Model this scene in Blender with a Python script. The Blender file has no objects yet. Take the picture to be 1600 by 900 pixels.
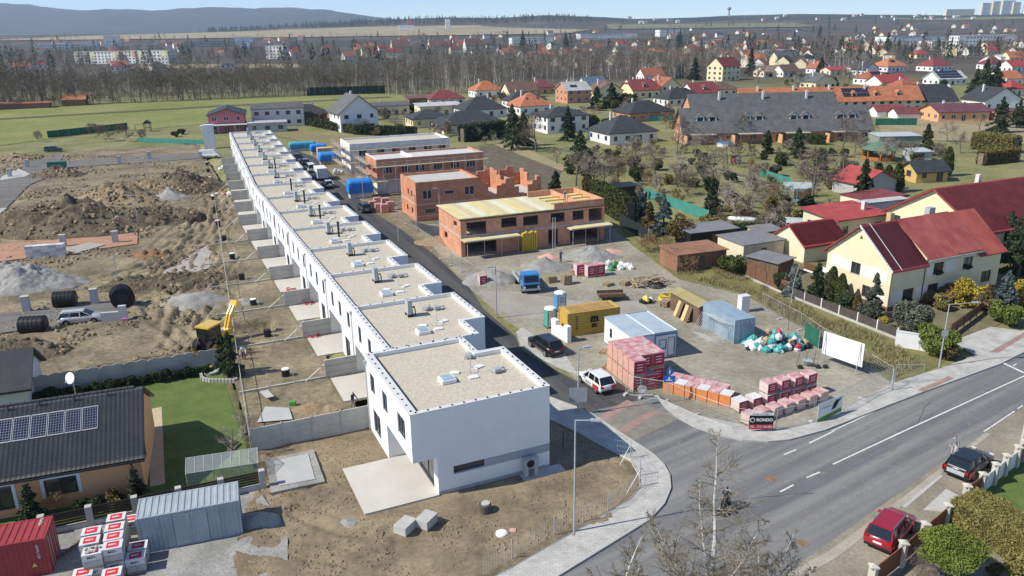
import bpy, bmesh, math, random
import numpy as np
from mathutils import Matrix, Vector
R=math.radians
sc=bpy.context.scene
col=sc.collection
# ---------------------------------------------------------------- camera, light, exposure
cd=bpy.data.cameras.new('camera'); cam=bpy.data.objects.new('camera',cd); col.objects.link(cam)
cd.sensor_width=36; cd.lens=27.99; cd.clip_start=.5; cd.clip_end=40000
cam.matrix_world=Matrix.Translation((0,0,31))@Matrix.Rotation(R(90-18.156),4,'X')@Matrix.Rotation(R(-.85),4,'Z')
sc.camera=cam
SUN_EL=43; SUN_AZ=74          # elevation; direction in which shadows fall, from +Y towards +X
wd=bpy.data.worlds.new('World'); sc.world=wd; wd.use_nodes=True
wn=wd.node_tree.nodes; bg=wn['Background']
sky=wn.new('ShaderNodeTexSky'); sky.sky_type='NISHITA'; sky.sun_disc=False
sky.sun_elevation=R(SUN_EL); sky.sun_rotation=R(SUN_AZ+180); sky.air_density=.55; sky.dust_density=.05; sky.ozone_density=2.5
wd.node_tree.links.new(sky.outputs[0],bg.inputs[0]); bg.inputs[1].default_value=.15
ld=bpy.data.lights.new('sun','SUN'); ld.energy=4.3; ld.angle=R(.53); ld.color=(1,.95,.84)
sun=bpy.data.objects.new('sun',ld); col.objects.link(sun)
sd=Vector((math.sin(R(SUN_AZ))*math.cos(R(SUN_EL)),math.cos(R(SUN_AZ))*math.cos(R(SUN_EL)),-math.sin(R(SUN_EL))))
sun.rotation_euler=sd.to_track_quat('-Z','Y').to_euler(); sun.location=(-60,-20,90)
sc.view_settings.view_transform='Standard'; sc.view_settings.look='None'; sc.view_settings.exposure=.42; sc.view_settings.gamma=1
sc.render.resolution_x=1024; sc.render.resolution_y=576
# ---------------------------------------------------------------- materials
MATS={}
def nd(nt,t,**k):
    n=nt.nodes.new(t)
    for a,b in k.items():
        if a in n.inputs.keys(): n.inputs[a].default_value=b
        else: setattr(n,a,b)
    return n
def mat(name,c,rough=.85,var=.18,scale=.8,bump=0,bscale=6,metal=0,c2=None,c3=None,spec=.3,fine=0,rnd=0,alpha=1,coat=0):
    """plain procedural surface: colour broken up by world-space noise, optional second/third tone, relief and per-object variation"""
    if name in MATS: return MATS[name]
    m=bpy.data.materials.new(name); m.use_nodes=True; nt=m.node_tree; L=nt.links.new
    b=nt.nodes['Principled BSDF']; b.inputs['Roughness'].default_value=rough; b.inputs['Metallic'].default_value=metal
    b.inputs['Specular IOR Level'].default_value=spec; b.inputs['Alpha'].default_value=alpha; b.inputs['Coat Weight'].default_value=coat
    g=nd(nt,'ShaderNodeNewGeometry')
    n1=nd(nt,'ShaderNodeTexNoise',Scale=scale,Detail=6,Roughness=.62); L(g.outputs['Position'],n1.inputs['Vector'])
    r=nd(nt,'ShaderNodeValToRGB'); L(n1.outputs[0],r.inputs[0]); e=r.color_ramp.elements
    lo=tuple(max(0,x*(1-var)) for x in c)+(1,); hi=tuple(min(1,x*(1+var)) for x in c)+(1,)
    e[0].position=.3; e[1].position=.7; e[0].color=lo; e[1].color=hi
    if c2: e[0].color=tuple(c)+(1,); e[1].color=tuple(c2)+(1,); e[0].position=.38; e[1].position=.62
    if c3: x=e.new(.8); x.color=tuple(c3)+(1,)
    o=r.outputs[0]
    if fine:
        n2=nd(nt,'ShaderNodeTexNoise',Scale=scale*14,Detail=4,Roughness=.7); L(g.outputs['Position'],n2.inputs['Vector'])
        mr=nd(nt,'ShaderNodeMapRange'); mr.inputs[1].default_value=.3; mr.inputs[2].default_value=.7; mr.inputs[3].default_value=1-fine; mr.inputs[4].default_value=1+fine
        L(n2.outputs[0],mr.inputs[0]); mx=nd(nt,'ShaderNodeMix',data_type='RGBA',blend_type='MULTIPLY'); mx.inputs[0].default_value=1
        L(o,mx.inputs[6]); L(mr.outputs[0],mx.inputs[7]); o=mx.outputs[2]
    if rnd:
        oi=nd(nt,'ShaderNodeObjectInfo'); mr=nd(nt,'ShaderNodeMapRange'); mr.inputs[3].default_value=1-rnd; mr.inputs[4].default_value=1+rnd
        L(oi.outputs['Random'],mr.inputs[0]); mx=nd(nt,'ShaderNodeMix',data_type='RGBA',blend_type='MULTIPLY'); mx.inputs[0].default_value=1
        L(o,mx.inputs[6]); L(mr.outputs[0],mx.inputs[7]); o=mx.outputs[2]
    L(o,b.inputs['Base Color'])
    if bump:
        n3=nd(nt,'ShaderNodeTexNoise',Scale=bscale,Detail=5,Roughness=.65); L(g.outputs['Position'],n3.inputs['Vector'])
        bp=nd(nt,'ShaderNodeBump',Strength=min(1,bump*4),Distance=bump); L(n3.outputs[0],bp.inputs['Height']); L(bp.outputs[0],b.inputs['Normal'])
    MATS[name]=m; return m
def rows_mat(name,c,period=.33,ang=0,depth=.03,rough=.7,var=.2,horiz=True,c2=None,cross=0):
    """tiled / boarded surface: courses by height (or along a direction) as relief and slight tone change"""
    m=mat(name,c,rough,var,.7,c2=c2,fine=.12,rnd=.08); nt=m.node_tree; L=nt.links.new; b=nt.nodes['Principled BSDF']
    g=nd(nt,'ShaderNodeTexCoord'); mp=nd(nt,'ShaderNodeMapping'); mp.inputs['Rotation'].default_value=(0,0,0)
    L(g.outputs['Object'],mp.inputs[0])
    w=nd(nt,'ShaderNodeTexWave',wave_type='BANDS',bands_direction='Z' if horiz else 'X',wave_profile='SAW' if horiz else 'SIN'); w.inputs['Scale'].default_value=.314/period
    L(mp.outputs[0],w.inputs[0]); h=w.outputs[1]
    if cross:
        w2=nd(nt,'ShaderNodeTexWave',wave_type='BANDS',bands_direction='X',wave_profile='SIN'); w2.inputs['Scale'].default_value=.314/cross
        L(mp.outputs[0],w2.inputs[0]); a=nd(nt,'ShaderNodeMath',operation='ADD'); L(h,a.inputs[0]); L(w2.outputs[1],a.inputs[1]); h=a.outputs[0]
    bp=nd(nt,'ShaderNodeBump',Strength=.7,Distance=depth); L(h,bp.inputs['Height']); L(bp.outputs[0],b.inputs['Normal'])
    return m
def brick_mat(name,c1,c2,mortar,bw=.37,bh=.25,msize=.012):
    m=bpy.data.materials.new(name); m.use_nodes=True; nt=m.node_tree; L=nt.links.new; b=nt.nodes['Principled BSDF']; b.inputs['Roughness'].default_value=.9
    g=nd(nt,'ShaderNodeTexCoord'); sp=nd(nt,'ShaderNodeSeparateXYZ'); L(g.outputs['Object'],sp.inputs[0])
    ad=nd(nt,'ShaderNodeMath',operation='ADD'); L(sp.outputs[0],ad.inputs[0]); L(sp.outputs[1],ad.inputs[1])
    cb=nd(nt,'ShaderNodeCombineXYZ'); L(ad.outputs[0],cb.inputs[0]); L(sp.outputs[2],cb.inputs[1])
    t=nd(nt,'ShaderNodeTexBrick',Scale=1); t.inputs['Brick Width'].default_value=bw; t.inputs['Row Height'].default_value=bh; t.inputs['Mortar Size'].default_value=msize
    t.inputs['Color1'].default_value=c1+(1,); t.inputs['Color2'].default_value=c2+(1,); t.inputs['Mortar'].default_value=mortar+(1,); L(cb.outputs[0],t.inputs[0])
    n=nd(nt,'ShaderNodeTexNoise',Scale=.7,Detail=6,Roughness=.65); L(g.outputs['Object'],n.inputs[0])
    mr=nd(nt,'ShaderNodeMapRange'); mr.inputs[1].default_value=.3; mr.inputs[2].default_value=.7; mr.inputs[3].default_value=.75; mr.inputs[4].default_value=1.2; L(n.outputs[0],mr.inputs[0])
    mx=nd(nt,'ShaderNodeMix',data_type='RGBA',blend_type='MULTIPLY'); mx.inputs[0].default_value=1; L(t.outputs[0],mx.inputs[6]); L(mr.outputs[0],mx.inputs[7]); L(mx.outputs[2],b.inputs['Base Color'])
    bp=nd(nt,'ShaderNodeBump',Strength=.5,Distance=.02,invert=True); L(t.outputs[1],bp.inputs['Height']); L(bp.outputs[0],b.inputs['Normal'])
    MATS[name]=m; return m
def glass(name='window_glass',c=(.03,.04,.05),rough=.06): return mat(name,c,rough,.3,.5,spec=.8)
# ---------------------------------------------------------------- mesh helpers
class MB:
    def __init__(s): s.v=[]; s.f=[]; s.m=[]; s.mi=0
    def poly(s,*pts):
        n=len(s.v); s.v+= [tuple(p) for p in pts]; s.f.append(tuple(range(n,n+len(pts)))); s.m.append(s.mi); return s
    def box(s,x0,x1,y0,y1,z0,z1):
        if x0>x1: x0,x1=x1,x0
        if y0>y1: y0,y1=y1,y0
        n=len(s.v); s.v+=[(x0,y0,z0),(x1,y0,z0),(x1,y1,z0),(x0,y1,z0),(x0,y0,z1),(x1,y0,z1),(x1,y1,z1),(x0,y1,z1)]
        for q in ((3,2,1,0),(4,5,6,7),(0,1,5,4),(1,2,6,5),(2,3,7,6),(3,0,4,7)): s.f.append(tuple(n+i for i in q)); s.m.append(s.mi)
        return s
    def prism(s,poly,z0,z1):
        """vertical prism over a counter-clockwise 2D outline; z1 may be a list"""
        n=len(s.v); k=len(poly); zz=z1 if isinstance(z1,(list,tuple)) else [z1]*k; zb=z0 if isinstance(z0,(list,tuple)) else [z0]*k
        s.v+=[(p[0],p[1],b) for p,b in zip(poly,zb)]+[(p[0],p[1],z) for p,z in zip(poly,zz)]
        s.f.append(tuple(range(n+k-1,n-1,-1))); s.f.append(tuple(range(n+k,n+2*k))); s.m+=[s.mi]*2
        for i in range(k): j=(i+1)%k; s.f.append((n+i,n+j,n+k+j,n+k+i)); s.m.append(s.mi)
        return s
    def slab(s,pts,t):
        """sloped polygon (3D, counter-clockwise from above) with thickness t downwards"""
        return s.prism([p[:2] for p in pts],[p[2]-t for p in pts],[p[2] for p in pts])
    def side(s,prof,y0,y1):
        """profile in x,z (counter-clockwise seen from -y) extruded along y"""
        n=len(s.v); k=len(prof); s.v+=[(p[0],y0,p[1]) for p in prof]+[(p[0],y1,p[1]) for p in prof]
        s.f.append(tuple(range(n,n+k))); s.f.append(tuple(range(n+2*k-1,n+k-1,-1))); s.m+=[s.mi]*2
        for i in range(k): j=(i+1)%k; s.f.append((n+j,n+i,n+k+i,n+k+j)); s.m.append(s.mi)
        return s
    def tube(s,pts,r,n=6,cap=True):
        pts=[Vector(p) for p in pts]; rs=r if isinstance(r,(list,tuple)) else [r]*len(pts); base=len(s.v)
        for i,p in enumerate(pts):
            d=(pts[min(i+1,len(pts)-1)]-pts[max(i-1,0)]).normalized()
            a=d.orthogonal().normalized() if abs(d.z)>.99 else d.cross(Vector((0,0,1))).normalized(); b=d.cross(a)
            for k in range(n):
                t=2*math.pi*k/n; q=p+(a*math.cos(t)+b*math.sin(t))*rs[i]; s.v.append(tuple(q))
        for i in range(len(pts)-1):
            for k in range(n):
                j=(k+1)%n; s.f.append((base+i*n+j,base+i*n+k,base+i*n+n+k,base+i*n+n+j)); s.m.append(s.mi)
        if cap:
            s.f.append(tuple(base+k for k in range(n))); s.f.append(tuple(base+(len(pts)-1)*n+k for k in range(n-1,-1,-1))); s.m+=[s.mi]*2
        return s
    def cyl(s,x,y,z0,z1,r,r1=None,n=12): return s.tube([(x,y,z0),(x,y,z1)],[r,r if r1 is None else r1],n)
    def lathe(s,prof,n=16,cx=0,cy=0):
        base=len(s.v)
        for r,z in prof:
            for k in range(n): t=2*math.pi*k/n; s.v.append((cx+r*math.cos(t),cy+r*math.sin(t),z))
        for i in range(len(prof)-1):
            for k in range(n): j=(k+1)%n; s.f.append((base+i*n+k,base+i*n+j,base+i*n+n+j,base+i*n+n+k)); s.m.append(s.mi)
        s.f.append(tuple(base+k for k in range(n-1,-1,-1))); s.f.append(tuple(base+(len(prof)-1)*n+k for k in range(n))); s.m+=[s.mi]*2
        return s
    def mesh(s,name,mats,smooth=False):
        me=bpy.data.meshes.new(name); me.from_pydata(s.v,[],s.f)
        for m in (mats if isinstance(mats,(list,tuple)) else [mats]): me.materials.append(m)
        if s.mi or any(s.m): me.polygons.foreach_set('material_index',s.m)
        if smooth: me.polygons.foreach_set('use_smooth',[True]*len(me.polygons))
        me.update(); return me
    def build(s,name,mats,parent=None,smooth=False,loc=(0,0,0),rz=0,kind=None):
        return put(name,s.mesh(name,mats,smooth),parent,loc,rz,kind)
def put(name,me,parent=None,loc=(0,0,0),rz=0,kind=None):
    o=bpy.data.objects.new(name,me); col.objects.link(o); o.parent=parent; o.location=loc; o.rotation_euler=(0,0,R(rz))
    if kind: o['kind']=kind
    return o
def tag(o,label,cat,group=None):
    o['label']=label; o['category']=cat
    if group: o['group']=group
    return o
def thing(name,label,cat,loc=(0,0,0),rz=0,group=None):
    o=bpy.data.objects.new(name,None); col.objects.link(o); o.empty_display_size=.3
    o.location=(loc[0],loc[1],loc[2] if len(loc)>2 else 0); o.rotation_euler=(0,0,R(rz)); return tag(o,label,cat,group)
CH={}
def kids(o): return [c for c in bpy.data.objects if c.parent==o]
def tree_of(o):
    return [(c,[g for g in bpy.data.objects if g.parent==c]) for c in bpy.data.objects if c.parent==o]
def dup(root,tree,loc,rz=None,label=None,group=None,scale=None,drop=()):
    r=root.copy(); col.objects.link(r); r.location=(loc[0],loc[1],loc[2] if len(loc)>2 else 0)
    if rz is not None: r.rotation_euler=(0,0,R(rz))
    if label: r['label']=label
    if group: r['group']=group
    if scale: r.scale=scale if isinstance(scale,(tuple,list)) else (scale,)*3
    for ch,gs in tree:
        if ch.name.split('.')[0] in drop: continue
        c=ch.copy(); col.objects.link(c); c.parent=r
        for g in gs: d=g.copy(); col.objects.link(d); d.parent=c
    return r
def npmesh(name,v,f,mats,smooth=False,mi=None):
    v=np.asarray(v,dtype=np.float32); f=np.asarray(f,dtype=np.int32); k=f.shape[1]
    me=bpy.data.meshes.new(name); me.vertices.add(len(v)); me.vertices.foreach_set('co',v.ravel())
    me.loops.add(f.size); me.loops.foreach_set('vertex_index',f.ravel()); me.polygons.add(len(f))
    me.polygons.foreach_set('loop_start',np.arange(0,f.size,k,dtype=np.int32)); me.polygons.foreach_set('loop_total',np.full(len(f),k,dtype=np.int32))
    for m in (mats if isinstance(mats,(list,tuple)) else [mats]): me.materials.append(m)
    if mi is not None: me.polygons.foreach_set('material_index',np.asarray(mi,dtype=np.int32))
    if smooth: me.polygons.foreach_set('use_smooth',np.ones(len(f),dtype=bool))
    me.update(calc_edges=True); return me
# value noise
_rs=np.random.RandomState(5); _P=_rs.rand(256,256)
def vnoise(x,y):
    xi=np.floor(x).astype(int); yi=np.floor(y).astype(int); fx=x-xi; fy=y-yi; fx=fx*fx*(3-2*fx); fy=fy*fy*(3-2*fy)
    a=_P[xi&255,yi&255]; b=_P[(xi+1)&255,yi&255]; c=_P[xi&255,(yi+1)&255]; d=_P[(xi+1)&255,(yi+1)&255]
    return (a*(1-fx)+b*fx)*(1-fy)+(c*(1-fx)+d*fx)*fy
def fbm(x,y,o=4,g=.5):
    s=0;a=1;t=0
    for i in range(o): s=s+a*vnoise(x*2**i+17.3*i,y*2**i+9.1*i); t+=a; a*=g
    return s/t-.5
def gridmesh(name,X,Y,Z,m,smooth=True):
    ny,nx=X.shape; v=np.stack([X,Y,Z],-1).reshape(-1,3); i=np.arange(ny*nx).reshape(ny,nx)
    f=np.stack([i[:-1,:-1],i[:-1,1:],i[1:,1:],i[1:,:-1]],-1).reshape(-1,4); return npmesh(name,v,f,m,smooth)
def pdist(X,Y,pts):
    """distance to a polyline"""
    d=np.full(X.shape,1e9)
    for (x0,y0),(x1,y1) in zip(pts[:-1],pts[1:]):
        dx,dy=x1-x0,y1-y0; t=np.clip(((X-x0)*dx+(Y-y0)*dy)/(dx*dx+dy*dy+1e-9),0,1); d=np.minimum(d,np.hypot(X-x0-t*dx,Y-y0-t*dy))
    return d
def inpoly(X,Y,poly):
    r=np.zeros(X.shape,bool); n=len(poly)
    for i in range(n):
        x0,y0=poly[i][:2]; x1,y1=poly[(i+1)%n][:2]
        r^=((y0>Y)!=(y1>Y))&(X<(x1-x0)*(Y-y0)/(y1-y0+1e-12)+x0)
    return r
ORD=['first','second','third','fourth','fifth','sixth','seventh','eighth','ninth','tenth','eleventh','twelfth','thirteenth','fourteenth','fifteenth','sixteenth']
AR=22.5      # common direction of the estate (degrees)
RU=np.array([-math.sin(R(24.3)),math.cos(R(24.3))]); RV=np.array([math.cos(R(24.3)),math.sin(R(24.3))]); RO=np.array([-6.9,47.6])
def rv(u,v,z=0):
    """estate frame: u metres along the terrace from its near end, v metres from its garden front towards the street"""
    p=RO+RU*u+RV*v; return (float(p[0]),float(p[1]),z)

# ---------------------------------------------------------------- the land
def sstep(a,b,x): t=np.clip((x-a)/(b-a),0,1); return t*t*(3-2*t)
_mx=np.array([-1400,-800,-300,0,60,110,170,250,300,340,400,470,520,575,640,700,2200]); _my=np.array([300,250,270,285,292,262,258,222,236,252,240,236,210,160,90,0,0])
_rx=np.array([-900,100,300,400,480,600,700,860,930,1000,1080,2200]); _ry=np.array([12,14,24,36,50,66,72,62,44,24,0,0])
_sx=np.array([-600,700,860,950,1050,1150,1250,1400,1500,1600,2400]); _sy=np.array([0,0,38,52,56,64,66,56,50,56,70])
def terr(X,Y):
    X=np.asarray(X,float); Y=np.asarray(Y,float); p=800+1309*X/np.maximum(Y,60)
    h=25*sstep(1100,3300,Y)
    h=h+np.interp(p,_mx,_my)*np.exp(-((Y-9200)/1500)**2)*(1+.5*fbm(X/900,Y/900,5))
    h=h+(np.interp(p,_rx,_ry)-22)*np.exp(-((Y-3700)/480)**2)*(1+.12*fbm(X/300,Y/300,4))*(np.interp(p,_rx,_ry)>22)
    h=h+(np.interp(p,_sx,_sy)-20)*np.exp(-((Y-4300)/1000)**2)*(1+.25*fbm(X/500,Y/500,4))*(np.interp(p,_sx,_sy)>20)
    return h*sstep(700,1200,Y)
def land_mat():
    m=mat('land',(.15,.16,.055),.95,.3,.09,c2=(.245,.225,.105),c3=(.21,.17,.10),fine=.3,bump=.06,bscale=2); nt=m.node_tree; L=nt.links.new; b=nt.nodes['Principled BSDF']
    old=b.inputs['Base Color'].links[0].from_socket
    g=nd(nt,'ShaderNodeNewGeometry'); n=nd(nt,'ShaderNodeTexNoise',Scale=.004,Detail=8,Roughness=.65); L(g.outputs['Position'],n.inputs[0])
    r=nd(nt,'ShaderNodeValToRGB'); L(n.outputs[0],r.inputs[0]); e=r.color_ramp.elements
    e[0].position=.35; e[0].color=(.045,.04,.03,1); e[1].position=.7; e[1].color=(.13,.11,.075,1); x=e.new(.5); x.color=(.075,.06,.045,1)
    d=nd(nt,'ShaderNodeSeparateXYZ'); L(g.outputs['Position'],d.inputs[0]); mr=nd(nt,'ShaderNodeMapRange'); mr.inputs[1].default_value=380; mr.inputs[2].default_value=520; L(d.outputs[1],mr.inputs[0])
    # wooded hills: dark conifer cover from three kilometres on
    m2=nd(nt,'ShaderNodeMapRange'); m2.inputs[1].default_value=3250; m2.inputs[2].default_value=3400; L(d.outputs[1],m2.inputs[0])
    r2=nd(nt,'ShaderNodeValToRGB'); L(n.outputs[0],r2.inputs[0]); e=r2.color_ramp.elements; e[0].position=.4; e[0].color=(.018,.026,.016,1); e[1].position=.66; e[1].color=(.06,.055,.035,1)
    a=nd(nt,'ShaderNodeMix',data_type='RGBA'); L(m2.outputs[0],a.inputs[0]); L(r.outputs[0],a.inputs[6]); L(r2.outputs[0],a.inputs[7])
    mx=nd(nt,'ShaderNodeMix',data_type='RGBA'); L(mr.outputs[0],mx.inputs[0]); L(old,mx.inputs[6]); L(a.outputs[2],mx.inputs[7]); L(mx.outputs[2],b.inputs['Base Color'])
    return m
DIRTPOLY=[rv(31.5,-149),rv(31.5,-8),rv(13,-8),rv(13,-.5),rv(203,-.5),rv(203,-149)]
t=np.linspace(-1.35,1.35,420)
ys=np.concatenate([np.arange(-90,300,4.),300*1.028**np.arange(0,136)])
T,YY=np.meshgrid(t,ys); XX=T*np.maximum(YY,300); Z=terr(XX,YY)
YARDPOLY=[rv(11.3,-9),rv(11.3,9),rv(2,11),rv(-9,9),rv(-14,6),rv(-22,-3),rv(-24,-10),rv(-10,-9.5),rv(0,-9.5)]
Z=np.where(inpoly(XX,YY,DIRTPOLY),-4,Z); Z=np.where(inpoly(XX,YY,YARDPOLY),-1.5,Z)
o=put('ground',gridmesh('ground',XX,YY,Z,land_mat()),kind='structure')
def sheet(name,pts,z,m,kind='structure',h=None,parent=None):
    b=MB(); P=[(p[0],p[1]) for p in pts]
    a=sum(P[i][0]*P[(i+1)%len(P)][1]-P[(i+1)%len(P)][0]*P[i][1] for i in range(len(P)))
    if a<0: P=P[::-1]
    if h: b.prism(P,z-h,z)
    else: b.poly(*[(x,y,z) for x,y in P])
    return b.build(name,m,parent,kind=kind)
def drape(name,pts,dz,m,n=40):
    """a far field laid over the terrain"""
    xs=[p[0] for p in pts]; yy=[p[1] for p in pts]; X,Y=np.meshgrid(np.linspace(min(xs),max(xs),n*2),np.linspace(min(yy),max(yy),n))
    v=np.stack([X,Y,terr(X,Y)+dz],-1); ins=inpoly(X,Y,pts); i=np.arange(X.size).reshape(X.shape)
    f=np.stack([i[:-1,:-1],i[:-1,1:],i[1:,1:],i[1:,:-1]],-1).reshape(-1,4); k=ins.ravel()[f].all(1)
    return put(name,npmesh(name,v.reshape(-1,3),f[k],m,True),kind='structure')
MEADOW=mat('meadow',(.165,.19,.045),.95,.2,.03,c2=(.235,.23,.08),fine=.2,bump=.04,bscale=1.5)
STUB=mat('stubble',(.27,.22,.13),.95,.2,.006,c2=(.36,.30,.18),fine=.1)
sheet('meadow',[(-251.02,301.01,0),(-168.85,198.95,0),(-149.27,235.14,0),(-138.01,256.96,0),(-110.45,281.25,0),(-80.36,322.90,0),(-41.12,335.36,0),(-40.18,392.83,0),(-75.74,410.93,0),(-151.71,390.62,0),(-219.80,351.43,0)],.10,MEADOW)
sheet('path',[(-223.92,284.10,0),(-197.31,314.35,0),(-136.99,351.58,0),(-57.01,392.13,0),(-55.97,384.69,0),(-134.16,344.08,0),(-193.64,308.30,0),(-217.92,276.20,0)],.16,mat('rutted_track',(.10,.085,.05),.95,.3,.3,bump=.1,bscale=.6))
drape('field',[(-1500,2300),(-1150,2200),(150,2100),(260,2500),(-100,3150),(-800,3200),(-1300,3050)],2,STUB)
drape('field',[(300,2500),(900,2400),(1000,2900),(350,3100)],2,mat('far_grass_field',(.17,.17,.08),.95,.2,.005))
drape('field',[(-3900,4900),(-2500,4700),(-2300,5600),(-4000,6000)],3,mat('far_pale_field',(.26,.25,.15),.95,.2,.004))
drape('field',[(1500,3000),(2300,2900),(2500,3300),(1500,3500)],2,MATS['far_grass_field'])
sheet('field',[(-372.13,837.46,0),(-199.54,794.22,0),(-180.86,718.73,0),(-332.59,747.28,0)],.12,STUB)
sheet('field',[(130.39,289.84,0),(136.86,268.12,0),(164.04,257.03,0),(133.80,207.92,0),(120.53,214.20,0),(105.40,226.35,0)],.10,mat('dry_grass',(.26,.21,.12),.95,.2,.08,c2=(.33,.27,.16),fine=.2,bump=.06))
sheet('field',[(-8.54,219.21,0),(1.44,218.17,0),(12.21,182.96,0),(7.84,154.83,0),(4.07,155.11,0),(-5.53,184.52,0)],.10,mat('ploughed_soil',(.10,.085,.06),.95,.25,.5,bump=.12,bscale=3,c2=(.15,.125,.085)))
sheet('grass_bank',[(-4.74,222.55,0),(1.49,223.16,0),(13.55,181.10,0),(11.59,177.88,0)],.12,mat('straw_grass',(.29,.24,.13),.95,.2,.3,bump=.1,bscale=4))
sheet('field',[(-74.15,251.20,0),(-73.46,257.45,0),(-45.81,243.43,0),(-45.90,219.41,0),(-55.77,227.94,0)],.10,mat('short_dry_grass',(.19,.165,.075),.95,.25,.15,c2=(.24,.19,.09),fine=.25))
# ---------------------------------------------------------------- bare earth of the estate: one relief sheet with ruts, pits and spoil
DIRT=mat('site_soil',(.145,.117,.076),.95,.2,.16,c2=(.265,.215,.138),c3=(.36,.295,.19),bump=.12,bscale=3.5,fine=.4)
SOILD=mat('dark_topsoil',(.095,.077,.05),.97,.3,.35,c2=(.18,.146,.095),c3=(.28,.225,.14),bump=.3,bscale=2.5,fine=.45)
SOILL=mat('pale_subsoil',(.24,.175,.105),.97,.25,.3,c2=(.33,.25,.16),bump=.2,bscale=2.2,fine=.25)
CRUSH=mat('crushed_stone',(.23,.225,.21),.95,.25,.5,c2=(.33,.32,.30),bump=.08,bscale=9,fine=.3)
uu=np.concatenate([np.arange(11.9,120,.3),np.arange(120,204,.6)]); vv=np.concatenate([np.arange(-150,-70,1.),np.arange(-70,0.05,.3)])
V,U=np.meshgrid(vv,uu); X=RO[0]+RU[0]*U+RV[0]*V; Y=RO[1]+RU[1]*U+RV[1]*V
garden=(V>-9.4)
Zd=.17+.5*fbm(X/8,Y/8,6,.55)*(1-.75*garden)+.30*np.maximum(0,fbm(X/1.3+3,Y/1.3,4,.6))*(1-.6*garden)*np.clip(fbm(X/14+9,Y/14,3)*4+.6,0,1)
def lane(pts,w,d):
    global Zd
    p=[(a[0],a[1]) for a in pts]; dd=pdist(X,Y,p)+.25*fbm(X/3,Y/3,2)
    for k in (-w/2,w/2):
        Zd=Zd-.5*d*np.exp(-((dd-abs(k))/.3)**2)*(1+1.2*fbm(X/2,Y/2,3))+d*.3*np.exp(-((dd-abs(k)-.6)/.3)**2)*(1+fbm(X/.9,Y/.9,2))
Z0=Zd.copy(); trk=[(-54.36,141.83,0),(-52.11,131.82,0),(-48.51,117.12,0),(-46.68,105.24,0),(-50.30,99.62,0),(-58.04,99.99,0)]
lane(trk,2.2,.28); lane([(-54.00,139.22,0),(-48.23,118.99,0),(-42.60,99.24,0),(-38.47,84.73,0)],2.4,.26); lane([(-52.57,141.71,0),(-44.09,111.55,0),(-38.81,91.40,0),(-35.42,79.69,0)],2.2,.2)
for k_ in range(14):
    o_=random.Random(k_); a_=[(p[0]+o_.uniform(-5,5),p[1]+o_.uniform(-6,6)) for p in (trk if k_%2 else [(-54.49,147.31,0),(-48.62,127.14,0),(-43.08,105.06,0),(-39.07,89.09,0),(-35.40,78.77,0)])]; lane(a_,o_.uniform(1.6,2.6),o_.uniform(.1,.24))
lane([(-47.72,74.08,0),(-43.08,76.42,0),(-37.48,78.86,0),(-31.99,76.85,0)],2.0,.2); lane([(-51.03,77.60,0),(-43.72,79.10,0),(-37.56,80.72,0)],2.0,.16)
lane([(-43.55,91.61,0),(-40.31,84.81,0),(-34.71,78.75,0)],1.9,.25); lane([(-44.74,91.67,0),(-38.63,83.71,0),(-33.34,76.91,0)],1.9,.25); lane([(-64.86,104.66,0),(-53.90,98.43,0),(-43.55,91.61,0)],2.1,.2); lane([(-63.99,167.11,0),(-55.73,147.40,0),(-49.37,127.19,0)],2.2,.22)
Zd=Z0+np.clip(Zd-Z0,-.32,.22)
# flat where the roads, slabs and utility pads lie
FL=[([(-61.03,82.65,0),(-55.83,81.08,0),(-46.61,85.07,0),(-46.00,88.50,0),(-47.92,91.81,0),(-59.62,87.33,0),(-63.07,85.77,0)],.06),([(-78.99,93.22,0),(-73.23,109.78,0),(-57.50,118.76,0),(-62.16,129.28,0),(-79.20,119.62,0),(-89.79,107.46,0)],.10),
    ([(-105.37,140.06,0),(-92.31,141.24,0),(-103.69,170.22,0),(-106.88,193.47,0),(-76.93,205.54,0),(-80.57,215.81,0),(-99.83,208.78,0),(-114.79,203.91,0),(-119.91,215.11,0),(-126.89,214.67,0),(-116.66,188.91,0),(-127.74,172.11,0)],.05)]
for pl,z in FL:
    d=np.where(inpoly(X,Y,pl),0,pdist(X,Y,[p[:2] for p in pl]+[pl[0][:2]])); k=np.clip(1-d/1.2,0,1); Zd=Zd*(1-k)+(z-.12)*k
# the pit in the fifth garden
pit=[rv(38.2,-9.2),rv(38.2,-3.9),rv(41.9,-3.6),rv(41.9,-8.9)]
d=np.where(inpoly(X,Y,pit),0,pdist(X,Y,[p[:2] for p in pit]+[pit[0][:2]])); Zd=Zd-1.3*np.clip(1-d/.5,0,1)
edge=np.minimum.reduce([(U-11.9)/1.5,(204-U)/3,(V+150)/3,np.ones(U.shape)]); Zd=Zd*np.clip(edge,0,1)+.03*(1-np.clip(edge,0,1))
Zd=np.where(V>-.8,.02,Zd)
keep=~((U<30.4)&(V<-9.4)); i=np.arange(X.size).reshape(X.shape)
f=np.stack([i[:-1,:-1],i[:-1,1:],i[1:,1:],i[1:,:-1]],-1).reshape(-1,4); f=f[keep.ravel()[f].all(1)]
put('bare_soil',npmesh('bare_soil',np.stack([X,Y,Zd],-1).reshape(-1,3),f,DIRT,True),kind='structure')
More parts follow.
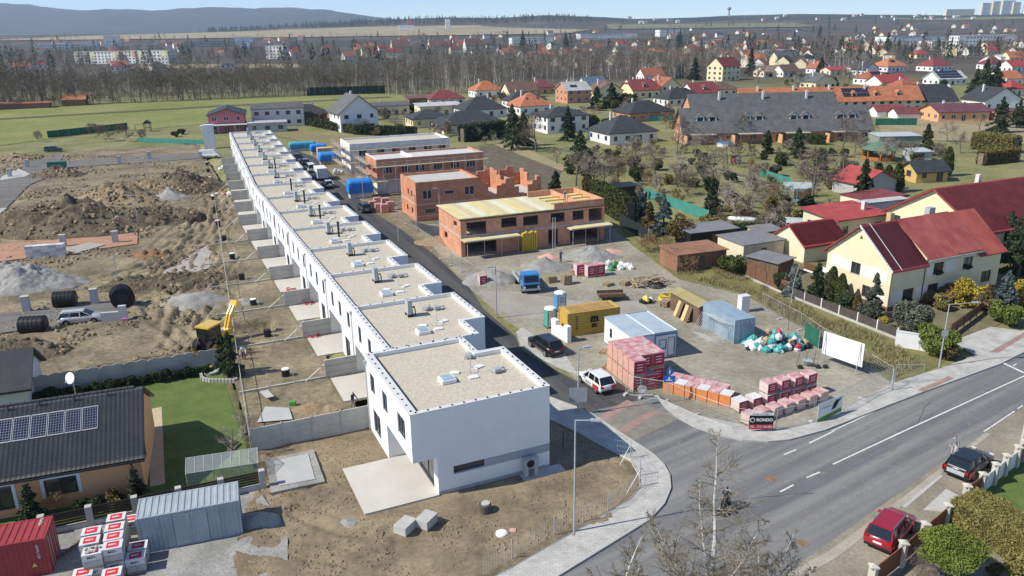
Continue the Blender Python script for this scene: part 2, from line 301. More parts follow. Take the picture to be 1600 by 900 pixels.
# front yard of the end house
yard=[rv(12.2,-9.6),rv(12.2,.5),rv(11,13.2),rv(3,14.4),(9.55,51.20,0),(9.31,48.66,0),(6.06,44.72,0),(-0.26,39.33,0),(-5.69,34.07,0),(-15.90,34.28,0),(-18.07,44.14,0),(-18.77,49.83,0),(-19.84,54.16,0)]
uu=np.arange(-32,12.3,.22); vv=np.arange(-22,16.5,.22); V,U=np.meshgrid(vv,uu); X=RO[0]+RU[0]*U+RV[0]*V; Y=RO[1]+RU[1]*U+RV[1]*V
Zd=.10+.22*fbm(X/4,Y/4,5)+.26*fbm(X/.9,Y/.9,4,.62)
Z0=Zd; lane([(-14.52,46.55,0),(-10.22,44.29,0),(-9.30,46.42,0),(-10.02,49.59,0),(-12.27,51.81,0)],1.4,.12); lane([(-16.70,48.15,0),(-13.56,52.30,0),(-13.65,55.15,0)],1.6,.1); lane([(-16.51,43.09,0),(-10.54,41.66,0),(-8.35,42.90,0)],1.6,.1)
slab_in=[rv(-1,-4.2),rv(-1,12),rv(13,12),rv(13,-4.2)]
d=np.where(inpoly(X,Y,slab_in),0,pdist(X,Y,[p[:2] for p in slab_in]+[slab_in[0][:2]])); k=np.clip(1-d/1.5,0,1); Zd=Zd*(1-k)+.02*k
i=np.arange(X.size).reshape(X.shape); f=np.stack([i[:-1,:-1],i[:-1,1:],i[1:,1:],i[1:,:-1]],-1).reshape(-1,4); f=f[inpoly(X,Y,yard).ravel()[f].all(1)]
put('front_yard_soil',npmesh('front_yard_soil',np.stack([X,Y,Zd],-1).reshape(-1,3),f,mat('yard_soil',(.16,.124,.08),.95,.2,.25,c2=(.275,.215,.138),bump=.07,bscale=4,fine=.25),True),kind='structure')
# ---------------------------------------------------------------- roads
def road_mat(name,c,tr,ang,streak=.35):
    m=mat(name,c,.85,.12,.25,fine=.12,bump=.01,bscale=25); nt=m.node_tree; L=nt.links.new; b=nt.nodes['Principled BSDF']; old=b.inputs['Base Color'].links[0].from_socket
    g=nd(nt,'ShaderNodeNewGeometry'); mp=nd(nt,'ShaderNodeMapping'); mp.inputs['Rotation'].default_value=(0,0,R(-ang)); L(g.outputs['Position'],mp.inputs[0]); m2=nd(nt,'ShaderNodeMapping'); m2.inputs['Scale'].default_value=(.02,.6,1); L(mp.outputs[0],m2.inputs[0]); mp=m2
    n=nd(nt,'ShaderNodeTexNoise',Scale=1,Detail=5,Roughness=.6); L(mp.outputs[0],n.inputs[0]); r=nd(nt,'ShaderNodeMapRange'); r.inputs[1].default_value=.4; r.inputs[2].default_value=.62; r.inputs[4].default_value=streak; L(n.outputs[0],r.inputs[0])
    mx=nd(nt,'ShaderNodeMix',data_type='RGBA'); L(r.outputs[0],mx.inputs[0]); L(old,mx.inputs[6]); mx.inputs[7].default_value=tr+(1,); L(mx.outputs[2],b.inputs['Base Color']); return m
ASPH=road_mat('worn_asphalt',(.14,.142,.145),(.26,.255,.24),34,.8)
NEWA=road_mat('new_asphalt',(.055,.056,.062),(.13,.125,.118),113,.5)
DUSTA=road_mat('dusty_asphalt',(.13,.125,.12),(.23,.21,.18),10,.6)
PAVE=mat('concrete_paving',(.44,.43,.40),.9,.1,.4,fine=.08,bump=.01,bscale=14)
def paver(name,c,s=.22):
    m=brick_mat(name,c,tuple(x*.86 for x in c),tuple(x*.6 for x in c),s,s*.5,.01); nt=m.node_tree; cb=[n for n in nt.nodes if n.type=='COMBXYZ'][0]; sp=[n for n in nt.nodes if n.type=='SEPXYZ'][0]
    nt.links.new(sp.outputs[0],cb.inputs[0]); nt.links.new(sp.outputs[1],cb.inputs[1]); return m
PAV=paver('grey_pavers',(.50,.485,.45),.4); PAVR=paver('red_pavers',(.38,.25,.21),.3); PAVD=paver('brown_pavers',(.26,.235,.20),.35)
KERB=mat('concrete_kerb',(.42,.41,.38),.9,.12,.8)
main=[(-46,-2),(2.6,39.6),(7.1,43.5),(8.8,45.0),(10.1,46.8),(10.9,48.7),(11.15,50.4),(11.0,51.9),(10.5,53.3),(9.7,54.7),(8.3,57.0),(6.2,60.6),(12.6,63.4),(12.9,61.2),(13.6,59.2),(14.7,57.5),(16.2,56.2),(17.9,55.3),(19.7,55.0),(21.5,55.3),(24.7,56.7),(35.8,63.3),(45.9,69),(56,76),(90,98.5),(93,93),(50,65.4),(43,60.5),(37.3,56.2),(17.1,40.4),(-30,4)]
sheet('main_road',main,.012,ASPH)
def rvb(u,v,z=0):
    """estate frame that follows the bend of the terrace after the eighth house"""
    if u<=91: return rv(u,v,z)
    a=rv(91,v); k=u-91; return (a[0]-math.sin(R(21.2))*k,a[1]+math.cos(R(21.2))*k,z)
st=[(6.2,60.6)]+[rvb(u,14.0) for u in (12,30,50,70,91,120,150,174)]+[(-64.85,221.34,0),(-60.31,220.88,0)]+[rvb(u,v) for u,v in ((160,21.5),(130,21.3),(104,21.6),(91,21.6),(75,22.3),(58,22.0),(42,20.8),(34,19.4))]+[(0.33,78.07,0),(0.69,74.73,0),(1.80,72.87,0),(4.02,69.38,0),(6.02,66.45,0),(12.6,63.4)]
sheet('side_street',st,.016,NEWA)
sheet('side_street_branch',[(-14.32,125.04,0),(-17.19,131.92,0),(-10.23,125.65,0),(-3.91,121.92,0),(-10.69,118.35,0),(-11.81,119.98,0)],.02,NEWA)
# front pavements with kerbs
def pave(name,pts,m,z=.13,kerbpts=None,label=None):
    o=sheet(name,pts,z,m,h=.2)
    if kerbpts:
        b=MB()
        for (x0,y0),(x1,y1) in zip([p[:2] for p in kerbpts[:-1]],[p[:2] for p in kerbpts[1:]]):
            L=math.hypot(x1-x0,y1-y0); n=max(1,round(L/1.0)); dx,dy=(x1-x0)/L,(y1-y0)/L; nx,ny=-dy*.07,dx*.07
            for i in range(n):
                a=i*L/n+.008; c=(i+1)*L/n-.008; b.prism([(x0+dx*a-nx,y0+dy*a-ny),(x0+dx*c-nx,y0+dy*c-ny),(x0+dx*c+nx,y0+dy*c+ny),(x0+dx*a+nx,y0+dy*a+ny)],-.1,z+.012)
        b.build('kerb',KERB,o,kind='stuff')
    return o
k1=[(-46,-2),(2.6,39.6),(7.1,43.5),(8.8,45.0),(10.1,46.8),(10.9,48.7),(11.15,50.4),(11.0,51.9),(10.5,53.3),(9.7,54.7),(8.3,57.0),(6.2,60.6),rv(14,14)]
in1=[rv(14,11.2),(4.96,57.05,0),(8.65,52.40,0),(8.99,50.34,0),(8.85,48.84,0),(7.91,47.34,0),(3.75,43.67,0),(-0.25,40.27,0),(-48,-1+1.5)]
pave('pavement',k1+in1,PAV,kerbpts=k1)
o=[p for p in in1[1:]]; b=MB()
for a,c in zip(o[:-1],o[1:]): b.tube([(a[0],a[1],.13),(c[0],c[1],.13)],.06,4)
b.build('edging_kerb',KERB,[x for x in bpy.data.objects if x.name=='pavement'][0],kind='stuff')
fp=[rvb(u,10.05) for u in (14,50,91,174)]+[rvb(u,13.9) for u in (174,91,50,14)]
pave('forecourt_paving',fp,PAVD,.06)
k2=[(12.6,63.4),(12.9,61.2),(13.6,59.2),(14.7,57.5),(16.2,56.2),(17.9,55.3),(19.7,55.0),(21.5,55.3),(24.7,56.7),(35.8,63.3),(45.9,69),(56,76),(90,98.5)]
in2=[(89,100.5),(53.54,77.57,0),(44.71,71.09,0),(39.75,68.08,0),(34.87,65.57,0),(30.10,62.22,0),(24.29,57.96,0),(20.89,56.78,0),(18.95,57.48,0),(15.13,59.60,0),(12.25,63.58,0),(10.29,63.64,0)]
pave('pavement',k2+in2,PAV,kerbpts=k2)
sheet('crossing_paving',[(5.25,57.47,0),(10.93,62.36,0),(13.59,59.08,0),(7.40,53.94,0)],.024,PAVD)
for q in ([(5.17,57.69,0),(9.88,62.77,0),(10.44,62.01,0),(5.68,57.03,0)],[(6.53,55.35,0),(11.68,60.88,0),(12.11,60.28,0),(7.01,54.74,0)],[(35.63,63.69,0),(39.74,66.37,0),(39.99,65.94,0),(35.88,63.29,0)]):
    sheet('tactile_strip',q,.15 if q[0][0]>30 else .03,PAVR)
sheet('driveway',[(44.46,74.72,0),(50.66,78.62,0),(53.53,77.02,0),(50.91,72.79,0),(44.74,70.93,0)],.136,PAV)
sheet('tactile_strip',[(46.55,71.81,0),(53.10,76.86,0),(53.88,76.82,0),(47.38,71.62,0)],.142,PAVR)
sheet('parking_bay',[(0.34,79.18,0),(0.98,80.68,0),(5.23,72.90,0),(6.13,67.85,0),(4.05,69.98,0),(1.94,73.19,0),(0.82,75.23,0)],.05,PAV)
# worn verge on the far side of the main road
sheet('verge',[(-31,4.6),(16.4,41.2),(36.5,57.0),(42.3,61.4),(49.2,66.3),(92,94),(96,88),(52,59),(40,48),(30,40),(-10,-2)],.006,mat('verge_soil',(.21,.185,.14),.95,.2,.3,c2=(.30,.27,.21),bump=.05,bscale=4,fine=.25))
sheet('concrete_apron',[d for d in ((27.18,45.71,0),(30.01,48.18,0),(30.60,47.06,0),(28.45,45.45,0))],.016,PAVE)
sheet('concrete_apron',[(25.71,46.42,0),(30.40,50.35,0),(30.64,49.83,0),(26.14,45.96,0)],.016,PAVE)
# painted lines
WHT=mat('road_paint',(.62,.61,.58),.8,.2,3,fine=.15)
def line(pts,w=.14,z=.03,name='road_marking'):
    b=MB()
    for p,q in pts:
        L=math.hypot(q[0]-p[0],q[1]-p[1]); nx,ny=-(q[1]-p[1])/L*w/2,(q[0]-p[0])/L*w/2
        b.poly((p[0]-nx,p[1]-ny,z),(q[0]-nx,q[1]-ny,z),(q[0]+nx,q[1]+ny,z),(p[0]+nx,p[1]+ny,z))
    return b.build(name,WHT,None,kind='structure')
for p in [((23.45,51.61,0),(30.83,56.36,0)),((20.88,49.84,0),(22.12,50.58,0)),((18.43,48.09,0),(19.66,48.95,0)),((22.83,54.76,0),(25.49,56.63,0)),((20.34,53.09,0),(21.51,53.82,0)),((47.06,68.70,0),(47.62,69.13,0))]: line([p])
line([((30.83,56.36,0),(46.66,66.40,0)),((46.66,66.40,0),(93,96))]); line([((25.34,56.64,0),(31.20,60.60,0)),((31.20,60.60,0),(39.06,65.84,0)),((39.06,65.84,0),(52.03,75.12,0))],.12); 
line([((37.17,56.17,0),(41.65,59.56,0))],.12); line([((42.19,60.01,0),(42.97,60.57,0))],.12)
sheet('road_edge_grit',[(16.03,39.42,0),(19.57,41.71,0),(25.82,46.64,0),(33.58,52.99,0),(37.26,56.06,0),(37.48,55.74,0),(33.66,52.61,0),(25.92,46.11,0),(19.67,40.96,0),(16.16,38.68,0)],.02,mat('edge_grit',(.36,.33,.27),.95,.15,.6,fine=.2,bump=.02))
sheet('road_edge_grit',[(-0.25,39.50,0),(3.82,42.93,0),(7.71,45.98,0),(9.16,48.26,0),(9.40,48.09,0),(8.07,45.53,0),(4.16,42.27,0),(0.31,39.15,0)],.02,MATS['edge_grit'])
line([((46.39,69.94,0),(47.09,67.10,0))],.3)
for p,r in (((18.29,49.91,0),.4),((18.00,42.33,0),.35)):
    MB().cyl(p[0],p[1],.0,.022,r,n=20).build('manhole_cover',mat('rusty_iron',(.24,.15,.09),.8,.3,3),None,kind='structure')
def smear_mat(name,c,cov,sc):
    m=mat(name,c,.95,.2,1); nt=m.node_tree; b=nt.nodes['Principled BSDF']; g=nd(nt,'ShaderNodeNewGeometry'); n=nd(nt,'ShaderNodeTexNoise',Scale=sc,Detail=6,Roughness=.7); nt.links.new(g.outputs['Position'],n.inputs[0]); r=nd(nt,'ShaderNodeMapRange'); r.inputs[1].default_value=cov; r.inputs[2].default_value=cov+.18; r.inputs[4].default_value=.75; nt.links.new(n.outputs[0],r.inputs[0]); nt.links.new(r.outputs[0],b.inputs['Alpha']); return m
MUD=smear_mat('mud_smear',(.30,.28,.24),.5,1.1); TAR=mat('bitumen_seal',(.03,.03,.032),.6,.2,1)
def ribbon(name,pts,w,z,m):
    P=[np.array(p[:2]) for p in pts]; L=[];Rr=[]
    for i,p in enumerate(P):
        d=P[min(i+1,len(P)-1)]-P[max(i-1,0)]; d=d/np.linalg.norm(d); n=np.array([-d[1],d[0]])*w/2; L.append(tuple(p+n)); Rr.append(tuple(p-n))
    sheet(name,L+Rr[::-1],z,m)
for o_,w_ in ((0,.5),(1.7,.45),(3.0,.6),(4.4,.4)):
    ribbon('mud_track',[(7.6+o_*.55-.6,62+o_*.3),(9.4+o_*.6,58.2+o_*.2),(11.4+o_*.55,54.2+o_*.1),(13.6+o_*.3,51.6-o_*.2),(17+o_*.1,50.4-o_*.8),(23,53.6-o_*.9),(32,59.6-o_*.9),(46,68.6-o_*.9)],w_,.025+.0008*o_,MUD)
for o_,w_ in ((5.2,.7),(6.6,.5),(1.4,.5)): ribbon('mud_track',[(-20,20-o_*.75),(0,36.2-o_*.75),(12,44.6-o_*.75),(26,54.3-o_*.75),(48,68.9-o_*.75)],w_,.021+.0003*o_,MUD)
rr=random.Random(4)
for k in range(4):
    x,y=rr.uniform(8,36),0; y=40+(x-8)*.62+rr.uniform(2,8); a=R(rr.choice([33,33,120])); pts=[(x,y)]
    for i in range(9): a+=rr.uniform(-.25,.25); x+=math.cos(a)*.7; y+=math.sin(a)*.7; pts.append((x,y))
    ribbon('crack_seal',pts,.035,.0235,TAR)
# yard of the building site, verge strip, gardens
sheet('yard',[(6.02,66.45,0),(11.17,63.87,0),(12.21,63.32,0),(15.08,59.37,0),(18.89,57.26,0),(20.83,56.57,0),(24.21,57.75,0),(29.99,61.98,0),(34.40,65.18,0),(33.39,71.04,0),(30.87,79.82,0),(27.98,90.24,0),(21.34,97.20,0),(18.02,113.36,0),(15.93,127.53,0),(9.23,137.54,0),(-10.49,129.19,0),(-16.06,129.55,0),(-9.95,109.03,0),(-5.19,94.26,0),(-0.77,83.13,0),(0.76,80.11,0)],.008,
  mat('yard_gravel',(.225,.203,.155),.95,.2,.12,c2=(.34,.315,.25),c3=(.40,.38,.325),bump=.06,bscale=5,fine=.25))
sheet('yard_track',[(-4.36,93.47,0),(-0.01,93.26,0),(7.57,89.29,0),(15.12,88.95,0),(17.53,78.48,0),(12.80,74.26,0),(10.80,78.76,0),(5.63,82.86,0),(-0.05,83.72,0)],.013,mat('packed_gravel',(.29,.265,.225),.95,.15,.3,c2=(.35,.325,.28),bump=.04,bscale=8,fine=.2))
sheet('building_plot',[rvb(52,21.4),rvb(75,22.4),rvb(91,21.7),rvb(130,21.4),rvb(165,21.6),(-45.90,219.41,0),(-9.79,215.71,0),(-4.00,181.77,0),(2.94,161.87,0),(7.11,140.30,0),(6.61,130.40,0)],.007,DIRT)
sheet('grass_bank',[(34.12,65.19,0),(40.20,68.95,0),(41.91,70.72,0),(39.15,76.16,0),(33.64,89.98,0),(29.57,106.90,0),(21.49,129.44,0),(16.97,127.46,0),(21.34,97.20,0),(27.98,90.24,0),(30.87,79.82,0),(33.39,71.04,0)],.03,mat('verge_grass',(.13,.135,.045),.95,.25,.3,c2=(.22,.19,.085),bump=.08,bscale=3,fine=.3))
LAWN=mat('lawn',(.085,.13,.03),.95,.2,.5,c2=(.125,.165,.045),bump=.04,bscale=9,fine=.25)
sheet('lawn',[rv(30.2,-9.9),rv(11,-9.6),rv(6.6,-9.3),rv(7.0,-40),rv(30.2,-40)],.03,LAWN)
sheet('gravel_yard',[rv(6.2,-9.6),rv(0,-8.6),rv(-3.5,-9.2),rv(-5,-12),rv(-9,-13),rv(-13,-17),rv(-20,-22),rv(-20,-34),rv(6.8,-34)],.10,CRUSH)
sheet('garden_ground',[(34.21,91.65,0),(39.64,77.22,0),(43.18,71.94,0),(44.84,73.86,0),(61.48,86.85,0),(94.56,136.90,0),(85.36,148.99,0),(40.00,108.65,0),(30.59,110.88,0)],.05,mat('garden_soil',(.13,.115,.06),.95,.3,.4,c2=(.19,.17,.10),bump=.05,fine=.25))
sheet('garden_lawn',[(29.50,45.43,0),(35.01,50.49,0),(41.32,54.51,0),(36.18,45.25,0),(30.79,43.28,0)],.02,LAWN)

# ---------------------------------------------------------------- terrace of white row houses
WHITE=mat('white_render',(.79,.79,.77),.9,.05,.18,fine=.025); GREYR=mat('grey_render',(.36,.38,.42),.9,.04,.5); COP=mat('coping_sheet',(.62,.62,.61),.55,.05,1)
GRAV=mat('roof_gravel',(.42,.375,.295),.95,.18,6,c2=(.57,.52,.42),bump=.05,bscale=7,fine=.3)
FRM=mat('window_frame_dark',(.09,.095,.10),.5,.1,1); FRW=mat('window_frame_white',(.75,.75,.74),.5,.04,1); GL=glass(); STEEL=mat('galvanised_steel',(.42,.43,.44),.6,.12,2,metal=.2)
CONC=mat('cast_concrete',(.47,.455,.42),.9,.14,.7,bump=.01,fine=.06); SLAB=mat('terrace_slab',(.52,.49,.44),.9,.06,.4,fine=.04); BLK=mat('black_plastic',(.015,.016,.018),.45,.2,1)
MEMB=mat('roof_membrane_edge',(.10,.10,.10),.8,.1,1); WPL=mat('white_plastic',(.75,.75,.74),.5,.05,1); BLUEG=mat('skylight_glass',(.30,.40,.46),.15,.2,1,spec=.7)
_wc={}
def window(parent,p,ang,w,h,z,fm=None,style=2,depth=.14,sill=True,pm=None):
    """window set into an opening: p = left end of the opening on the outer wall line, ang = direction of the wall, seen from outside"""
    fm=fm or FRM; pm=pm or GL; k=(round(w,2),round(h,2),style,depth,fm.name,pm.name)
    if k not in _wc:
        t=.07; b=MB(); y0,y1=depth-.06,depth+.02
        b.box(0,t,y0,y1,0,h); b.box(w-t,w,y0,y1,0,h); b.box(t,w-t,y0,y1,0,t); b.box(t,w-t,y0,y1,h-t,h)
        for i in range(1,style): b.box(w*i/style-t*.6,w*i/style+t*.6,y0,y1,t,h-t)
        f=b.mesh('window',fm); b=MB(); b.box(t*.8,w-t*.8,depth-.02,depth+.01,t*.8,h-t*.8); g=b.mesh('pane',pm); b=MB(); b.box(-.05,w+.05,-.06,depth-.07,-.04,-.003); _wc[k]=(f,g,b.mesh('sill',COP))
    f,g,s=_wc[k]; o=put('window',f,parent,(p[0],p[1],z),ang); put('pane',g,o)
    if sill: put('sill',s,o)
    return o
def wall(b,p0,p1,z0,z1,holes=(),depth=.2):
    """outer skin from p0 to p1 (outside on the right hand), with real openings and reveals"""
    L=math.hypot(p1[0]-p0[0],p1[1]-p0[1]); dx,dy=(p1[0]-p0[0])/L,(p1[1]-p0[1])/L; nx,ny=-dy,dx   # inward
    P=lambda s,z,d=0:(p0[0]+dx*s+nx*d,p0[1]+dy*s+ny*d,z)
    xs=sorted({0,L}|{h[0] for h in holes}|{h[1] for h in holes}); zs=sorted({z0,z1}|{h[2] for h in holes}|{h[3] for h in holes})
    for a,c in zip(xs[:-1],xs[1:]):
        for e,g in zip(zs[:-1],zs[1:]):
            if any(h[0]<=a and h[1]>=c and h[2]<=e and h[3]>=g for h in holes): continue
            b.poly(P(a,e),P(c,e),P(c,g),P(a,g))
    for s0,s1,a,c in [h[:4] for h in holes]:
        b.poly(P(s0,a),P(s0,c),P(s0,c,depth),P(s0,a,depth)); b.poly(P(s1,c),P(s1,a),P(s1,a,depth),P(s1,c,depth))
        b.poly(P(s1,a),P(s0,a),P(s0,a,depth),P(s1,a,depth)); b.poly(P(s0,c),P(s1,c),P(s1,c,depth),P(s0,c,depth))
def holes_to_windows(parent,p0,p1,holes,**k):
    a=math.degrees(math.atan2(p1[1]-p0[1],p1[0]-p0[0])); L=math.hypot(p1[0]-p0[0],p1[1]-p0[1]); dx,dy=(p1[0]-p0[0])/L,(p1[1]-p0[1])/L
    for h in holes: window(parent,(p0[0]+dx*h[0],p0[1]+dy*h[0]),a,h[1]-h[0],h[3]-h[2],h[2],style=h[4] if len(h)>4 else 2,**k)
ZT=6.6; ZU=2.95
def skylight(T,x,y,z):
    o=MB().box(-.55,.55,-.55,.55,0,.28).build('skylight',WPL,T,loc=(x,y,z)); MB().box(-.42,.42,-.42,.42,.281,.34).build('dome',BLUEG,o)
def paverpad(T,x,y,z):
    for dx,dy in ((-1.1,.5),(.95,.75),(-.1,-.85)): MB().box(-.36,.36,-.24,.24,0,.08).build('ballast_slab',WPL,T,loc=(x+dx,y+dy,z),rz=20*dx)
    b=MB(); b.tube([(0,0,0),(0,0,2.1)],.025,5); b.tube([(0,0,.5),(-.9,.3,.08)],.02,4); b.tube([(0,0,.5),(.8,.5,.08)],.02,4); b.tube([(0,0,.5),(0,-.7,.08)],.02,4); b.build('antenna_mast',STEEL,T,loc=(x,y,z))
def duct(T,x,y,z,rz=0):
    b=MB(); b.box(-.3,.3,-.25,.25,.12,.36); b.tube([(-.3,.25,.0),(-.3,.25,.2)],.03,4); b.tube([(.3,-.25,.0),(.3,-.25,.2)],.03,4); b.tube([(.38,0,.28),(.7,.1,.25),(.75,.1,0)],.06,5); b.build('vent_box',STEEL,T,loc=(x,y,z),rz=rz)
def heatpump(T,x,y,z):
    o=MB().box(-.2,.2,-.45,.45,.25,1.55).build('heat_pump',mat('unit_grey',(.36,.39,.40),.6,.08,1),T,loc=(x,y,z))
    b=MB(); b.tube([(.2,-.3,.9),(.42,-.32,.95),(.5,-.3,.7),(.5,-.3,0)],.045,5); b.tube([(.2,0,.7),(.5,.02,.75),(.62,.05,.45),(.62,.05,0)],.045,5); b.tube([(.2,.25,.6),(.4,.27,.5),(.45,.3,0)],.045,5); b.build('hose',BLK,o)
    [MB().box(-.24,.3,s*.4-.03,s*.4+.03,0,.25).build('foot',BLK,o) for s in (-1,1)]
def clips(T,p0,p1,n,z,me=[]):
    if not me: b=MB(); b.box(-.05,.05,-.05,.05,0,.07); me.append(b.mesh('clip',BLK))
    for i in range(n): s=(i+.5)/n; put('clip',me[0],T,(p0[0]+(p1[0]-p0[0])*s,p0[1]+(p1[1]-p0[1])*s,z))
def roofset(T,outline,inner):
    """parapet ring between outline and inner outline, coping on top, gravel inside"""
    n=len(outline); b=MB(); c=MB()
    for i in range(n):
        j=(i+1)%n; o0,o1,i0,i1=outline[i],outline[j],inner[i],inner[j]
        b.poly((o0[0],o0[1],ZT-.04),(o1[0],o1[1],ZT-.04),(i1[0],i1[1],ZT-.04),(i0[0],i0[1],ZT-.04)); b.poly((i0[0],i0[1],ZT-.04),(i1[0],i1[1],ZT-.04),(i1[0],i1[1],ZT-.4),(i0[0],i0[1],ZT-.4))
        k=1.0; f=lambda p,q,e:(p[0]+(p[0]-q[0])*e,p[1]+(p[1]-q[1])*e)
        a0,a1,c0,c1=f(o0,i0,.12),f(o1,i1,.12),f(i0,o0,.10),f(i1,o1,.10); c.prism([a0,a1,c1,c0],ZT-.038,ZT+.02)
    b.build('parapet',WHITE,T); c.build('coping',COP,T); MB().poly(*[(p[0],p[1],ZT-.32) for p in inner]).build('gravel_roof',GRAV,T)
# --- a middle house: x from garden front to street, y along the terrace
W=11.27
row=thing('row_house','white flat-roofed row house, second from the grey-banded end house','row house',rv(11.75,1.75),24.3,'houses of the white terrace')
def mid_house(T):
    b=MB(); ya=3.5; yr=5.6
    wf=[(10.05-8.9,10.05-7.75,4.05,5.5),(10.05-5.6,10.05-4.45,4.05,5.5),(10.05-2.3,10.05-1.15,4.05,5.5)]
    A,B=(0,W-.01),(0,0)
    up=[(W-9.5,W-8.45,3.85,5.5),(W-6.1,W-5.05,3.85,5.5),(W-2.6,W-1.55,3.85,5.5)]
    wall(b,A,B,ZU,ZT-.045,up); holes_to_windows(T,A,B,up)
    lo=[(1.4,3.3,.05,2.4)]; A2,B2=(0,yr),(0,0); wall(b,A2,B2,0,ZU,lo); holes_to_windows(T,A2,B2,lo,sill=False)
    rc=[(.7,4.6,.05,2.5,3)]; A3,B3=(1.9,W-.01),(1.9,yr); wall(b,A3,B3,0,ZU,rc); holes_to_windows(T,A3,B3,rc,sill=False)
    wall(b,(1.9,yr),(0,yr),0,ZU); b.poly((0,yr,ZU),(1.9,yr,ZU),(1.9,W-.01,ZU),(0,W-.01,ZU))
    sd=[(1.0,2.1,.02,2.2,1)]; S0,S1=(8.0,0),(8.0,ya); wall(b,S0,S1,0,ZT-.045,sd); holes_to_windows(T,S0,S1,sd,sill=False)
    wall(b,(8,ya),(10,ya),0,ZT-.045); sf=[(1.2,3.9,.02,2.2,3),(1,2.4,3.8,5.2),(5,6.4,3.8,5.2)]; wall(b,(10,ya),(10,W-.01),0,ZT-.045,sf); holes_to_windows(T,(10,ya),(10,W-.01),sf,sill=False)
    wall(b,(10,W-.01),(0,W-.01),0,ZT-.045); wall(b,(0,0),(8,0),0,ZT-.045); b.build('wall',WHITE,T)
    e=.36
    roofset(T,[(0,0),(8,0),(8,ya),(10,ya),(10,W-.01),(0,W-.01)],[(e,.17),(8-e,.17),(8-e,ya+e),(10-e,ya+e),(10-e,W-.18),(e,W-.18)])
    MB().box(e+.004,e+.26,.2,W-.2,ZT-.318,ZT-.27).build('drain_strip',MEMB,T)
    clips(T,(.18,0),(.18,W),11,ZT+.02); clips(T,(0,.02),(8,.02),7,ZT+.02); clips(T,(9.84,ya),(9.84,W),8,ZT+.02); clips(T,(7.84,0),(7.84,ya),3,ZT+.02)
    b=MB(); b.tube([(-.1,.35,5.9),(-.1,.35,0.1)],.05,8); b.box(-.2,-.02,.22,.48,5.9,6.15); b.build('downpipe',STEEL,T)
    skylight(T,4.1,3.0,ZT-.3); paverpad(T,5.7,4.1,ZT-.3); heatpump(T,4.3,7.6,ZT-.3); duct(T,7.1,8.0,ZT-.3); duct(T,6.2,8.3,ZT-.3,40)
    MB().box(-2.6,1.89,yr+.02,W-.25,-.1,.12).build('terrace',SLAB,T)
mid_house(row)
b=MB(); b.cyl(5.2,5.6,ZT-.3,ZT+1.5,.13,n=10); b.cyl(5.2,5.6,ZT+1.45,ZT+1.6,.17,n=10); b.build('flue_pipe',BLK,row)
rt=tree_of(row)
def rowpos(k):   # k-th middle house, 0 = next to the end house
    if k<7: return rv(11.75+W*k,1.75),24.3
    a=rv(11.75+W*7,1.75); s=W*(k-7); return (a[0]-math.sin(R(21.2))*s,a[1]+math.cos(R(21.2))*s),21.2
HP=[0,1,1,1,1,1,0,1,1,1,1,1,1,1]; FL_=[0,0,0,1,1,1,1,0,1,0,0,0,0,0]
for k in range(1,14):
    p,a=rowpos(k)
    lab='white flat-roofed row house, %s from the grey-banded end house'%ORD[k+1]
    if k==13: lab='white flat-roofed row house at the end of the terrace by the pink house'
    dup(row,rt,p,a,lab,drop=(() if FL_[k] else ('flue_pipe',))+(() if k!=6 else ('heat_pump',)))
for ch,_ in rt:
    if ch.name=='flue_pipe': bpy.data.objects.remove(ch)
# --- end house
E=thing('end_house','white end house of the terrace with grey band and slot window','end house',rv(0,0),24.3)
b=MB(); D=10.4; LN=11.75; yr=6.3; xr=1.75; ya=8.2
up=[(LN-10.6,LN-9.3,3.85,5.5),(LN-7.1,LN-5.8,3.85,5.5,2),(LN-3.2,LN-1.4,3.85,5.5,3)]
wall(b,(0,LN),(0,0),ZU,ZT-.045,up); holes_to_windows(E,(0,LN),(0,0),up)
lo=[(1.5,3.5,.5,2.5)]; wall(b,(0,LN),(0,yr),0,ZU,lo); holes_to_windows(E,(0,LN),(0,yr),lo)
wall(b,(0,yr),(xr,yr),0,ZU); rc=[(.6,yr-.9,.05,2.55,3)]; wall(b,(xr,yr),(xr,0),0,ZU,rc); holes_to_windows(E,(xr,yr),(xr,0),rc,sill=False)
b.poly((0,0,ZU),(0,yr,ZU),(xr,yr,ZU),(xr,0,ZU)); wall(b,(0,0),(xr,0),ZU,ZT-.045)
fr=[(1.15,3.55,1.35,2.0,1)]; wall(b,(xr,0),(D,0),.28,ZU,fr,.3); holes_to_windows(E,(xr,0),(D,0),fr,depth=.26,sill=False); wall(b,(xr,0),(D,0),ZU,ZT-.045)
wall(b,(D,0),(D,ya),0,ZT-.045,[(1,3.6,0.05,2.2),(4.5,6,3.8,5.2)]); holes_to_windows(E,(D,0),(D,ya),[(1,3.6,0.05,2.2),(4.5,6,3.8,5.2)],sill=False)
wall(b,(D,ya),(8.2,ya),0,ZT-.045); wall(b,(8.2,ya),(8.2,LN),0,ZT-.045); wall(b,(8.2,LN),(0,LN),0,ZT-.045); b.build('wall',WHITE,E)
MB().box(xr+3.56,D-.003,-.012,.1,1.35,2.0).build('band',GREYR,E); MB().box(xr+.01,D+.02,-.02,.1,-.1,.28).build('plinth',mat('plinth_grey',(.40,.40,.38),.9,.08,1),E)
e=.4
roofset(E,[(0,0),(D,0),(D,ya),(8.2,ya),(8.2,LN),(0,LN)],[(e+.1,.3),(D-e,.3),(D-e,ya-e),(8.2-e,ya-e),(8.2-e,LN-e),(e+.1,LN-e)])
MB().box(e+.105,e+.40,.32,LN-e-.02,ZT-.318,ZT-.27).build('drain_strip',MEMB,E)
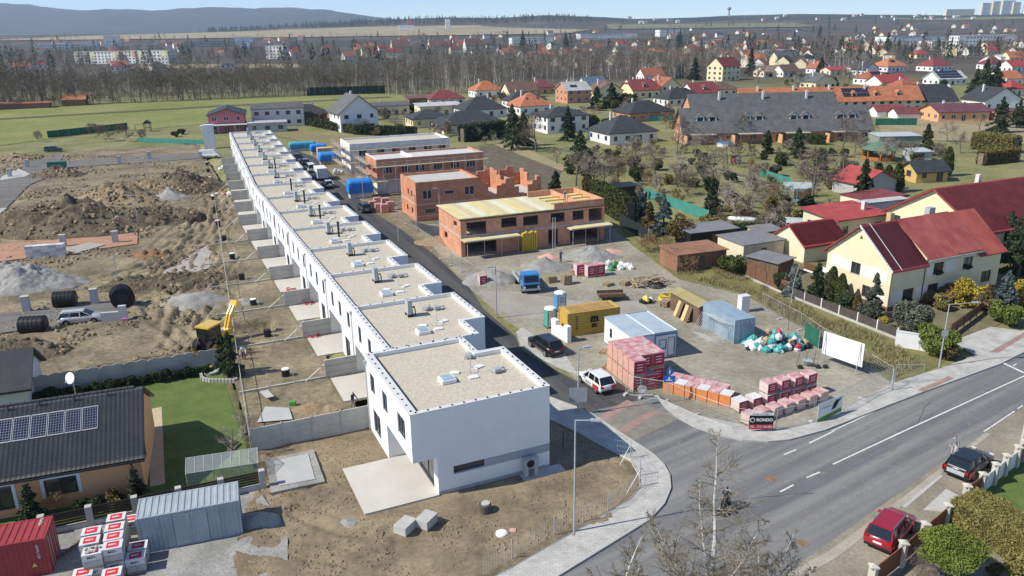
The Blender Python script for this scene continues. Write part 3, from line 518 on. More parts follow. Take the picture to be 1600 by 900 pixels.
clips(E,(.2,0),(.2,LN),12,ZT+.02); clips(E,(0,.15),(D,.15),12,ZT+.02); clips(E,(D-.2,0),(D-.2,ya),9,ZT+.02); clips(E,(0,LN-.15),(8.2,LN-.15),8,ZT+.02); clips(E,(8.0,ya),(8.0,LN),4,ZT+.02)
skylight(E,4.3,4.6,ZT-.3); paverpad(E,6.4,5.2,ZT-.3); duct(E,8.2,4.4,ZT-.3,10); duct(E,7.3,7.9,ZT-.3,60)
b=MB(); b.tube([(-.1,LN-.3,5.9),(-.1,LN-.3,.1)],.05,8); b.box(-.2,-.02,LN-.43,LN-.17,5.9,6.15); b.build('downpipe',STEEL,E)
MB().box(-3.55,xr-.01,-.15,yr-.05,-.1,.14).build('terrace',SLAB,E)
o=MB().box(8.05,9.15,-.75,-.33,.75,1.55).build('heat_pump',mat('unit_grey',(.36,.39,.40),.6,.08,1),E); MB().tube([(8.5,-.752,1.15),(8.5,-.775,1.15)],.30,20).build('fan_grille',BLK,o)
b=MB(); b.box(8.1,8.35,-.72,-.3,0,.745); b.box(8.85,9.1,-.72,-.3,0,.745); b.build('pedestal',CONC,o)
MB().box(7.9,11.2,-1.0,-.03,-.1,.1).build('footing_slab',CONC,E)
# --- garden dividing walls, kerbs, fences
def gardens():
    base=None
    for k in range(1,14):
        p,a=rowpos(k); big=(k==0)
        T=thing('garden_wall','grey concrete garden wall, %s from the end house'%ORD[k],'wall',p,a,'concrete walls between the gardens')
        for i in range(3): MB().box(-3.0,-.02,-.09,.09,.02+i*.64,.64+i*.64-.012).build('panel',CONC,T)
        MB().tube([(-3.05,0,1.5),(-5.0,-.1,.1)],.04,5).build('brace',WPL,T)
        if k<7:
            F=thing('garden_kerb_fence','low concrete kerb with thin wire fence, %s from the end house'%ORD[k],'fence',p,a,'wire fences between the gardens')
            MB().box(-10.7,-3.1,-.08,.08,-.2,.32).build('kerb',CONC,F)
            for x in (-10.5,-8.2,-5.9,-3.5): MB().cyl(x,0,.3,1.7,.03,n=5).build('post',STEEL,F)
        # water sump of the plot
        S=thing('sump_barrel','black plastic sump with lid in the soil, %s garden from the end house'%ORD[k],'barrel',(p[0]+(-6.3)*math.cos(R(a))-2.0*math.sin(R(a)),p[1]+(-6.3)*math.sin(R(a))+2.0*math.cos(R(a)),.1),a,'sumps in the gardens')
        MB().cyl(0,0,-.3,.75,.38,n=14).build('body',BLK,S); MB().cyl(0,0,.752,.83,.36,n=14).build('lid',WPL if k%2 else BLK,S)
gardens()
# near boundary wall of concrete panels
T=thing('panel_wall','pale concrete panel wall closing the first garden, beside the white end house','wall',rv(11.9,-9.2),24.3)
for i in range(4):
    for j in range(4): MB().box(i*2.3+.06,i*2.3+2.24,-.05,.05,.02+j*.5,.51+j*.5).build('panel',CONC,T)
for i in range(5): MB().box(i*2.3-.06,i*2.3+.06,-.09,.09,0,2.1).build('post',STEEL,T)
# long scaffold-tube fence on the garden line
T=thing('tube_fence','long pale tube fence along the foot of the gardens','fence',rv(11.9,-9.35),24.3)
T.rotation_euler=(0,0,R(20.8)); n=36; GT=mat('dull_tube',(.42,.42,.40),.6,.15,2)
for i in range(n+1): MB().cyl(0,i*2.75,-.1,1.45,.03,n=6).build('post',GT,T)
for i in range(n): MB().tube([(0,i*2.75+.05,1.42),(0,(i+1)*2.75-.05,1.42)],.03,5).build('rail',GT,T); MB().tube([(0,i*2.75+.05,.35),(0,(i+1)*2.75-.05,.35)],.022,5).build('rail',GT,T)

# ---------------------------------------------------------------- plants
BARK=mat('bark_grey_brown',(.16,.13,.10),.95,.3,2,rnd=.25); TWIG=mat('bare_twigs',(.20,.168,.122),.95,.25,.4,rnd=.22); BIRCH=mat('birch_bark',(.70,.68,.63),.8,.2,1.5,c2=(.56,.54,.50),rnd=.1); TWIGP=mat('purple_twigs',(.175,.132,.105),.95,.25,.4,rnd=.2); TWIGT=mat('tan_twigs',(.26,.17,.08),.95,.25,.4,rnd=.2); TWIGG=mat('pale_twigs',(.32,.28,.23),.95,.2,.4,rnd=.15)
def leafm(n,c,c2): return mat(n,c,.7,.3,1.2,c2=c2,rnd=.16,spec=.2)
FIR=leafm('spruce_needles',(.034,.05,.025),(.065,.085,.04)); PINE=leafm('pine_needles',(.035,.055,.025),(.07,.09,.035)); THUJA=leafm('thuja_leaf',(.05,.065,.02),(.09,.10,.03)); THUJB=leafm('bronzed_thuja',(.10,.075,.025),(.15,.11,.035)); BLUES=leafm('blue_spruce_needles',(.09,.125,.12),(.15,.19,.185)); LAUR=leafm('laurel_leaf',(.02,.04,.015),(.045,.07,.025)); GOLD=leafm('golden_leaf',(.30,.22,.03),(.42,.32,.05)); GREYL=leafm('grey_green_leaf',(.085,.095,.07),(.13,.14,.10)); OLIVE=leafm('olive_leaf',(.16,.14,.045),(.24,.205,.07)); GREENY=leafm('bright_green_leaf',(.10,.135,.025),(.17,.20,.04)); DRYG=leafm('dry_stalks',(.27,.215,.12),(.36,.29,.17)); GRSS=leafm('grass_blades',(.11,.13,.035),(.19,.18,.07)); BROWNH=leafm('brown_beech_leaf',(.16,.10,.05),(.22,.14,.07))
def norm(v): return v/np.maximum(np.linalg.norm(v,axis=-1,keepdims=True),1e-9)
def spawn(rs,S,D,L,k,ratio,lo,hi,side,up):
    n=len(S)*k; i=np.repeat(np.arange(len(S)),k); t=rs.uniform(lo,hi,n)[:,None]
    s=S[i]+D[i]*L[i][:,None]*t; d=norm(D[i]*.6+rs.normal(0,side,(n,3))+np.array([0,0,up])); l=L[i]*ratio*rs.uniform(.6,1.25,n)*(1.15-.5*t[:,0]); return s,d,l
def ribbons(rs,S,D,L,w,bend=.0):
    a=norm(np.cross(D,rs.normal(0,1,D.shape)))*(w/2); e=S+D*L[:,None]; v=np.stack([S-a,S+a,e+a*.35,e-a*.35],1); return v.reshape(-1,3)
def prisms(S,D,L,r0,r1,n=3):
    a=norm(np.cross(D,np.array([.31,.2,.93]))); b=np.cross(D,a); e=S+D*L[:,None]; vs=[]; 
    ring=[np.cos(2*np.pi*k/n)*a+np.sin(2*np.pi*k/n)*b for k in range(n)]; r0=np.asarray(r0).reshape(-1,1); r1=np.asarray(r1).reshape(-1,1)
    q=[]
    for k in range(n): j=(k+1)%n; q.append(np.stack([S+ring[k]*r0,S+ring[j]*r0,e+ring[j]*r1,e+ring[k]*r1],1))
    return np.concatenate(q).reshape(-1,3)
def bare_arrays(seed,h,spread=.35,k1=16,k2=5,k3=5,k4=0,tr=.02,clear=.25,up=.35,side=.5,tw=.035,stems=1):
    """trunk quads and crown quads (each an array of 4-vertex faces) of a leafless tree"""
    rs=np.random.RandomState(seed); T=[];C=[]
    for s in range(stems):
        base=np.array([rs.normal(0,.12*(stems>1)),rs.normal(0,.12*(stems>1)),0]); n=7; p=[base]; dr=np.array([rs.normal(0,.05+.12*(stems>1)),rs.normal(0,.05+.12*(stems>1)),1.])
        for i in range(n): dr=norm(dr+rs.normal(0,.05,3)*[1,1,0]); p.append(p[-1]+dr*h*.92/n)
        p=np.array(p); D=np.diff(p,axis=0); L=np.linalg.norm(D,axis=1); D=norm(D); r=h*tr*np.linspace(1,.12,n+1)
        T.append(prisms(p[:-1],D,L*1.02,r[:-1],r[1:],5))
        t=rs.uniform(clear,1,k1)**.85; q=t*n; i=np.minimum(q.astype(int),n-1); S=p[i]+D[i]*(L[i]*(q-i))[:,None]
        az=rs.uniform(0,2*np.pi,k1); d=norm(np.stack([np.cos(az),np.sin(az),np.full(k1,up+.25)+rs.normal(0,.2,k1)],1)); l=h*spread*(1.15-.75*t)*rs.uniform(.75,1.2,k1); rr=h*tr*.42*(1.1-t)
        C.append(prisms(S,d,l,rr,rr*.25,3))
        S2,d2,l2=spawn(rs,S,d,l,k2,.55,.25,1,side,up*.5); C.append(ribbons(rs,S2,d2,l2,tw*1.5))
        S3,d3,l3=spawn(rs,S2,d2,l2,k3,.55,.2,1,side,up*.4); C.append(ribbons(rs,S3,d3,l3,tw))
        if k4: S4,d4,l4=spawn(rs,S3,d3,l3,k4,.6,.2,1,side,up*.2); C.append(ribbons(rs,S4,d4,l4,tw*.7))
    return np.concatenate(T),np.concatenate(C)
def quads(name,v,m,smooth=False): return npmesh(name,v,np.arange(len(v)).reshape(-1,4),m,smooth)
def leaves(rs,P,size,N=None,flat=.0):
    n=len(P); a=norm(rs.normal(0,1,(n,3))); 
    if N is not None: a=norm(np.cross(N,a))
    b=norm(np.cross(a,N if N is not None else rs.normal(0,1,(n,3)))); s=size*rs.uniform(.6,1.3,(n,1)); a=a*s; b=b*s*.6
    return np.stack([P-a-b,P+a-b*.4,P+a+b,P-a*.5+b],1).reshape(-1,3)
def blob_pts(rs,n,rx,ry,z0,z1,clumps=14,lump=.35,shell=.72):
    """points in a lumpy crown: several overlapping clumps near the surface of an ellipsoid"""
    cz=(z0+z1)/2; rz=(z1-z0)/2; c=norm(rs.normal(0,1,(clumps,3)))*rs.uniform(.45,.78,(clumps,1)); i=rs.randint(0,clumps,n)
    p=c[i]+norm(rs.normal(0,1,(n,3)))*(lump*rs.uniform(shell,1.05,(n,1))); return p*[rx,ry,rz]+[0,0,cz]
_pl={}
def proto(key,fn):
    if key not in _pl: _pl[key]=fn()
    return _pl[key]
def plant(name,label,cat,loc,parts,scale=1,rz=0,group=None):
    T=thing(name,label,cat,loc,rz,group); T.scale=scale if isinstance(scale,tuple) else (scale,)*3
    for n,me in parts: put(n,me,T)
    return T
def p_bare(seed,h=1,twig=None,bark=None,**k):
    def f():
        t,c=bare_arrays(seed,h,**k); return [('trunk',quads('trunk',t,bark or BARK,True)),('crown',quads('crown',c,twig or TWIG))]
    return proto(('bare',seed,h,(twig or TWIG).name,(bark or BARK).name,tuple(sorted(k.items()))),f)
def p_conifer(seed,m,h=8,r=2.2,n=9000,size=.16,base=.06,droop=.25,power=.85):
    def f():
        rs=np.random.RandomState(seed); nb=int(26+h*9); zb=h*(base+(1-base)*rs.uniform(0,1,nb)**.85); az=rs.uniform(0,2*np.pi,nb); bl=r*((1-zb/h)**power)*rs.uniform(.5,1.22,nb)+.1
        w=bl+.15; i=rs.choice(nb,n,p=w/w.sum()); t=rs.uniform(.12,1,n)**.7; d=bl[i]*t; sp=.16*bl[i]*(1.2-t)+.05
        P=np.stack([np.cos(az[i])*d,np.sin(az[i])*d,zb[i]-droop*d*t+.02*h*(1-t)],1)+rs.normal(0,1,(n,3))*sp[:,None]*[1,1,.45]
        P[:,2]=np.clip(P[:,2],.05,h); tip=np.stack([rs.normal(0,.05,60),rs.normal(0,.05,60),h*rs.uniform(.9,1.03,60)],1); P=np.concatenate([P,tip])
        b=MB(); b.tube([(0,0,0),(0,0,h*.9)],[r*.07+.05,.02],6); return [('trunk',b.mesh('trunk',BARK,True)),('crown',quads('crown',leaves(rs,P,size),m))]
    return proto(('con',seed,m.name,h,r,n,size),f)
def p_shrub(seed,m,rx=1,ry=1,h=1.6,n=3500,size=.09,clumps=14,z0=.05,lump=.4,stem=True):
    def f():
        rs=np.random.RandomState(seed); P=blob_pts(rs,n,rx,ry,z0,h,clumps,lump); P[:,2]=np.maximum(P[:,2],.02); out=[]
        b=MB(); 
        for k in range(4): a=k*1.6; b.tube([(0,0,0),(math.cos(a)*rx*.35,math.sin(a)*ry*.35,max(z0,h*.45)),(math.cos(a)*rx*.55,math.sin(a)*ry*.55,h*.75)],[.05,.035,.012],4)
        return [('trunk',b.mesh('trunk',BARK,True)),('crown',quads('crown',leaves(rs,P,size),m))]
    return proto(('shr',seed,m.name,rx,ry,h,n,size),f)
def p_column(seed,m,r=.55,h=3.5,n=4000,size=.09):
    def f():
        rs=np.random.RandomState(seed); z=h*rs.uniform(0.02,1,n); pr=r*np.minimum(1,((1-z/h)*2.2+.02))**.6*np.minimum(1,.75+z/h); az=rs.uniform(0,2*np.pi,n); q=pr*rs.uniform(.75,1.05,n)*(1+.12*np.sin(az*3+z*2))
        b=MB(); b.tube([(0,0,0),(0,0,h*.8)],[.07,.02],5); return [('trunk',b.mesh('trunk',BARK,True)),('crown',quads('crown',leaves(rs,np.stack([np.cos(az)*q,np.sin(az)*q,z],1),size),m))]
    return proto(('col',seed,m.name,r,h,n,size),f)
def hedge(name,label,p0,p1,w,h,m,n=None,size=.1,seed=1,cat='hedge',group=None,z=0):
    L=math.hypot(p1[0]-p0[0],p1[1]-p0[1]); rs=np.random.RandomState(seed); n=n or int(L*(w+2*h)*110)
    T=thing(name,label,cat,(p0[0],p0[1],z),math.degrees(math.atan2(p1[1]-p0[1],p1[0]-p0[0])),group)
    per=rs.uniform(0,w+2*h,n); x=rs.uniform(0,L,n); wob=.05*np.sin(x*1.7+seed)+.03*np.sin(x*4.1)
    y=np.where(per<h,-w/2,np.where(per<h+w,per-h-w/2,w/2)); zz=np.where(per<h,per,np.where(per<h+w,h,2*h+w-per)); P=np.stack([x,y*(1+wob),zz*(1+wob*.6)],1)+rs.normal(0,.07,(n,3)); P[:,2]=np.maximum(P[:,2],.02)
    put('foliage',quads('foliage',leaves(rs,P,size),m),T); b=MB(); b.box(.1,L-.1,-w*.3,w*.3,.05,h*.86); b.build('branches',BARK,T); return T
def merge_stuff(name,label_mats,plist,protos,seed):
    """one mass of trees: protos = list of (vertex array, material index)"""
    rs=np.random.RandomState(seed); V=[];MI=[]
    for (x,y,z,s,k) in plist:
        a=rs.uniform(0,2*np.pi); c,sn=math.cos(a),math.sin(a); M=np.array([[c,-sn,0],[sn,c,0],[0,0,1]])*s
        for v,mi in protos[k]: V.append(v@M.T+[x,y,z]); MI.append(np.full(len(v)//4,mi))
    V=np.concatenate(V); o=put(name,npmesh(name,V,np.arange(len(V)).reshape(-1,4),label_mats,False,np.concatenate(MI)),kind='stuff'); return o
# ---------------------------------------------------------------- the woods
def rnd_in(rs,poly,n):
    xs=[p[0] for p in poly]; ys_=[p[1] for p in poly]; out=np.zeros((0,2))
    while len(out)<n:
        q=np.stack([rs.uniform(min(xs),max(xs),n*2),rs.uniform(min(ys_),max(ys_),n*2)],1); out=np.concatenate([out,q[inpoly(q[:,0],q[:,1],poly)]])
    return out[:n]
rs=np.random.RandomState(11)
WA=[]
for sd,kw in ((1,dict(spread=.26,k1=18,k2=5,k3=4,tr=.011,clear=.12,up=.6,tw=.0065)),(2,dict(spread=.34,k1=16,k2=6,k3=4,tr=.012,clear=.08,up=.45,tw=.0065)),(3,dict(spread=.2,k1=16,k2=5,k3=3,tr=.009,clear=.15,up=.9,tw=.006)),(4,dict(spread=.3,k1=14,k2=6,k3=4,tr=.010,clear=.04,up=.6,tw=.007))): WA.append(bare_arrays(sd,1.0,**kw))
cone=[]
for k in range(70):
    z=rs.uniform(.05,1); r=.2*(1-z)+.01; a=rs.uniform(0,6.28); cone.append((math.cos(a)*r,math.sin(a)*r,z))
CON=leaves(rs,np.array(cone),.055)
WP=[[(t,0),(c,1)] for t,c in WA]; WP+=[[(WA[2][0],2),(WA[2][1],3)],[(CON,4)],[(WA[1][0][:20],0),(WA[1][1][::1][:4*150]*1,1)]]
WM=[BARK,TWIG,BIRCH,TWIGG,FIR]
front=[(-260.07,321.69,0),(-238.33,338.12,0),(-222.62,356.08,0),(-199.79,365.81,0),(-175.73,376.06,0),(-149.61,385.05,0),(-122.84,396.40,0),(-93.57,404.35,0),(-63.13,412.63,0)]
wl=[p[:2] for p in front]+[(10,560),(-110,520),(-290,490),(-480,450)]
front2=[(-60.61,404.18,0),(-45.75,401.46,0),(-30.10,402.48,0),(-11.63,419.54,0),(12.24,451.90,0),(39.07,478.11,0),(74.94,493.45,0),(100.63,487.36,0),(120.69,494.93,0)]
wm=[p[:2] for p in front2]+[(190,640),(60,690),(-60,640)]
P=[]
for x,y in rnd_in(rs,wl,760): P.append((x,y,0,rs.uniform(9,17),rs.choice([0,1,2,3])))
for x,y in rnd_in(rs,wm,700): P.append((x,y,0,rs.uniform(11,18),rs.choice([0,1,4,4,3])))
merge_stuff('wood',WM,P,WP,3)
P=[]
for x,y in rnd_in(rs,[(185.76,621.37,0)[:2],(249.89,601.26,0)[:2],(333.33,687.82,0)[:2],(438.85,703.32,0)[:2],(486.26,656.29,0)[:2],(598.38,809.80,0)[:2],(439.95,941.15,0)[:2],(253.30,850.39,0)[:2]],190): P.append((x,y,0,rs.uniform(9,16),rs.choice([0,1,4,4,5,5,3])))
merge_stuff('wood',WM,P,WP,4)
P=[]
for i in range(2600):
    y=rs.uniform(620,3300) if i%3 else rs.uniform(600,1400); x=y*rs.uniform(-.68,.72); p=800+1309*x/y
    if 2100<y<3150 and -.66<x/y<.1: continue
    if y>2300 and rs.rand()<.5: continue
    P.append((x,y,float(terr(x,y)),rs.uniform(9,17)*(1+y/6000),rs.choice([6,6,6,0,3,3,1,5] if y<1200 else [6,6,6,6,6,6,5])))
merge_stuff('far_trees',WM,P,WP,5)
P=[]
for i in range(900):
    p=rs.uniform(330,930); y=rs.uniform(3230,3500); x=y*(p-800)/1309; P.append((x,y,float(terr(x,y))-2,rs.uniform(14,22),rs.choice([5,5,6])))
merge_stuff('far_trees',WM,P,WP,6)
P=[]
for ln,n_ in ((front,420),(front2,260)):
    for i in range(n_):
        s=rs.uniform(0,len(ln)-1.001); k=int(s); f_=s-k; P.append((ln[k][0]+(ln[k+1][0]-ln[k][0])*f_,ln[k][1]+(ln[k+1][1]-ln[k][1])*f_+rs.uniform(0,22),0,rs.uniform(2.5,6.5),3))
merge_stuff('undergrowth',WM,P,WP,8)
# trees on the edge of the woods that can be told apart
bare_forest=[p_bare(20+k,1.0,spread=s,k1=20,k2=6,k3=5,tr=.012,clear=cl,up=u,tw=.0055) for k,(s,cl,u) in enumerate([(.26,.22,.6),(.3,.15,.5),(.22,.3,.8),(.33,.12,.45)])]
birch_forest=[p_bare(30+k,1.0,TWIGG,BIRCH,spread=.2,k1=16,k2=5,k3=4,tr=.010,clear=.3,up=.9,tw=.005) for k in range(2)]
for line_,n,hh,lab,pr,g in ((front,72,(12,20),'tall bare tree on the edge of the wood behind the meadow',bare_forest,'bare trees along the meadow'),(front2,46,(10,16),'slender pale-stemmed bare tree on the edge of the young wood',birch_forest+bare_forest[:1],'bare trees along the young wood')):
    for i in range(n):
        s=(i+rs.uniform(.1,.9))/n*(len(line_)-1); k=int(s); a,b_=line_[k],line_[k+1]; f_=s-k; x=a[0]+(b_[0]-a[0])*f_; y=a[1]+(b_[1]-a[1])*f_+rs.uniform(0,9)
        plant('bare_tree',lab,'tree',(x,y,0),pr[rs.randint(len(pr))],float(rs.uniform(*hh)),float(rs.uniform(0,360)),g)
for px,py,h in ((12,160,26),(38,161,25),(52,163,27),(66,166,26)): pass
for q,h in (((-225.36,379.24,0),27),((-222.80,382.08,0),26),((-213.95,374.23,0),28),((-228.32,370.28,0),25)): plant('bare_tree','very tall dark bare tree beside the long red-roofed shed','tree',q,bare_forest[2],float(h),float(h*40),'very tall trees by the shed')
plant('bare_tree','pale bare tree standing alone on the meadow edge behind the white gabled house','tree',(-78.27,419.60,0),birch_forest[0],17.)

# ---------------------------------------------------------------- houses of the neighbourhood
WC=dict(white=(.74,.73,.70),cream=(.70,.62,.45),yellow=(.74,.65,.41),pale=(.74,.68,.48),terra=(.55,.27,.17),pink=(.50,.17,.18),orange=(.64,.36,.18),grey=(.40,.40,.39),brown=(.22,.13,.08),red=(.45,.12,.10),ochre=(.55,.36,.12))
RC=dict(black=(.045,.047,.052),grey=(.105,.105,.105),dred=(.20,.05,.05),maroon=(.16,.05,.055),orange=(.42,.155,.075),brick=(.32,.115,.065),brown=(.15,.09,.07),red=(.34,.06,.055),purple=(.14,.055,.07),lgrey=(.42,.42,.41),tan=(.30,.21,.15),blue=(.10,.14,.2))
def WALL(k): return mat('render_'+k,WC[k],.9,.05,.4,rnd=.05)
def ROOF(k):
    n='roof_'+k; return MATS[n] if n in MATS else rows_mat(n,RC[k],.34,0,.04,.7,.26)
SOLP=mat('solar_cell',(.012,.018,.04),.15,.3,2,spec=.7); SOLF=mat('solar_frame',(.5,.51,.52),.4,.05,1,metal=.5); WOOD=mat('weathered_wood',(.16,.10,.065),.85,.25,1.5,fine=.15); PLANK=mat('fresh_timber',(.52,.40,.20),.85,.15,1,c2=(.60,.47,.26),fine=.1)
def tile_sheet(name,parent,w,run,z0,z1,m,y0,flip=False,pw=.30,ph=.36,x0=0):
    """slope laid with interlocking tiles: rolls across, stepped courses up the slope; real relief in one part"""
    sl=math.hypot(run,z1-z0); nr=max(2,int(sl/ph)); nc=int(w/pw); xs=np.linspace(0,w,nc*4+1); t=[]; off=[]
    for r_ in range(nr): t+=[r_/nr,(r_+1)/nr-.0005]; off+=[.045,.0]
    t=np.array(t); off=np.array(off); X_,T_=np.meshgrid(xs,t); O_=np.repeat(off[:,None],len(xs),1)+.03*np.abs(np.sin(np.pi*X_/pw))
    ny,nz=-(z1-z0)/sl,run/sl; s=-1 if flip else 1; Y_=y0+s*(T_*run+ny*O_); Z_=z0+T_*(z1-z0)+nz*O_
    return put(name,gridmesh(name,(X_ if not flip else w-X_)+x0,Y_,Z_,m,False),parent,kind='stuff')
def house(label,loc,w,d,h,roof='gable',rh=3,rz=AR,wc='white',rc='black',ridge='x',over=.5,st=None,chim=((.3,.6),),wins=True,name='house',cat='house',group=None,solar=None,dorm=0,sky_=0,lod=2,balcony=False,tiles=False):
    """x along the front, y into the depth; loc is the middle of the front wall's foot"""
    T=thing(name,label,cat,loc,rz,group); x0,x1=-w/2,w/2; wm=WALL(wc); rm=ROOF(rc); st=st or max(1,round(h/2.8)); b=MB()
    faces=[((x0,0),(x1,0),w),((x1,d),(x0,d),w),((x0,d),(x0,0),d),((x1,0),(x1,d),d)]
    for fi,(p,q,L) in enumerate(faces):
        H=[]
        if wins and fi!=1:
            n=max(1,int(L/3.3)); 
            for s in range(st):
                for i in range(n):
                    c=L*(i+.5)/n; zb=s*h/st+(.95 if h/st>2.3 else .6); ww=1.5 if (i+s+fi)%3 else 1.1; zt=zb+1.25
                    if s==0 and i==n//2 and fi==0: zb=.1; zt=2.15
                    if zt<h-.15: H.append((c-ww/2,c+ww/2,zb,zt,2 if ww>1.2 else 1))
        wall(b,p,q,-.3,h,H,.18); holes_to_windows(T,p,q,H,fm=FRW if wc in('terra','orange','pink','brown') else FRM,sill=lod>1)
    m=(x0+x1)/2
    def zat(x,y):
        if roof=='gable': return h+rh*(1-abs(x-m)/(w/2)) if ridge=='y' else h+rh*(1-abs(y-d/2)/(d/2))
        return h
    if roof in('gable','half'):
        k=1 if roof=='gable' else .999
        if ridge=='x':
            for x,s in ((x0,1),(x1,-1)): b.poly(*([(x,d,h),(x,0,h),(x,d/2,h+rh-.05)] if s>0 else [(x,0,h),(x,d,h),(x,d/2,h+rh-.05)]))
        else:
            b.poly((x0,0,h),(x1,0,h),(m,0,h+rh-.05)); b.poly((x1,d,h),(x0,d,h),(m,d,h+rh-.05))
    b.build('wall',wm,T); r=MB(); o=over
    if roof=='gable' and ridge=='x':
        e=h-rh*o/(d/2)+.12; z=h+rh+.12; r.slab([(x0-o,-o,e),(x1+o,-o,e),(x1+o,d/2,z),(x0-o,d/2,z)],.2); r.slab([(x1+o,d+o,e),(x0-o,d+o,e),(x0-o,d/2,z),(x1+o,d/2,z)],.2)
    elif roof=='gable':
        e=h-rh*o/(w/2)+.12; z=h+rh+.12; r.slab([(x0-o,d+o,e),(x0-o,-o,e),(m,-o,z),(m,d+o,z)],.2); r.slab([(x1+o,-o,e),(x1+o,d+o,e),(m,d+o,z),(m,-o,z)],.2)
    elif roof=='hip':
        i=min(w,d)/2+o; z=h+rh+.1; e=h+.06; A=[(x0-o,-o,e),(x1+o,-o,e),(x1+o,d+o,e),(x0-o,d+o,e)]
        if w>=d: k1,k2=(x0-o+i,d/2,z),(x1+o-i,d/2,z); F=[[A[0],A[1],k2,k1],[A[1],A[2],k2],[A[2],A[3],k1,k2],[A[3],A[0],k1]]
        else: k1,k2=(m,-o+i,z),(m,d+o-i,z); F=[[A[0],A[1],k1],[A[1],A[2],k2,k1],[A[2],A[3],k2],[A[3],A[0],k1,k2]]
        for f_ in F: r.slab(f_,.18)
    elif roof=='half':   # hipped gables
        z=h+rh+.12; q=.35
        if ridge=='x':
            e=h-rh*o/(d/2)+.12; ym=d/2; zq=h+rh*(1-q)+.12; a=(d/2)*(q)
            r.slab([(x0-o,-o,e),(x1+o,-o,e),(x1+o,ym-a,zq),(x1-a,ym,z),(x0+a,ym,z),(x0-o,ym-a,zq)],.2); r.slab([(x1+o,d+o,e),(x0-o,d+o,e),(x0-o,ym+a,zq),(x0+a,ym,z),(x1-a,ym,z),(x1+o,ym+a,zq)],.2)
            r.slab([(x0-o,ym+a,zq),(x0-o,ym-a,zq),(x0+a,ym,z)],.2); r.slab([(x1+o,ym-a,zq),(x1+o,ym+a,zq),(x1-a,ym,z)],.2)
        else:
            e=h-rh*o/(w/2)+.12; zq=h+rh*(1-q)+.12; a=(w/2)*q
            r.slab([(x0-o,d+o,e),(x0-o,-o,e),(m-a,-o,zq),(m,a,z),(m,d-a,z),(m-a,d+o,zq)],.2); r.slab([(x1+o,-o,e),(x1+o,d+o,e),(m+a,d+o,zq),(m,d-a,z),(m,a,z),(m+a,-o,zq)],.2)
            r.slab([(m-a,-o,zq),(m+a,-o,zq),(m,a,z)],.2); r.slab([(m+a,d+o,zq),(m-a,d+o,zq),(m,d-a,z)],.2)
    elif roof=='shed': r.slab([(x0-o,-o,h+.15),(x1+o,-o,h+.15),(x1+o,d+o,h+rh),(x0-o,d+o,h+rh)],.2); 
    else: r.box(x0-.15,x1+.15,-.15,d+.15,h+.003,h+.25)
    RR=r.build('roof',rm,T)
    if roof=='shed':
        g=MB(); g.poly((x0,d,h),(x0,0,h),(x0,d,h+rh-.1)); g.poly((x1,0,h),(x1,d,h),(x1,d,h+rh-.1)); g.poly((x1,d,h),(x0,d,h),(x0,d,h+rh-.1),(x1,d,h+rh-.1)); g.build('gable_wall',wm,T)
    if tiles and ridge=='x' and roof=='gable': zz0=h-rh*o/(d/2)+.14; tile_sheet('tiles',RR,w+2*o,d/2+o,zz0,h+rh+.14,rm,-o,x0=x0-o); tile_sheet('tiles',RR,w+2*o,d/2+o,zz0,h+rh+.14,rm,d+o,True,x0=x0-o)
    for c in chim:
        cx=x0+w*c[0]; cy=d*c[1]; zz=h+rh*.3 if roof!='flat' else h
        cb=MB().box(cx-.3,cx+.3,cy-.3,cy+.3,zz,h+(rh if roof!='flat' else 0)+.9).build('chimney',mat('chimney_render',(.62,.60,.56),.9,.1,1),RR)
    if roof in('gable','hip','half') and (solar or sky_):
        # pieces lying in the front slope (or left slope when the ridge runs into the depth)
        if ridge=='x' or roof=='hip' and w>=d: run=d/2+o; mk=lambda s,t:(x0-o+s,-o+t*run,h-rh*o/(d/2)*(roof!='hip')+.12+t*(rh+rh*o/(d/2)*(roof!='hip')))
        else: run=w/2+o; mk=lambda s,t:(x0-o+t*run,d+o-s,h-rh*o/(w/2)*(roof!='hip')+.12+t*(rh+rh*o/(w/2)*(roof!='hip')))
        def panel(nm,s0,s1,t0,t1,mt,par,lift=.06):
            q=[Vector(mk(s0,t0)),Vector(mk(s1,t0)),Vector(mk(s1,t1)),Vector(mk(s0,t1))]; q=[v+Vector((0,0,lift)) for v in q]; return MB().slab([tuple(v) for v in q],.05).build(nm,mt,par)
        if solar:
            s0,n,t0,rows_=solar
            for i in range(n):
                for j in range(rows_): panel('solar_panel',s0+i*1.08,s0+i*1.08+1.0,t0+j*.3,t0+j*.3+.27,SOLP,RR)
        for i in range(sky_): s=(w if ridge=='x' else d)*(i+1)/(sky_+1); panel('roof_window',s,s+.8,.45,.62,GL,RR)
    for i in range(dorm):
        cx=x0+w*(i+1)/(dorm+1); t=.28; yy=d/2*t; zz=h+rh*t; hh=1.5
        D=MB().prism([(cx-.9,yy),(cx+.9,yy),(cx+.9,d/2*.9),(cx-.9,d/2*.9)],zz-.2,zz+hh*.8); D.poly((cx-.9,yy,zz+hh*.8),(cx+.9,yy,zz+hh*.8),(cx,yy,zz+hh*1.3)); D=D.build('dormer',wm,T)
        q=MB(); z1_=zz+hh*1.35; q.slab([(cx-1.2,d/2,zz+hh*.66),(cx-1.2,yy-.3,zz+hh*.66),(cx,yy-.3,z1_),(cx,d/2,z1_)],.12); q.slab([(cx+1.2,yy-.3,zz+hh*.66),(cx+1.2,d/2,zz+hh*.66),(cx,d/2,z1_),(cx,yy-.3,z1_)],.12); q.build('dormer_roof',rm,D); MB().box(cx-.55,cx+.55,yy-.03,yy+.02,zz+.15,zz+1.05).build('dormer_window',GL,D)
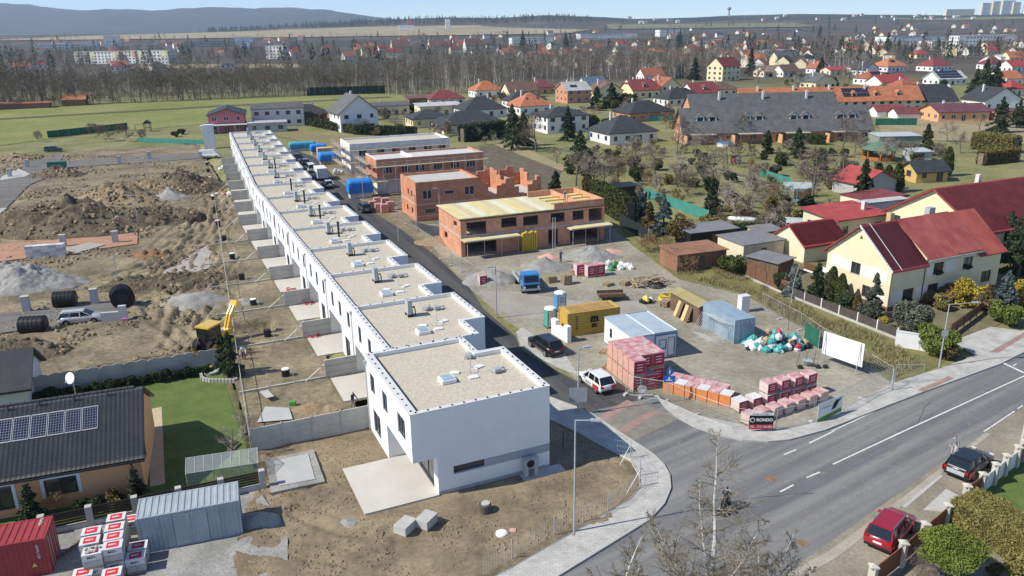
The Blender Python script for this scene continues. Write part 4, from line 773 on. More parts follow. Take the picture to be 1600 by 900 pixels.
    if balcony:
        B=MB().box(x0+w*.3,x0+w*.65,-1.4,-.02,h/2-.2,h/2).build('balcony',WPL,T); MB().box(x0+w*.3,x0+w*.65,-1.4,-1.34,h/2+.003,h/2+.9).build('railing',mat('balcony_glass',(.45,.5,.5),.3,.1,1),B)
    return T
H=house
# west group, along the meadow
p=H('pink house with dark low gable roof beside the meadow',(-90.70,259.48,0),11,15,5.6,'gable',1.8,16,'pink','black','y',.6)
MB().box(-8,12,-3.2,-.02,2.5,2.7).build('canopy',COP,p)
for x in (-7.6,-2.5,2.5,7,11.5): MB().cyl(x,-3,0,2.497,.07,n=6).build('canopy_post',WPL,p)
MB().box(5.7,13,.1,8,0,2.49).build('annex',WALL('pink'),p)
H('white modern house with low grey roof beside the pink house',(-78.04,273.47,0),17,11,6,'gable',1.2,16,'white','grey','x',.2,chim=())
H('low grey garage block in front of the white modern house',(-77.27,257.90,0),12,7,2.9,'flat',0,16,'grey','lgrey',chim=(),name='garage',cat='garage')
H('low dark-roofed bungalow behind the hedge, next to the white gabled house',(-71.97,286.01,0),15,10,2.8,'hip',3,16,'red','black',chim=((.7,.5),))
H('white two-storey house with steep grey gable and round dormer',(-47.74,257.67,0),12.5,12,6.2,'gable',5,28,'white','grey','y',.7,balcony=True,chim=((.5,.6),),dorm=0)
H('cream bungalow with flat grey roof beyond the white gabled house',(-44.40,305.76,0),14,10,3.6,'gable',.9,20,'cream','grey','x',.6,chim=((.3,.5),))
H('brown low shed-roofed house between cream bungalows',(-36.08,343.00,0),12,9,3,'shed',.8,20,'brown','brown',chim=())
H('long cream house with flat roof in front of the dark red roof',(-25.18,300.79,0),16,9,3.6,'shed',.7,20,'cream','lgrey',chim=())
H('house with broad dark red hip roof behind the long cream house',(-25.71,341.36,0),15,11,2.8,'hip',3.2,20,'white','dred',chim=())
H('yellow bungalow with dark hip roof and side shed roof',(-25.29,265.14,0),13,11,2.9,'hip',2.4,20,'yellow','black',chim=())
H('white bungalow with broad slate-blue hip roof and two chimneys',(-8.32,291.91,0),16,13,3,'hip',4,22,'white','black',chim=((.4,.5),(.7,.5)))
H('low bungalow with large dark hip roof behind the dark garden hedge',(-10.81,250.08,0),20,13,2.7,'hip',3.4,22,'pale','black',chim=())
H('orange-hipped house with two roof windows among the dark roofs',(9.97,300.35,0),13,12,3.2,'hip',4.4,25,'white','orange',sky_=2)
H('small white house with orange hip roof and dormer at the wood edge',(-9.11,380.00,0),13,11,3.2,'hip',4,22,'white','orange')
H('brown gabled house next to the dark red roof',(6.57,373.74,0),14,10,3.2,'gable',3.8,22,'cream','brown','x')
H('dark red hipped house beside the brown gabled house',(17.43,393.69,0),12,11,3.2,'hip',3.4,22,'orange','maroon')
H('dark slate bungalow in front of the brown gabled house',(7.79,327.82,0),16,9,2.9,'hip',3,22,'white','black')
H('terracotta house with light grey roof and one solar panel patch',(29.57,344.15,0),11,12,5.4,'gable',3.0,22,'terra','lgrey','x',.5,solar=(3,3,.35,1))
H('dark blue-black roofed house with a chimney behind the terracotta house',(43.70,408.79,0),12,10,3.4,'gable',3.2,22,'cream','blue','x')
H('yellow house with brown hipped roof between terracotta and dark red houses',(44.94,363.65,0),13,11,3.4,'half',4,22,'yellow','brown','y')
H('yellow house with large dark red mansard roof and bay gable',(61.30,364.16,0),14,12,3.6,'half',4.2,22,'yellow','dred','x',dorm=1)
H('white half-timbered house with rust orange roof behind the dark red mansard',(83.80,473.63,0),13,10,3.4,'gable',3.8,18,'white','brick','x')
H('yellow gabled house with orange roof beside the dark red mansard',(73.75,372.32,0),10,13,4.4,'gable',3.8,22,'yellow','brick','y',sky_=2)
H('long black hip roof house behind the terracotta bungalow',(70.94,326.09,0),17,11,2.9,'hip',3.6,22,'white','black')
H('white gabled house with maroon roof above the big grey terrace',(83.47,344.29,0),13,11,3.6,'gable',3.8,22,'white','dred','x',dorm=1)
H('brown-roofed bungalow right of the white maroon-roofed house',(98.03,367.95,0),12,10,3,'hip',3,22,'cream','brown')
H('terracotta bungalow with black hip roof and green netting fence',(48.18,274.16,0),17,12,2.9,'hip',3.4,22,'terra','black')
H('white bungalow with black pyramid roof and glazed corner in the gardens',(34.13,220.96,0),15,13,3,'hip',4.0,22,'white','black',chim=((.3,.6),))
H('white two-storey house with dark roof and terrace rail behind the spruces',(17.97,246.69,0),14,11,5,'hip',2.2,22,'white','black',balcony=True)
H('large three-storey pale yellow house with red gable roof and two chimneys',(127.02,469.39,0),16,11,8.2,'gable',4.6,38,'yellow','dred','x',.5,st=3,chim=((.3,.5),(.7,.5)),balcony=True)
# long grey-roofed terrace with dormers
def grey_terrace(loc,n,label,seg=13):
    w=n*seg; T=house(label,loc,w,11,3.4,'gable',5.6,3,'terra','grey','x',.7,chim=(),wins=True,dorm=0,name='terrace_block',cat='terrace'); x0=-w/2; rm=ROOF('grey')
    for i in range(n):
        cx=x0+seg*(i+.5)
        for s in (-1.7,1.7):
            c=cx+s; zz=3.4+5.6*.42; yy=5.5*.42
            D=MB().prism([(c-1.1,yy),(c+1.1,yy),(c+1.1,5),(c-1.1,5)],zz-.5,zz+1.2); D.poly((c-1.1,yy,zz+1.2),(c+1.1,yy,zz+1.2),(c,yy,zz+1.95)); D=D.build('dormer',WALL('white'),T)
            q=MB(); q.slab([(c-1.5,5.4,zz+.95),(c-1.5,yy-.3,zz+.95),(c,yy-.3,zz+2.1),(c,5.4,zz+2.1)],.12); q.slab([(c+1.5,yy-.3,zz+.95),(c+1.5,5.4,zz+.95),(c,5.4,zz+2.1),(c,yy-.3,zz+2.1)],.12); q.build('dormer_roof',rm,D); MB().box(c-.75,c+.75,yy-.03,yy+.02,zz+.0,zz+1.1).build('dormer_window',GL,D)
        P=MB().box(cx-5,cx+1.5,-3.2,-.72,2.65,2.8).build('porch_roof',mat('porch_sheet',(.40,.36,.33),.7,.1,1),T)
        for x in (cx-4.8,cx+1.3): MB().box(x-.08,x+.08,-3.1,-2.94,0,2.647).build('porch_post',WOOD,P)
        MB().box(x0+seg*i-.1,x0+seg*i+.1,-3.2,-.05,0,2.4).build('party_screen',WALL('orange'),T)
        for k in range(3): MB().cyl(cx-2.5+k*2.5,8.2,6.3,7.2,.09,n=6).build('roof_vent',BLK,T)
    return T
grey_terrace((73.32,219.30,0),4,'long terrace with grey tiled roof, paired dormers and terracotta porches')
house('rear range of the grey terrace with plain grey roof and vents',(80.68,255.41,0),47,11,5.4,'gable',4.4,3,'terra','grey','x',chim=((.2,.3),(.5,.3),(.8,.3)),name='terrace_block',cat='terrace')
T=house('long orange-roofed terrace with small white gables and solar panels',(116.28,291.89,0),66,11,4.2,'gable',4.4,3,'cream','orange','x',.6,chim=((.1,.4),(.3,.4),(.5,.4),(.7,.4)),dorm=7,solar=(38,9,.3,2),name='terrace_block',cat='terrace')
# east group
for a in [('brown house with blue-grey gable behind the orange terrace',(170.29,495.54,0),12,10,3.4,'gable',3.6,22,'white','brown','x'),
 ('plain tan-roofed house beside the brown house with blue gable',(159.54,498.22,0),12,10,3.2,'gable',3.2,22,'cream','tan','x'),
 ('small orange gabled house among birches',(198.95,522.58,0),10,9,3.6,'gable',4,22,'white','brick','y'),
 ('low house with flat crimson roof beside the small orange gabled house',(203.47,507.19,0),13,9,3,'gable',1.8,22,'cream','red','x'),
 ('yellow-gabled house with grey-brown roof behind the orange terrace',(154.76,399.50,0),13,11,3.6,'half',3.8,22,'yellow','grey','y'),
 ('white house with black gable next to the birches',(219.30,496.32,0),11,10,3.6,'gable',3.6,22,'white','black','y'),
 ('large house with broad orange hip roof and solar panels',(250.89,531.01,0),17,15,3.4,'hip',5,22,'white','orange','x'),
 ('orange-roofed house carrying two blocks of solar panels',(191.95,423.36,0),15,11,3.2,'hip',3.6,22,'white','brick','x'),
 ('white house with crimson roof and tall chimney',(182.24,385.82,0),17,10,4,'gable',3,22,'white','red','x'),
 ('orange-roofed bungalow beside the black gambrel house',(182.10,366.79,0),15,10,3,'hip',3.2,22,'white','brick','x'),
 ('white arched-window house with maroon hip roof',(279.70,530.75,0),17,13,3.4,'hip',4.6,22,'white','dred','x'),
 ('white house with a roof full of solar panels beside big spruces',(223.29,411.90,0),17,11,3.2,'gable',3.4,16,'white','lgrey','x'),
 ('large black gambrel-roofed yellow house behind the purple roof',(156.55,297.54,0),17,12,3.2,'half',5.4,10,'yellow','black','x'),
 ('orange house with shallow purple roof and thin white flue',(145.94,259.40,0),17,11,3.2,'gable',2,4,'orange','purple','x'),
 ('white house with black gable roof right of the purple roof',(177.73,292.00,0),15,12,3.6,'gable',4.2,10,'white','black','y'),
 ('orange-roofed white house near the large spruces',(247.17,402.26,0),15,10,3.6,'gable',3.4,22,'white','orange','x'),
 ('crimson-roofed cottage at the foot of the black gable house',(216.98,346.54,0),10,9,3,'hip',3.2,22,'cream','red','x'),
 ('low brick-red bungalow at the lane end',(162.80,259.01,0),13,9,3,'flat',0,4,'terra','purple','x'),
 ('white bungalow with dark blue-black roof above the lane',(229.80,536.87,0),12,9,3,'hip',2.8,22,'white','black','x'),
 ('maroon-roofed house behind the solar-roofed white house',(323.00,542.61,0),14,11,3.4,'hip',3.8,22,'white','maroon','x'),
 ('red gabled house beyond the maroon roof',(318.07,512.35,0),13,10,3.4,'gable',3.6,22,'white','red','x'),
 ('grey-roofed long shed by the maroon roof',(385.62,631.20,0),22,10,4,'gable',1.6,12,'white','lgrey','x')]:
    lab,loc,w,d,h,rf,rh,rz,wc,rc,rd=a; k={}
    if 'full of solar' in lab: k=dict(solar=(1.5,13,.12,3))
    if 'two blocks' in lab: k=dict(solar=(4,7,.25,2))
    if 'broad orange' in lab: k=dict(solar=(6,4,.45,1))
    H(lab,loc,w,d,h,rf,rh,rz,wc,rc,rd,lod=1,**k)
for i,a in enumerate([((81.01,226.35,0),13,'terra'),((68.46,222.41,0),9,'cream')]): pass
# garden houses at the orange terrace
H('small red-roofed double garden hut below the orange terrace',(129.81,275.02,0),10,6,2.2,'gable',1.6,3,'white','dred','x',chim=(),wins=False,name='garden_hut',cat='hut')
H('twin-gabled white garden hut beside the green netting',(133.27,268.61,0),9,6,2.0,'gable',1.6,3,'white','maroon','x',chim=(),wins=False,name='garden_hut',cat='hut')
# meadow sheds
H('long low shed with rust red roof under very tall trees',(-213.41,354.69,0),24,4,2.2,'shed',.6,16,'brown','brick',chim=(),wins=False,name='shed',cat='shed')
H('small field barn with orange roof by the wood',(-195.34,366.63,0),9,6,3,'gable',1.8,14,'brown','orange','x',chim=(),wins=False,name='barn',cat='barn')
# apartment blocks beyond the wood
def block(label,loc,w,d,h,rz,wc='white',ac='yellow',st=4,name='apartment_block',cat='apartments',group=None,rc='lgrey'):
    T=thing(name,label,cat,loc,rz,group); b=MB(); x0=-w/2
    for fi,(p,q,L) in enumerate((((x0,0),(-x0,0),w),((-x0,d),(x0,d),w),((x0,d),(x0,0),d),((-x0,0),(-x0,d),d))):
        n=max(1,int(L/4)); hs=[]
        if fi!=1:
            for s in range(st):
                for i in range(n): c=L*(i+.5)/n; hs.append((c-.9,c+.9,s*h/st+.8,s*h/st+2.3,1))
        wall(b,p,q,-1,h,hs,.3); holes_to_windows(T,p,q,hs,sill=False)
    b.build('wall',WALL(wc),T); r=MB().box(x0-.3,-x0+.3,-.3,d+.3,h+.003,h+.4).build('roof',ROOF(rc),T)
    MB().box(x0-.12,x0+w*.12,-.12,-.004,h*.25,h).build('coloured_strip',WALL(ac),T); MB().box(-x0-w*.2,-x0+.12,-.12,-.004,h*.5,h).build('coloured_strip',WALL(ac),T); return T
block('small white and yellow apartment block, first beyond the wood',(-462.55,898.11,0),16,14,12,-12); block('long white apartment block with yellow corner beyond the wood',(-427.36,878.29,0),34,14,12,-12); block('white apartment block with orange gable end beyond the wood',(-401.84,877.39,0),16,14,12.5,-12,ac='orange'); block('white apartment block with rows of dark windows and yellow corners beyond the wood',(-363.49,849.20,0),34,14,13,-12)
block('square grey-white apartment block rising out of the bare wood',(-267.30,949.52,0),22,14,14,-12,ac='grey',st=4)
for x in (617,674,731): 
    p=dict([(617,(-141.33,1100.84,0)),(674,(-92.43,1104.88,0)),(731,(-44.93,1109.83,0))])[x]
    H({617:'yellow villa with brown hip roof beyond the wood',674:'cream villa with tall brown roof, middle of three beyond the wood',731:'white villa with tall brown roof beyond the young wood'}[x],p,24,15,8,'half',9,20,{617:'yellow',674:'pale',731:'white'}[x],'brown','x',lod=1)
# ---------------------------------------------------------------- the town beyond
rs=np.random.RandomState(77)
def far_house_meshes(w,d,h,rh,kind):
    b=MB(); x=w/2; b.prism([(-x,0),(x,0),(x,d),(-x,d)],-1,h)
    r=MB()
    if kind=='gable': b.poly((-x,d,h),(-x,0,h),(-x,d/2,h+rh)); b.poly((x,0,h),(x,d,h),(x,d/2,h+rh)); r.slab([(-x-.4,-.5,h-.2),(x+.4,-.5,h-.2),(x+.4,d/2,h+rh+.1),(-x-.4,d/2,h+rh+.1)],.25); r.slab([(x+.4,d+.5,h-.2),(-x-.4,d+.5,h-.2),(-x-.4,d/2,h+rh+.1),(x+.4,d/2,h+rh+.1)],.25)
    else:
        i=min(w,d)/2; A=[(-x-.4,-.4,h),(x+.4,-.4,h),(x+.4,d+.4,h),(-x-.4,d+.4,h)]; k1,k2=(-x+i,d/2,h+rh),(x-i,d/2,h+rh); [r.slab(q,.2) for q in ([A[0],A[1],k2,k1],[A[1],A[2],k2],[A[2],A[3],k1,k2],[A[3],A[0],k1])]
    return b,r
fw=MB(); 
_fm={}
def far_house(x,y,w,d,h,rh,kind,wc,rc,rz,lab,g):
    k=(w,d,h,rh,kind,wc,rc)
    if k not in _fm:
        b,r=far_house_meshes(w,d,h,rh,kind); f=MB()
        for i in range(int(w/3.5)): c=-w/2+w*(i+.5)/int(w/3.5); f.box(c-.6,c+.6,-.05,-.003,1,2.4)
        _fm[k]=(b.mesh('wall',WALL(wc)),r.mesh('roof',ROOF(rc)),[(-w/2+w*(i+.5)/int(w/3.5)) for i in range(int(w/3.5))])
    a,r,ws=_fm[k]; T=thing('house',lab,'house',(x,y,float(terr(x,y))),rz,g); put('wall',a,T); put('roof',r,T)
    if y<900:
        if 'fw' not in _fm: _fm['fw']=MB().box(-.6,.6,-.05,-.003,0,1.4).mesh('window',GL)
        for c in ws: put('window',_fm['fw'],T,(c,0,1))
    return T
TYPES=[(13,10,3.6,4.2,'gable'),(12,11,3.4,4,'hip'),(15,10,6,4,'gable'),(11,9,3.4,3.6,'gable')]
CN=dict(orange='orange',brick='rust red',dred='dark red',red='bright red',brown='brown',grey='grey',black='black')
n=0; pos=[]
while n<235:
    y=rs.choice([rs.uniform(560,900),rs.uniform(640,1300),rs.uniform(1000,2300)]); p=rs.uniform(560,1750); x=y*(p-800)/1309*1.0
    if p<800 and y<900: continue
    if y<640 and p<1190: continue
    if any((x-a)**2+(y-b_)**2<15**2 for a,b_ in pos): continue
    pos.append((x,y)); rc=rs.choice(['orange','orange','brick','brick','dred','red','brown','grey','black']); wc=rs.choice(['white','white','cream','pale','yellow','white'])
    w,d,h,rh,kd=TYPES[rs.randint(4)]; dist='near side' if y<900 else('middle' if y<1400 else 'far side')
    far_house(x,y,w,d,h,rh,kd,wc,rc,rs.choice([10,20,35,60]),'small %s house with %s roof, %s of the far town'%('white' if wc=='white' else 'cream' if wc in('cream','pale') else 'yellow',CN[rc],dist),'houses of the far town'); n+=1
while n<275:
    y=rs.uniform(700,2100); p=rs.uniform(20,560); x=y*(p-800)/1309
    rc=rs.choice(['orange','brick','dred','grey']); far_house(x,y,*TYPES[rs.randint(4)],'white',rc,rs.choice([10,20,35]),'small white house with %s roof beyond the meadow wood'%CN[rc],'houses of the far settlement'); n+=1
def tb(label,px,y,w,d,h,wc,rc='lgrey',rz=10,st=2,name='industrial_hall',cat='hall'):
    x=y*(px-800)/1309; z=float(terr(x,y)); return block(label,(x,y,z),w,d,h,rz,wc,ac=wc,st=st,name=name,cat=cat,rc=rc)
tb('long white office block on the right edge of the town',1555,900,70,16,15,'white',st=4); tb('large pale blue factory hall in the town',1445,960,70,30,14,'white','blue',st=2); tb('low white hall between the blue hall and the office block',1505,930,60,24,9,'white'); tb('yellow-gabled hall near the long white office block',1577,880,14,14,9,'yellow'); tb('white two-storey school building with flat roof behind birches',1232,760,36,14,7,'white'); tb('long low white building with flat roof left of the birches',1130,1150,60,18,8,'white')
tb('white factory hall at the left end of the town',838,1400,70,30,12,'white'); tb('long grey factory hall beyond the middle town',958,1700,120,40,11,'white','grey'); tb('white hall beside the long grey factory hall',1055,1800,50,30,14,'white'); tb('white silo building in the left plain',178,1500,24,16,24,'white','lgrey',14); tb('long white hall in the left plain beside the silo',105,1600,110,30,9,'white','lgrey',14); tb('flat dark-roofed hall in the left plain beyond the pale field',330,1550,90,40,10,'grey','black',14); tb('white block right of the dark-roofed hall',385,1500,30,24,18,'white','lgrey',14)
tb('small white farm building beside the pale far field',641,2900,50,20,16,'white'); tb('red silo tower beside the pale far field',647,2910,14,14,34,'red','dred',name='silo'); tb('white chapel-like tower building at the far field edge',706,2900,16,12,34,'white',name='tower')
for i,(px,w,h) in enumerate(((1505,150,28),(1548,70,52),(1563,60,58),(1579,70,60),(1592,40,52),(1618,80,50))): tb('pale high-rise housing block on the far hill, %s from the long low slab'%ORD[i],px,3900,w,20,h,'white' if i%2 else 'pale',rz=12,st=max(3,int(h/6)),name='tower_block',cat='tower block')
for i in range(26):
    y=rs.uniform(3100,3900); px=rs.uniform(980,1560); x=y*(px-800)/1309; far_house(x,y,15,10,6,4,'gable','white',rs.choice(['lgrey','brick','dred']),10,'tiny pale house on the far hillside above the town','houses on the far hillside')
T=thing('water_tower','thin water tower with wide top on the far hill crest','tower',(4000*(1144-800)/1309,4000,float(terr(4000*(1144-800)/1309,4000))-4)); MB().cyl(0,0,0,32,3.5,n=10).build('shaft',mat('tower_concrete',(.30,.29,.28),.9,.1,.1),T); MB().lathe([(3.5,32.01),(10,40),(10,44),(3,48)],12).build('tank',MATS['tower_concrete'],T)

# ---------------------------------------------------------------- vehicles, people, site kit
TYRE=mat('tyre',(.015,.015,.016),.9,.1,2); RIM=mat('wheel_rim',(.35,.36,.37),.35,.1,2,metal=.7); LRED=mat('rear_lamp',(.35,.01,.01),.2,.1,2); LWHT=mat('head_lamp',(.7,.72,.72),.15,.05,2); CGL=glass('car_glass',(.012,.015,.018),.05); PLT=mat('number_plate',(.75,.75,.72),.5,.03,2)
def paint(n,c): return mat('paint_'+n,c,.28,.04,1,spec=.5,coat=.6)
def loft(b,secs):
    n0=len(b.v); k=len(secs[0])
    for s in secs: b.v+=s
    for i in range(len(secs)-1):
        for j in range(k): a=n0+i*k+j; c=n0+i*k+(j+1)%k; b.f.append((a,c,c+k,a+k)); b.m.append(b.mi)
    b.f.append(tuple(n0+j for j in range(k-1,-1,-1))); b.m.append(b.mi); b.f.append(tuple(n0+(len(secs)-1)*k+j for j in range(k))); b.m.append(b.mi)
KINDS=dict(  # x from rear to front: lower body (x, half width factor, z low, z top); cabin: rear foot, rear top, front top, front foot; belt height, wheel radius
 suv=dict(body=[(-.5,.86,.42,.80),(-.485,.95,.30,1.0),(-.3,1,.26,1.06),(.1,1,.26,1.03),(.33,.98,.26,.98),(.46,.92,.30,.86),(.5,.8,.40,.68)],cab=(-.485,-.40,.10,.27),wr=.36),
 wagon=dict(body=[(-.5,.86,.40,.72),(-.487,.94,.28,.90),(-.3,1,.22,.96),(.1,1,.22,.93),(.33,.97,.22,.88),(.46,.9,.26,.76),(.5,.78,.36,.6)],cab=(-.485,-.41,.08,.26),wr=.32),
 hatch=dict(body=[(-.5,.86,.40,.74),(-.487,.94,.28,.92),(-.3,1,.22,.98),(.1,1,.22,.94),(.33,.97,.22,.88),(.46,.9,.26,.74),(.5,.78,.36,.58)],cab=(-.48,-.36,.06,.25),wr=.31),
 van=dict(body=[(-.5,.95,.45,1.05),(-.49,.98,.35,1.1),(-.3,1,.30,1.12),(.2,1,.30,1.12),(.38,.98,.30,1.05),(.48,.94,.34,.85),(.5,.85,.42,.7)],cab=(-.495,-.48,.2,.38),wr=.34))
def car(label,loc,rz,kind='suv',L=4.5,W=1.82,Hh=1.65,pm=None,name='parked_car',group=None,door=None,rails=False,cat='car',pm2=None,solid=False):
    """x forward; loc = centre on the ground"""
    K=KINDS[kind]; T=thing(name,label,cat,loc,rz,group); b=MB(); hw=W/2; S=[]
    for x,f,zl,zt in K['body']:
        w=hw*f; S.append([(x*L,-w*.9,zl),(x*L,w*.9,zl),(x*L,w,zl+(zt-zl)*.35),(x*L,w*.985,zl+(zt-zl)*.75),(x*L,w*.90,zt),(x*L,0,zt+.03),(x*L,-w*.90,zt),(x*L,-w*.985,zl+(zt-zl)*.75),(x*L,-w,zl+(zt-zl)*.35)])
    loft(b,S); b.build('body',pm,T,smooth=True); rf,rt_,ft,ff=[L*v for v in K['cab']]; zb=K['body'][3][3]-.02; zt=Hh; a,c=hw*.92,hw*.72
    q=MB(); n=len(q.v); q.v+=[(rf,-a*.95,zb),(rf,a*.95,zb),(ff,a*.93,zb-.02),(ff,-a*.93,zb-.02),(rt_,-c,zt-.05),(rt_,c,zt-.05),(ft,c,zt-.04),(ft,-c,zt-.04)]
    for f_ in ((0,1,5,4),(1,2,6,5),(2,3,7,6),(3,0,4,7),(4,5,6,7)): q.f.append(f_[::-1]); q.m.append(0)
    q.build('cabin_windows',pm2 if solid else CGL,T)
    r=MB(); loft(r,[[(rt_-.06,-c*.9,zt-.05),(rt_-.06,c*.9,zt-.05),(rt_-.06,c*.9,zt-.02),(rt_-.06,-c*.9,zt-.02)],[(rt_+.1,-c*1.02,zt-.06),(rt_+.1,c*1.02,zt-.06),(rt_+.1,c*.9,zt+.01),(rt_+.1,-c*.9,zt+.01)],[(ft-.1,-c*1.02,zt-.06),(ft-.1,c*1.02,zt-.06),(ft-.1,c*.9,zt+.005),(ft-.1,-c*.9,zt+.005)],[(ft+.04,-c*.95,zt-.07),(ft+.04,c*.95,zt-.07),(ft+.04,c*.9,zt-.045),(ft+.04,-c*.9,zt-.045)]]); r.build('roof',pm2 or pm,T)
    for s in (-1,1):
        for (x0,y0,z0),(x1,y1,z1) in (((rf,a*.95,zb),(rt_,c,zt-.05)),((ff,a*.93,zb),(ft,c,zt-.05)),((rf*.45,a*.95,zb),(rf*.45+.05,c*1.0,zt-.05)),((.02*L,a*.95,zb),(.02*L-.05,c,zt-.05))): MB().tube([(x0,s*(y0+.01),z0),(x1,s*(y1+.015),z1)],[.06,.05],4).build('pillar',pm,T)
        for x in (-.31*L,.31*L):
            MB().tube([(x,s*(hw-.12),K['wr']+.02),(x,s*(hw+.003),K['wr']+.02)],K['wr']*1.17,18).build('wheel_arch',BLK,T); w=MB().tube([(x,s*(hw-.2),K['wr']),(x,s*(hw+.012),K['wr'])],K['wr'],16).build('wheel',TYRE,T); MB().tube([(x,s*(hw+.013),K['wr']),(x,s*(hw+.027),K['wr'])],K['wr']*.62,12).build('rim',RIM,w)
        MB().box(-.5*L-.015,-.47*L,s*hw*.6,s*hw*.9,.72 if kind!='suv' else .82,.9 if kind!='suv' else 1.0).build('rear_lamp',LRED,T); MB().box(.455*L,.492*L,s*hw*.5,s*hw*.84,.62,.76).build('head_lamp',LWHT,T)
        MB().box(ff-.55,ff-.4,s*hw*.97,s*(hw+.17),zb-.02,zb+.12).build('mirror',pm,T)
        if rails: MB().tube([(rt_+.15,s*c*.93,zt+.03),(ft-.1,s*c*.93,zt+.03)],.025,4).build('roof_rail',RIM,T)
    MB().box(-.5*L-.02,-.5*L+.02,-.26,.26,.62,.74).build('number_plate',PLT,T); MB().box(-.5*L-.01,-.47*L,-hw*.82,hw*.82,.30,.46).build('bumper',BLK,T); MB().box(.49*L,.505*L,-hw*.5,hw*.5,.40,.55).build('grille',BLK,T)
    return T
_sc2=bpy.data.scenes.new('scratch')
def to_mesh(o):
    _sc2.collection.objects.link(o)
    with bpy.context.temp_override(scene=_sc2,view_layer=_sc2.view_layers[0]):
        dg=bpy.context.evaluated_depsgraph_get(); me=bpy.data.meshes.new_from_object(o.evaluated_get(dg))
    bpy.data.objects.remove(o); me.materials.clear(); return me
SKIN=mat('skin',(.50,.33,.25),.6,.08,3); HAIR=mat('dark_hair',(.05,.035,.025),.8,.2,6)
def person(label,loc,rz,top,legs,pose='stand',head=None,group=None):
    """one continuous figure, about 1.76 m, facing -y; hands and head modelled in the same mesh"""
    J={}; E_=[]
    def chain(*a):
        for p_,q_ in zip(a[:-1],a[1:]): E_.append((p_,q_))
    def j(n,x,y,z,r): J[n]=((x,y,z),r)
    lean={'stand':0,'bend':.45,'work':.2,'ride':.75}[pose]
    j('pel',0,0,.95,.15); j('spi',0,-.06*lean,1.15,.14); j('che',0,-.3*lean,1.36,.16); j('nec',0,-.42*lean,1.52,.055); j('hea',0,-.5*lean-.02,1.62,.085); j('top',0,-.52*lean,1.72,.08); j('nos',0,-.53*lean-.1,1.63,.03)
    chain('pel','spi','che','nec','hea','top'); chain('hea','nos')
    for s,n in ((-1,'l'),(1,'r')):
        f=.08*s if pose!='stand' else .02*s
        j('hip'+n,s*.1,0,.90,.10); j('kne'+n,s*.12,-.06-f,.50,.07); j('ank'+n,s*.12,.02-f,.09,.048); j('toe'+n,s*.14,-.16-f,.045,.042); chain('pel','hip'+n,'kne'+n,'ank'+n,'toe'+n)
        if pose=='ride': j('kne'+n,s*.26,-.42,.80,.075); j('ank'+n,s*.24,-.12,.40,.05); j('toe'+n,s*.24,-.30,.34,.042)
        sy=-.3*lean; out=dict(stand=(.06,-.1),work=(-.25,-.35),bend=(-.2,-.3),ride=(-.3,-.4))[pose]
        j('sho'+n,s*.19,sy,1.42,.065); j('elb'+n,s*.27,sy+.02+out[0]*.5,1.15,.048); j('wri'+n,s*.25,sy+out[0]-.08,.93 if pose=='stand' else 1.0,.034); j('pal'+n,s*.24,sy+out[0]-.13,.85 if pose=='stand' else .96,.036); chain('che','sho'+n,'elb'+n,'wri'+n,'pal'+n)
        for k,(dx,l) in enumerate(((-.03,.07),(-.01,.085),(.012,.08),(.032,.06))): j('f%d%s'%(k,n),s*.24+dx,sy+out[0]-.16-.01*k,(.85 if pose=='stand' else .96)-l,.011); chain('pal'+n,'f%d%s'%(k,n))
        j('th'+n,s*.24-s*.05,sy+out[0]-.19,(.85 if pose=='stand' else .96)-.02,.012); chain('pal'+n,'th'+n)
    names=list(J); me=bpy.data.meshes.new('figure'); me.from_pydata([J[n][0] for n in names],[(names.index(a),names.index(b)) for a,b in E_],[])
    o=bpy.data.objects.new('tmp',me); m=o.modifiers.new('skin','SKIN'); m.use_smooth_shade=True; sl=me.skin_vertices[0].data
    for i,n in enumerate(names): sl[i].radius=(J[n][1],J[n][1]*(.8 if n in('che','spi','pel') else 1)); sl[i].use_root=(n=='pel')
    o.modifiers.new('s','SUBSURF').levels=1; nm=to_mesh(o)
    for q in (top,legs,SKIN,head or HAIR,mat('work_boots',(.03,.025,.02),.8,.2,3)): nm.materials.append(q)
    for p_ in nm.polygons:
        x,y,z=p_.center; p_.material_index=3 if z>1.66 or (z>1.56 and y>-.5*lean+.01) else 2 if z>1.49 or (abs(x)>.19 and z<1.02 and y<.3) and z>.7 else 4 if z<.12 else 1 if z<.97 else 0
    return tag(put('person',nm,None,(loc[0],loc[1],loc[2] if len(loc)>2 else 0),rz),label,'person',group)
def heap(name,label,loc,rx,ry,h,m,seed=0,rz=0,cat='heap',rough=.35,peaks=1,group=None):
    rs_=np.random.RandomState(seed); n=110 if max(rx,ry)>4 else 40; a=np.linspace(-1.15,1.15,n); A,B=np.meshgrid(a,a); r=np.hypot(A,B)*(1+.5*fbm(A*1.5+seed*3,B*1.5+seed,3)); z=np.clip(1-r,0,1)**.9
    for k in range(peaks-1): cx,cy=rs_.uniform(-.5,.5,2); z=np.maximum(z,np.clip(.8-np.hypot(A-cx,B-cy)*1.1,0,1))
    k=max(rx,ry); z=z*h*(1+rough*fbm(A*k*.45+seed,B*k*.45,5,.6)*2.2)+np.clip(z*4,0,1)*rough*np.minimum(.5*h,.9)*fbm(A*k*1.3+seed,B*k*1.3,4,.65); z=np.where(r>=1,-.25,z); T=put(name,gridmesh(name,A*rx,B*ry,z,m),None,(loc[0],loc[1],loc[2] if len(loc)>2 else 0),rz); return tag(T,label,cat,group)
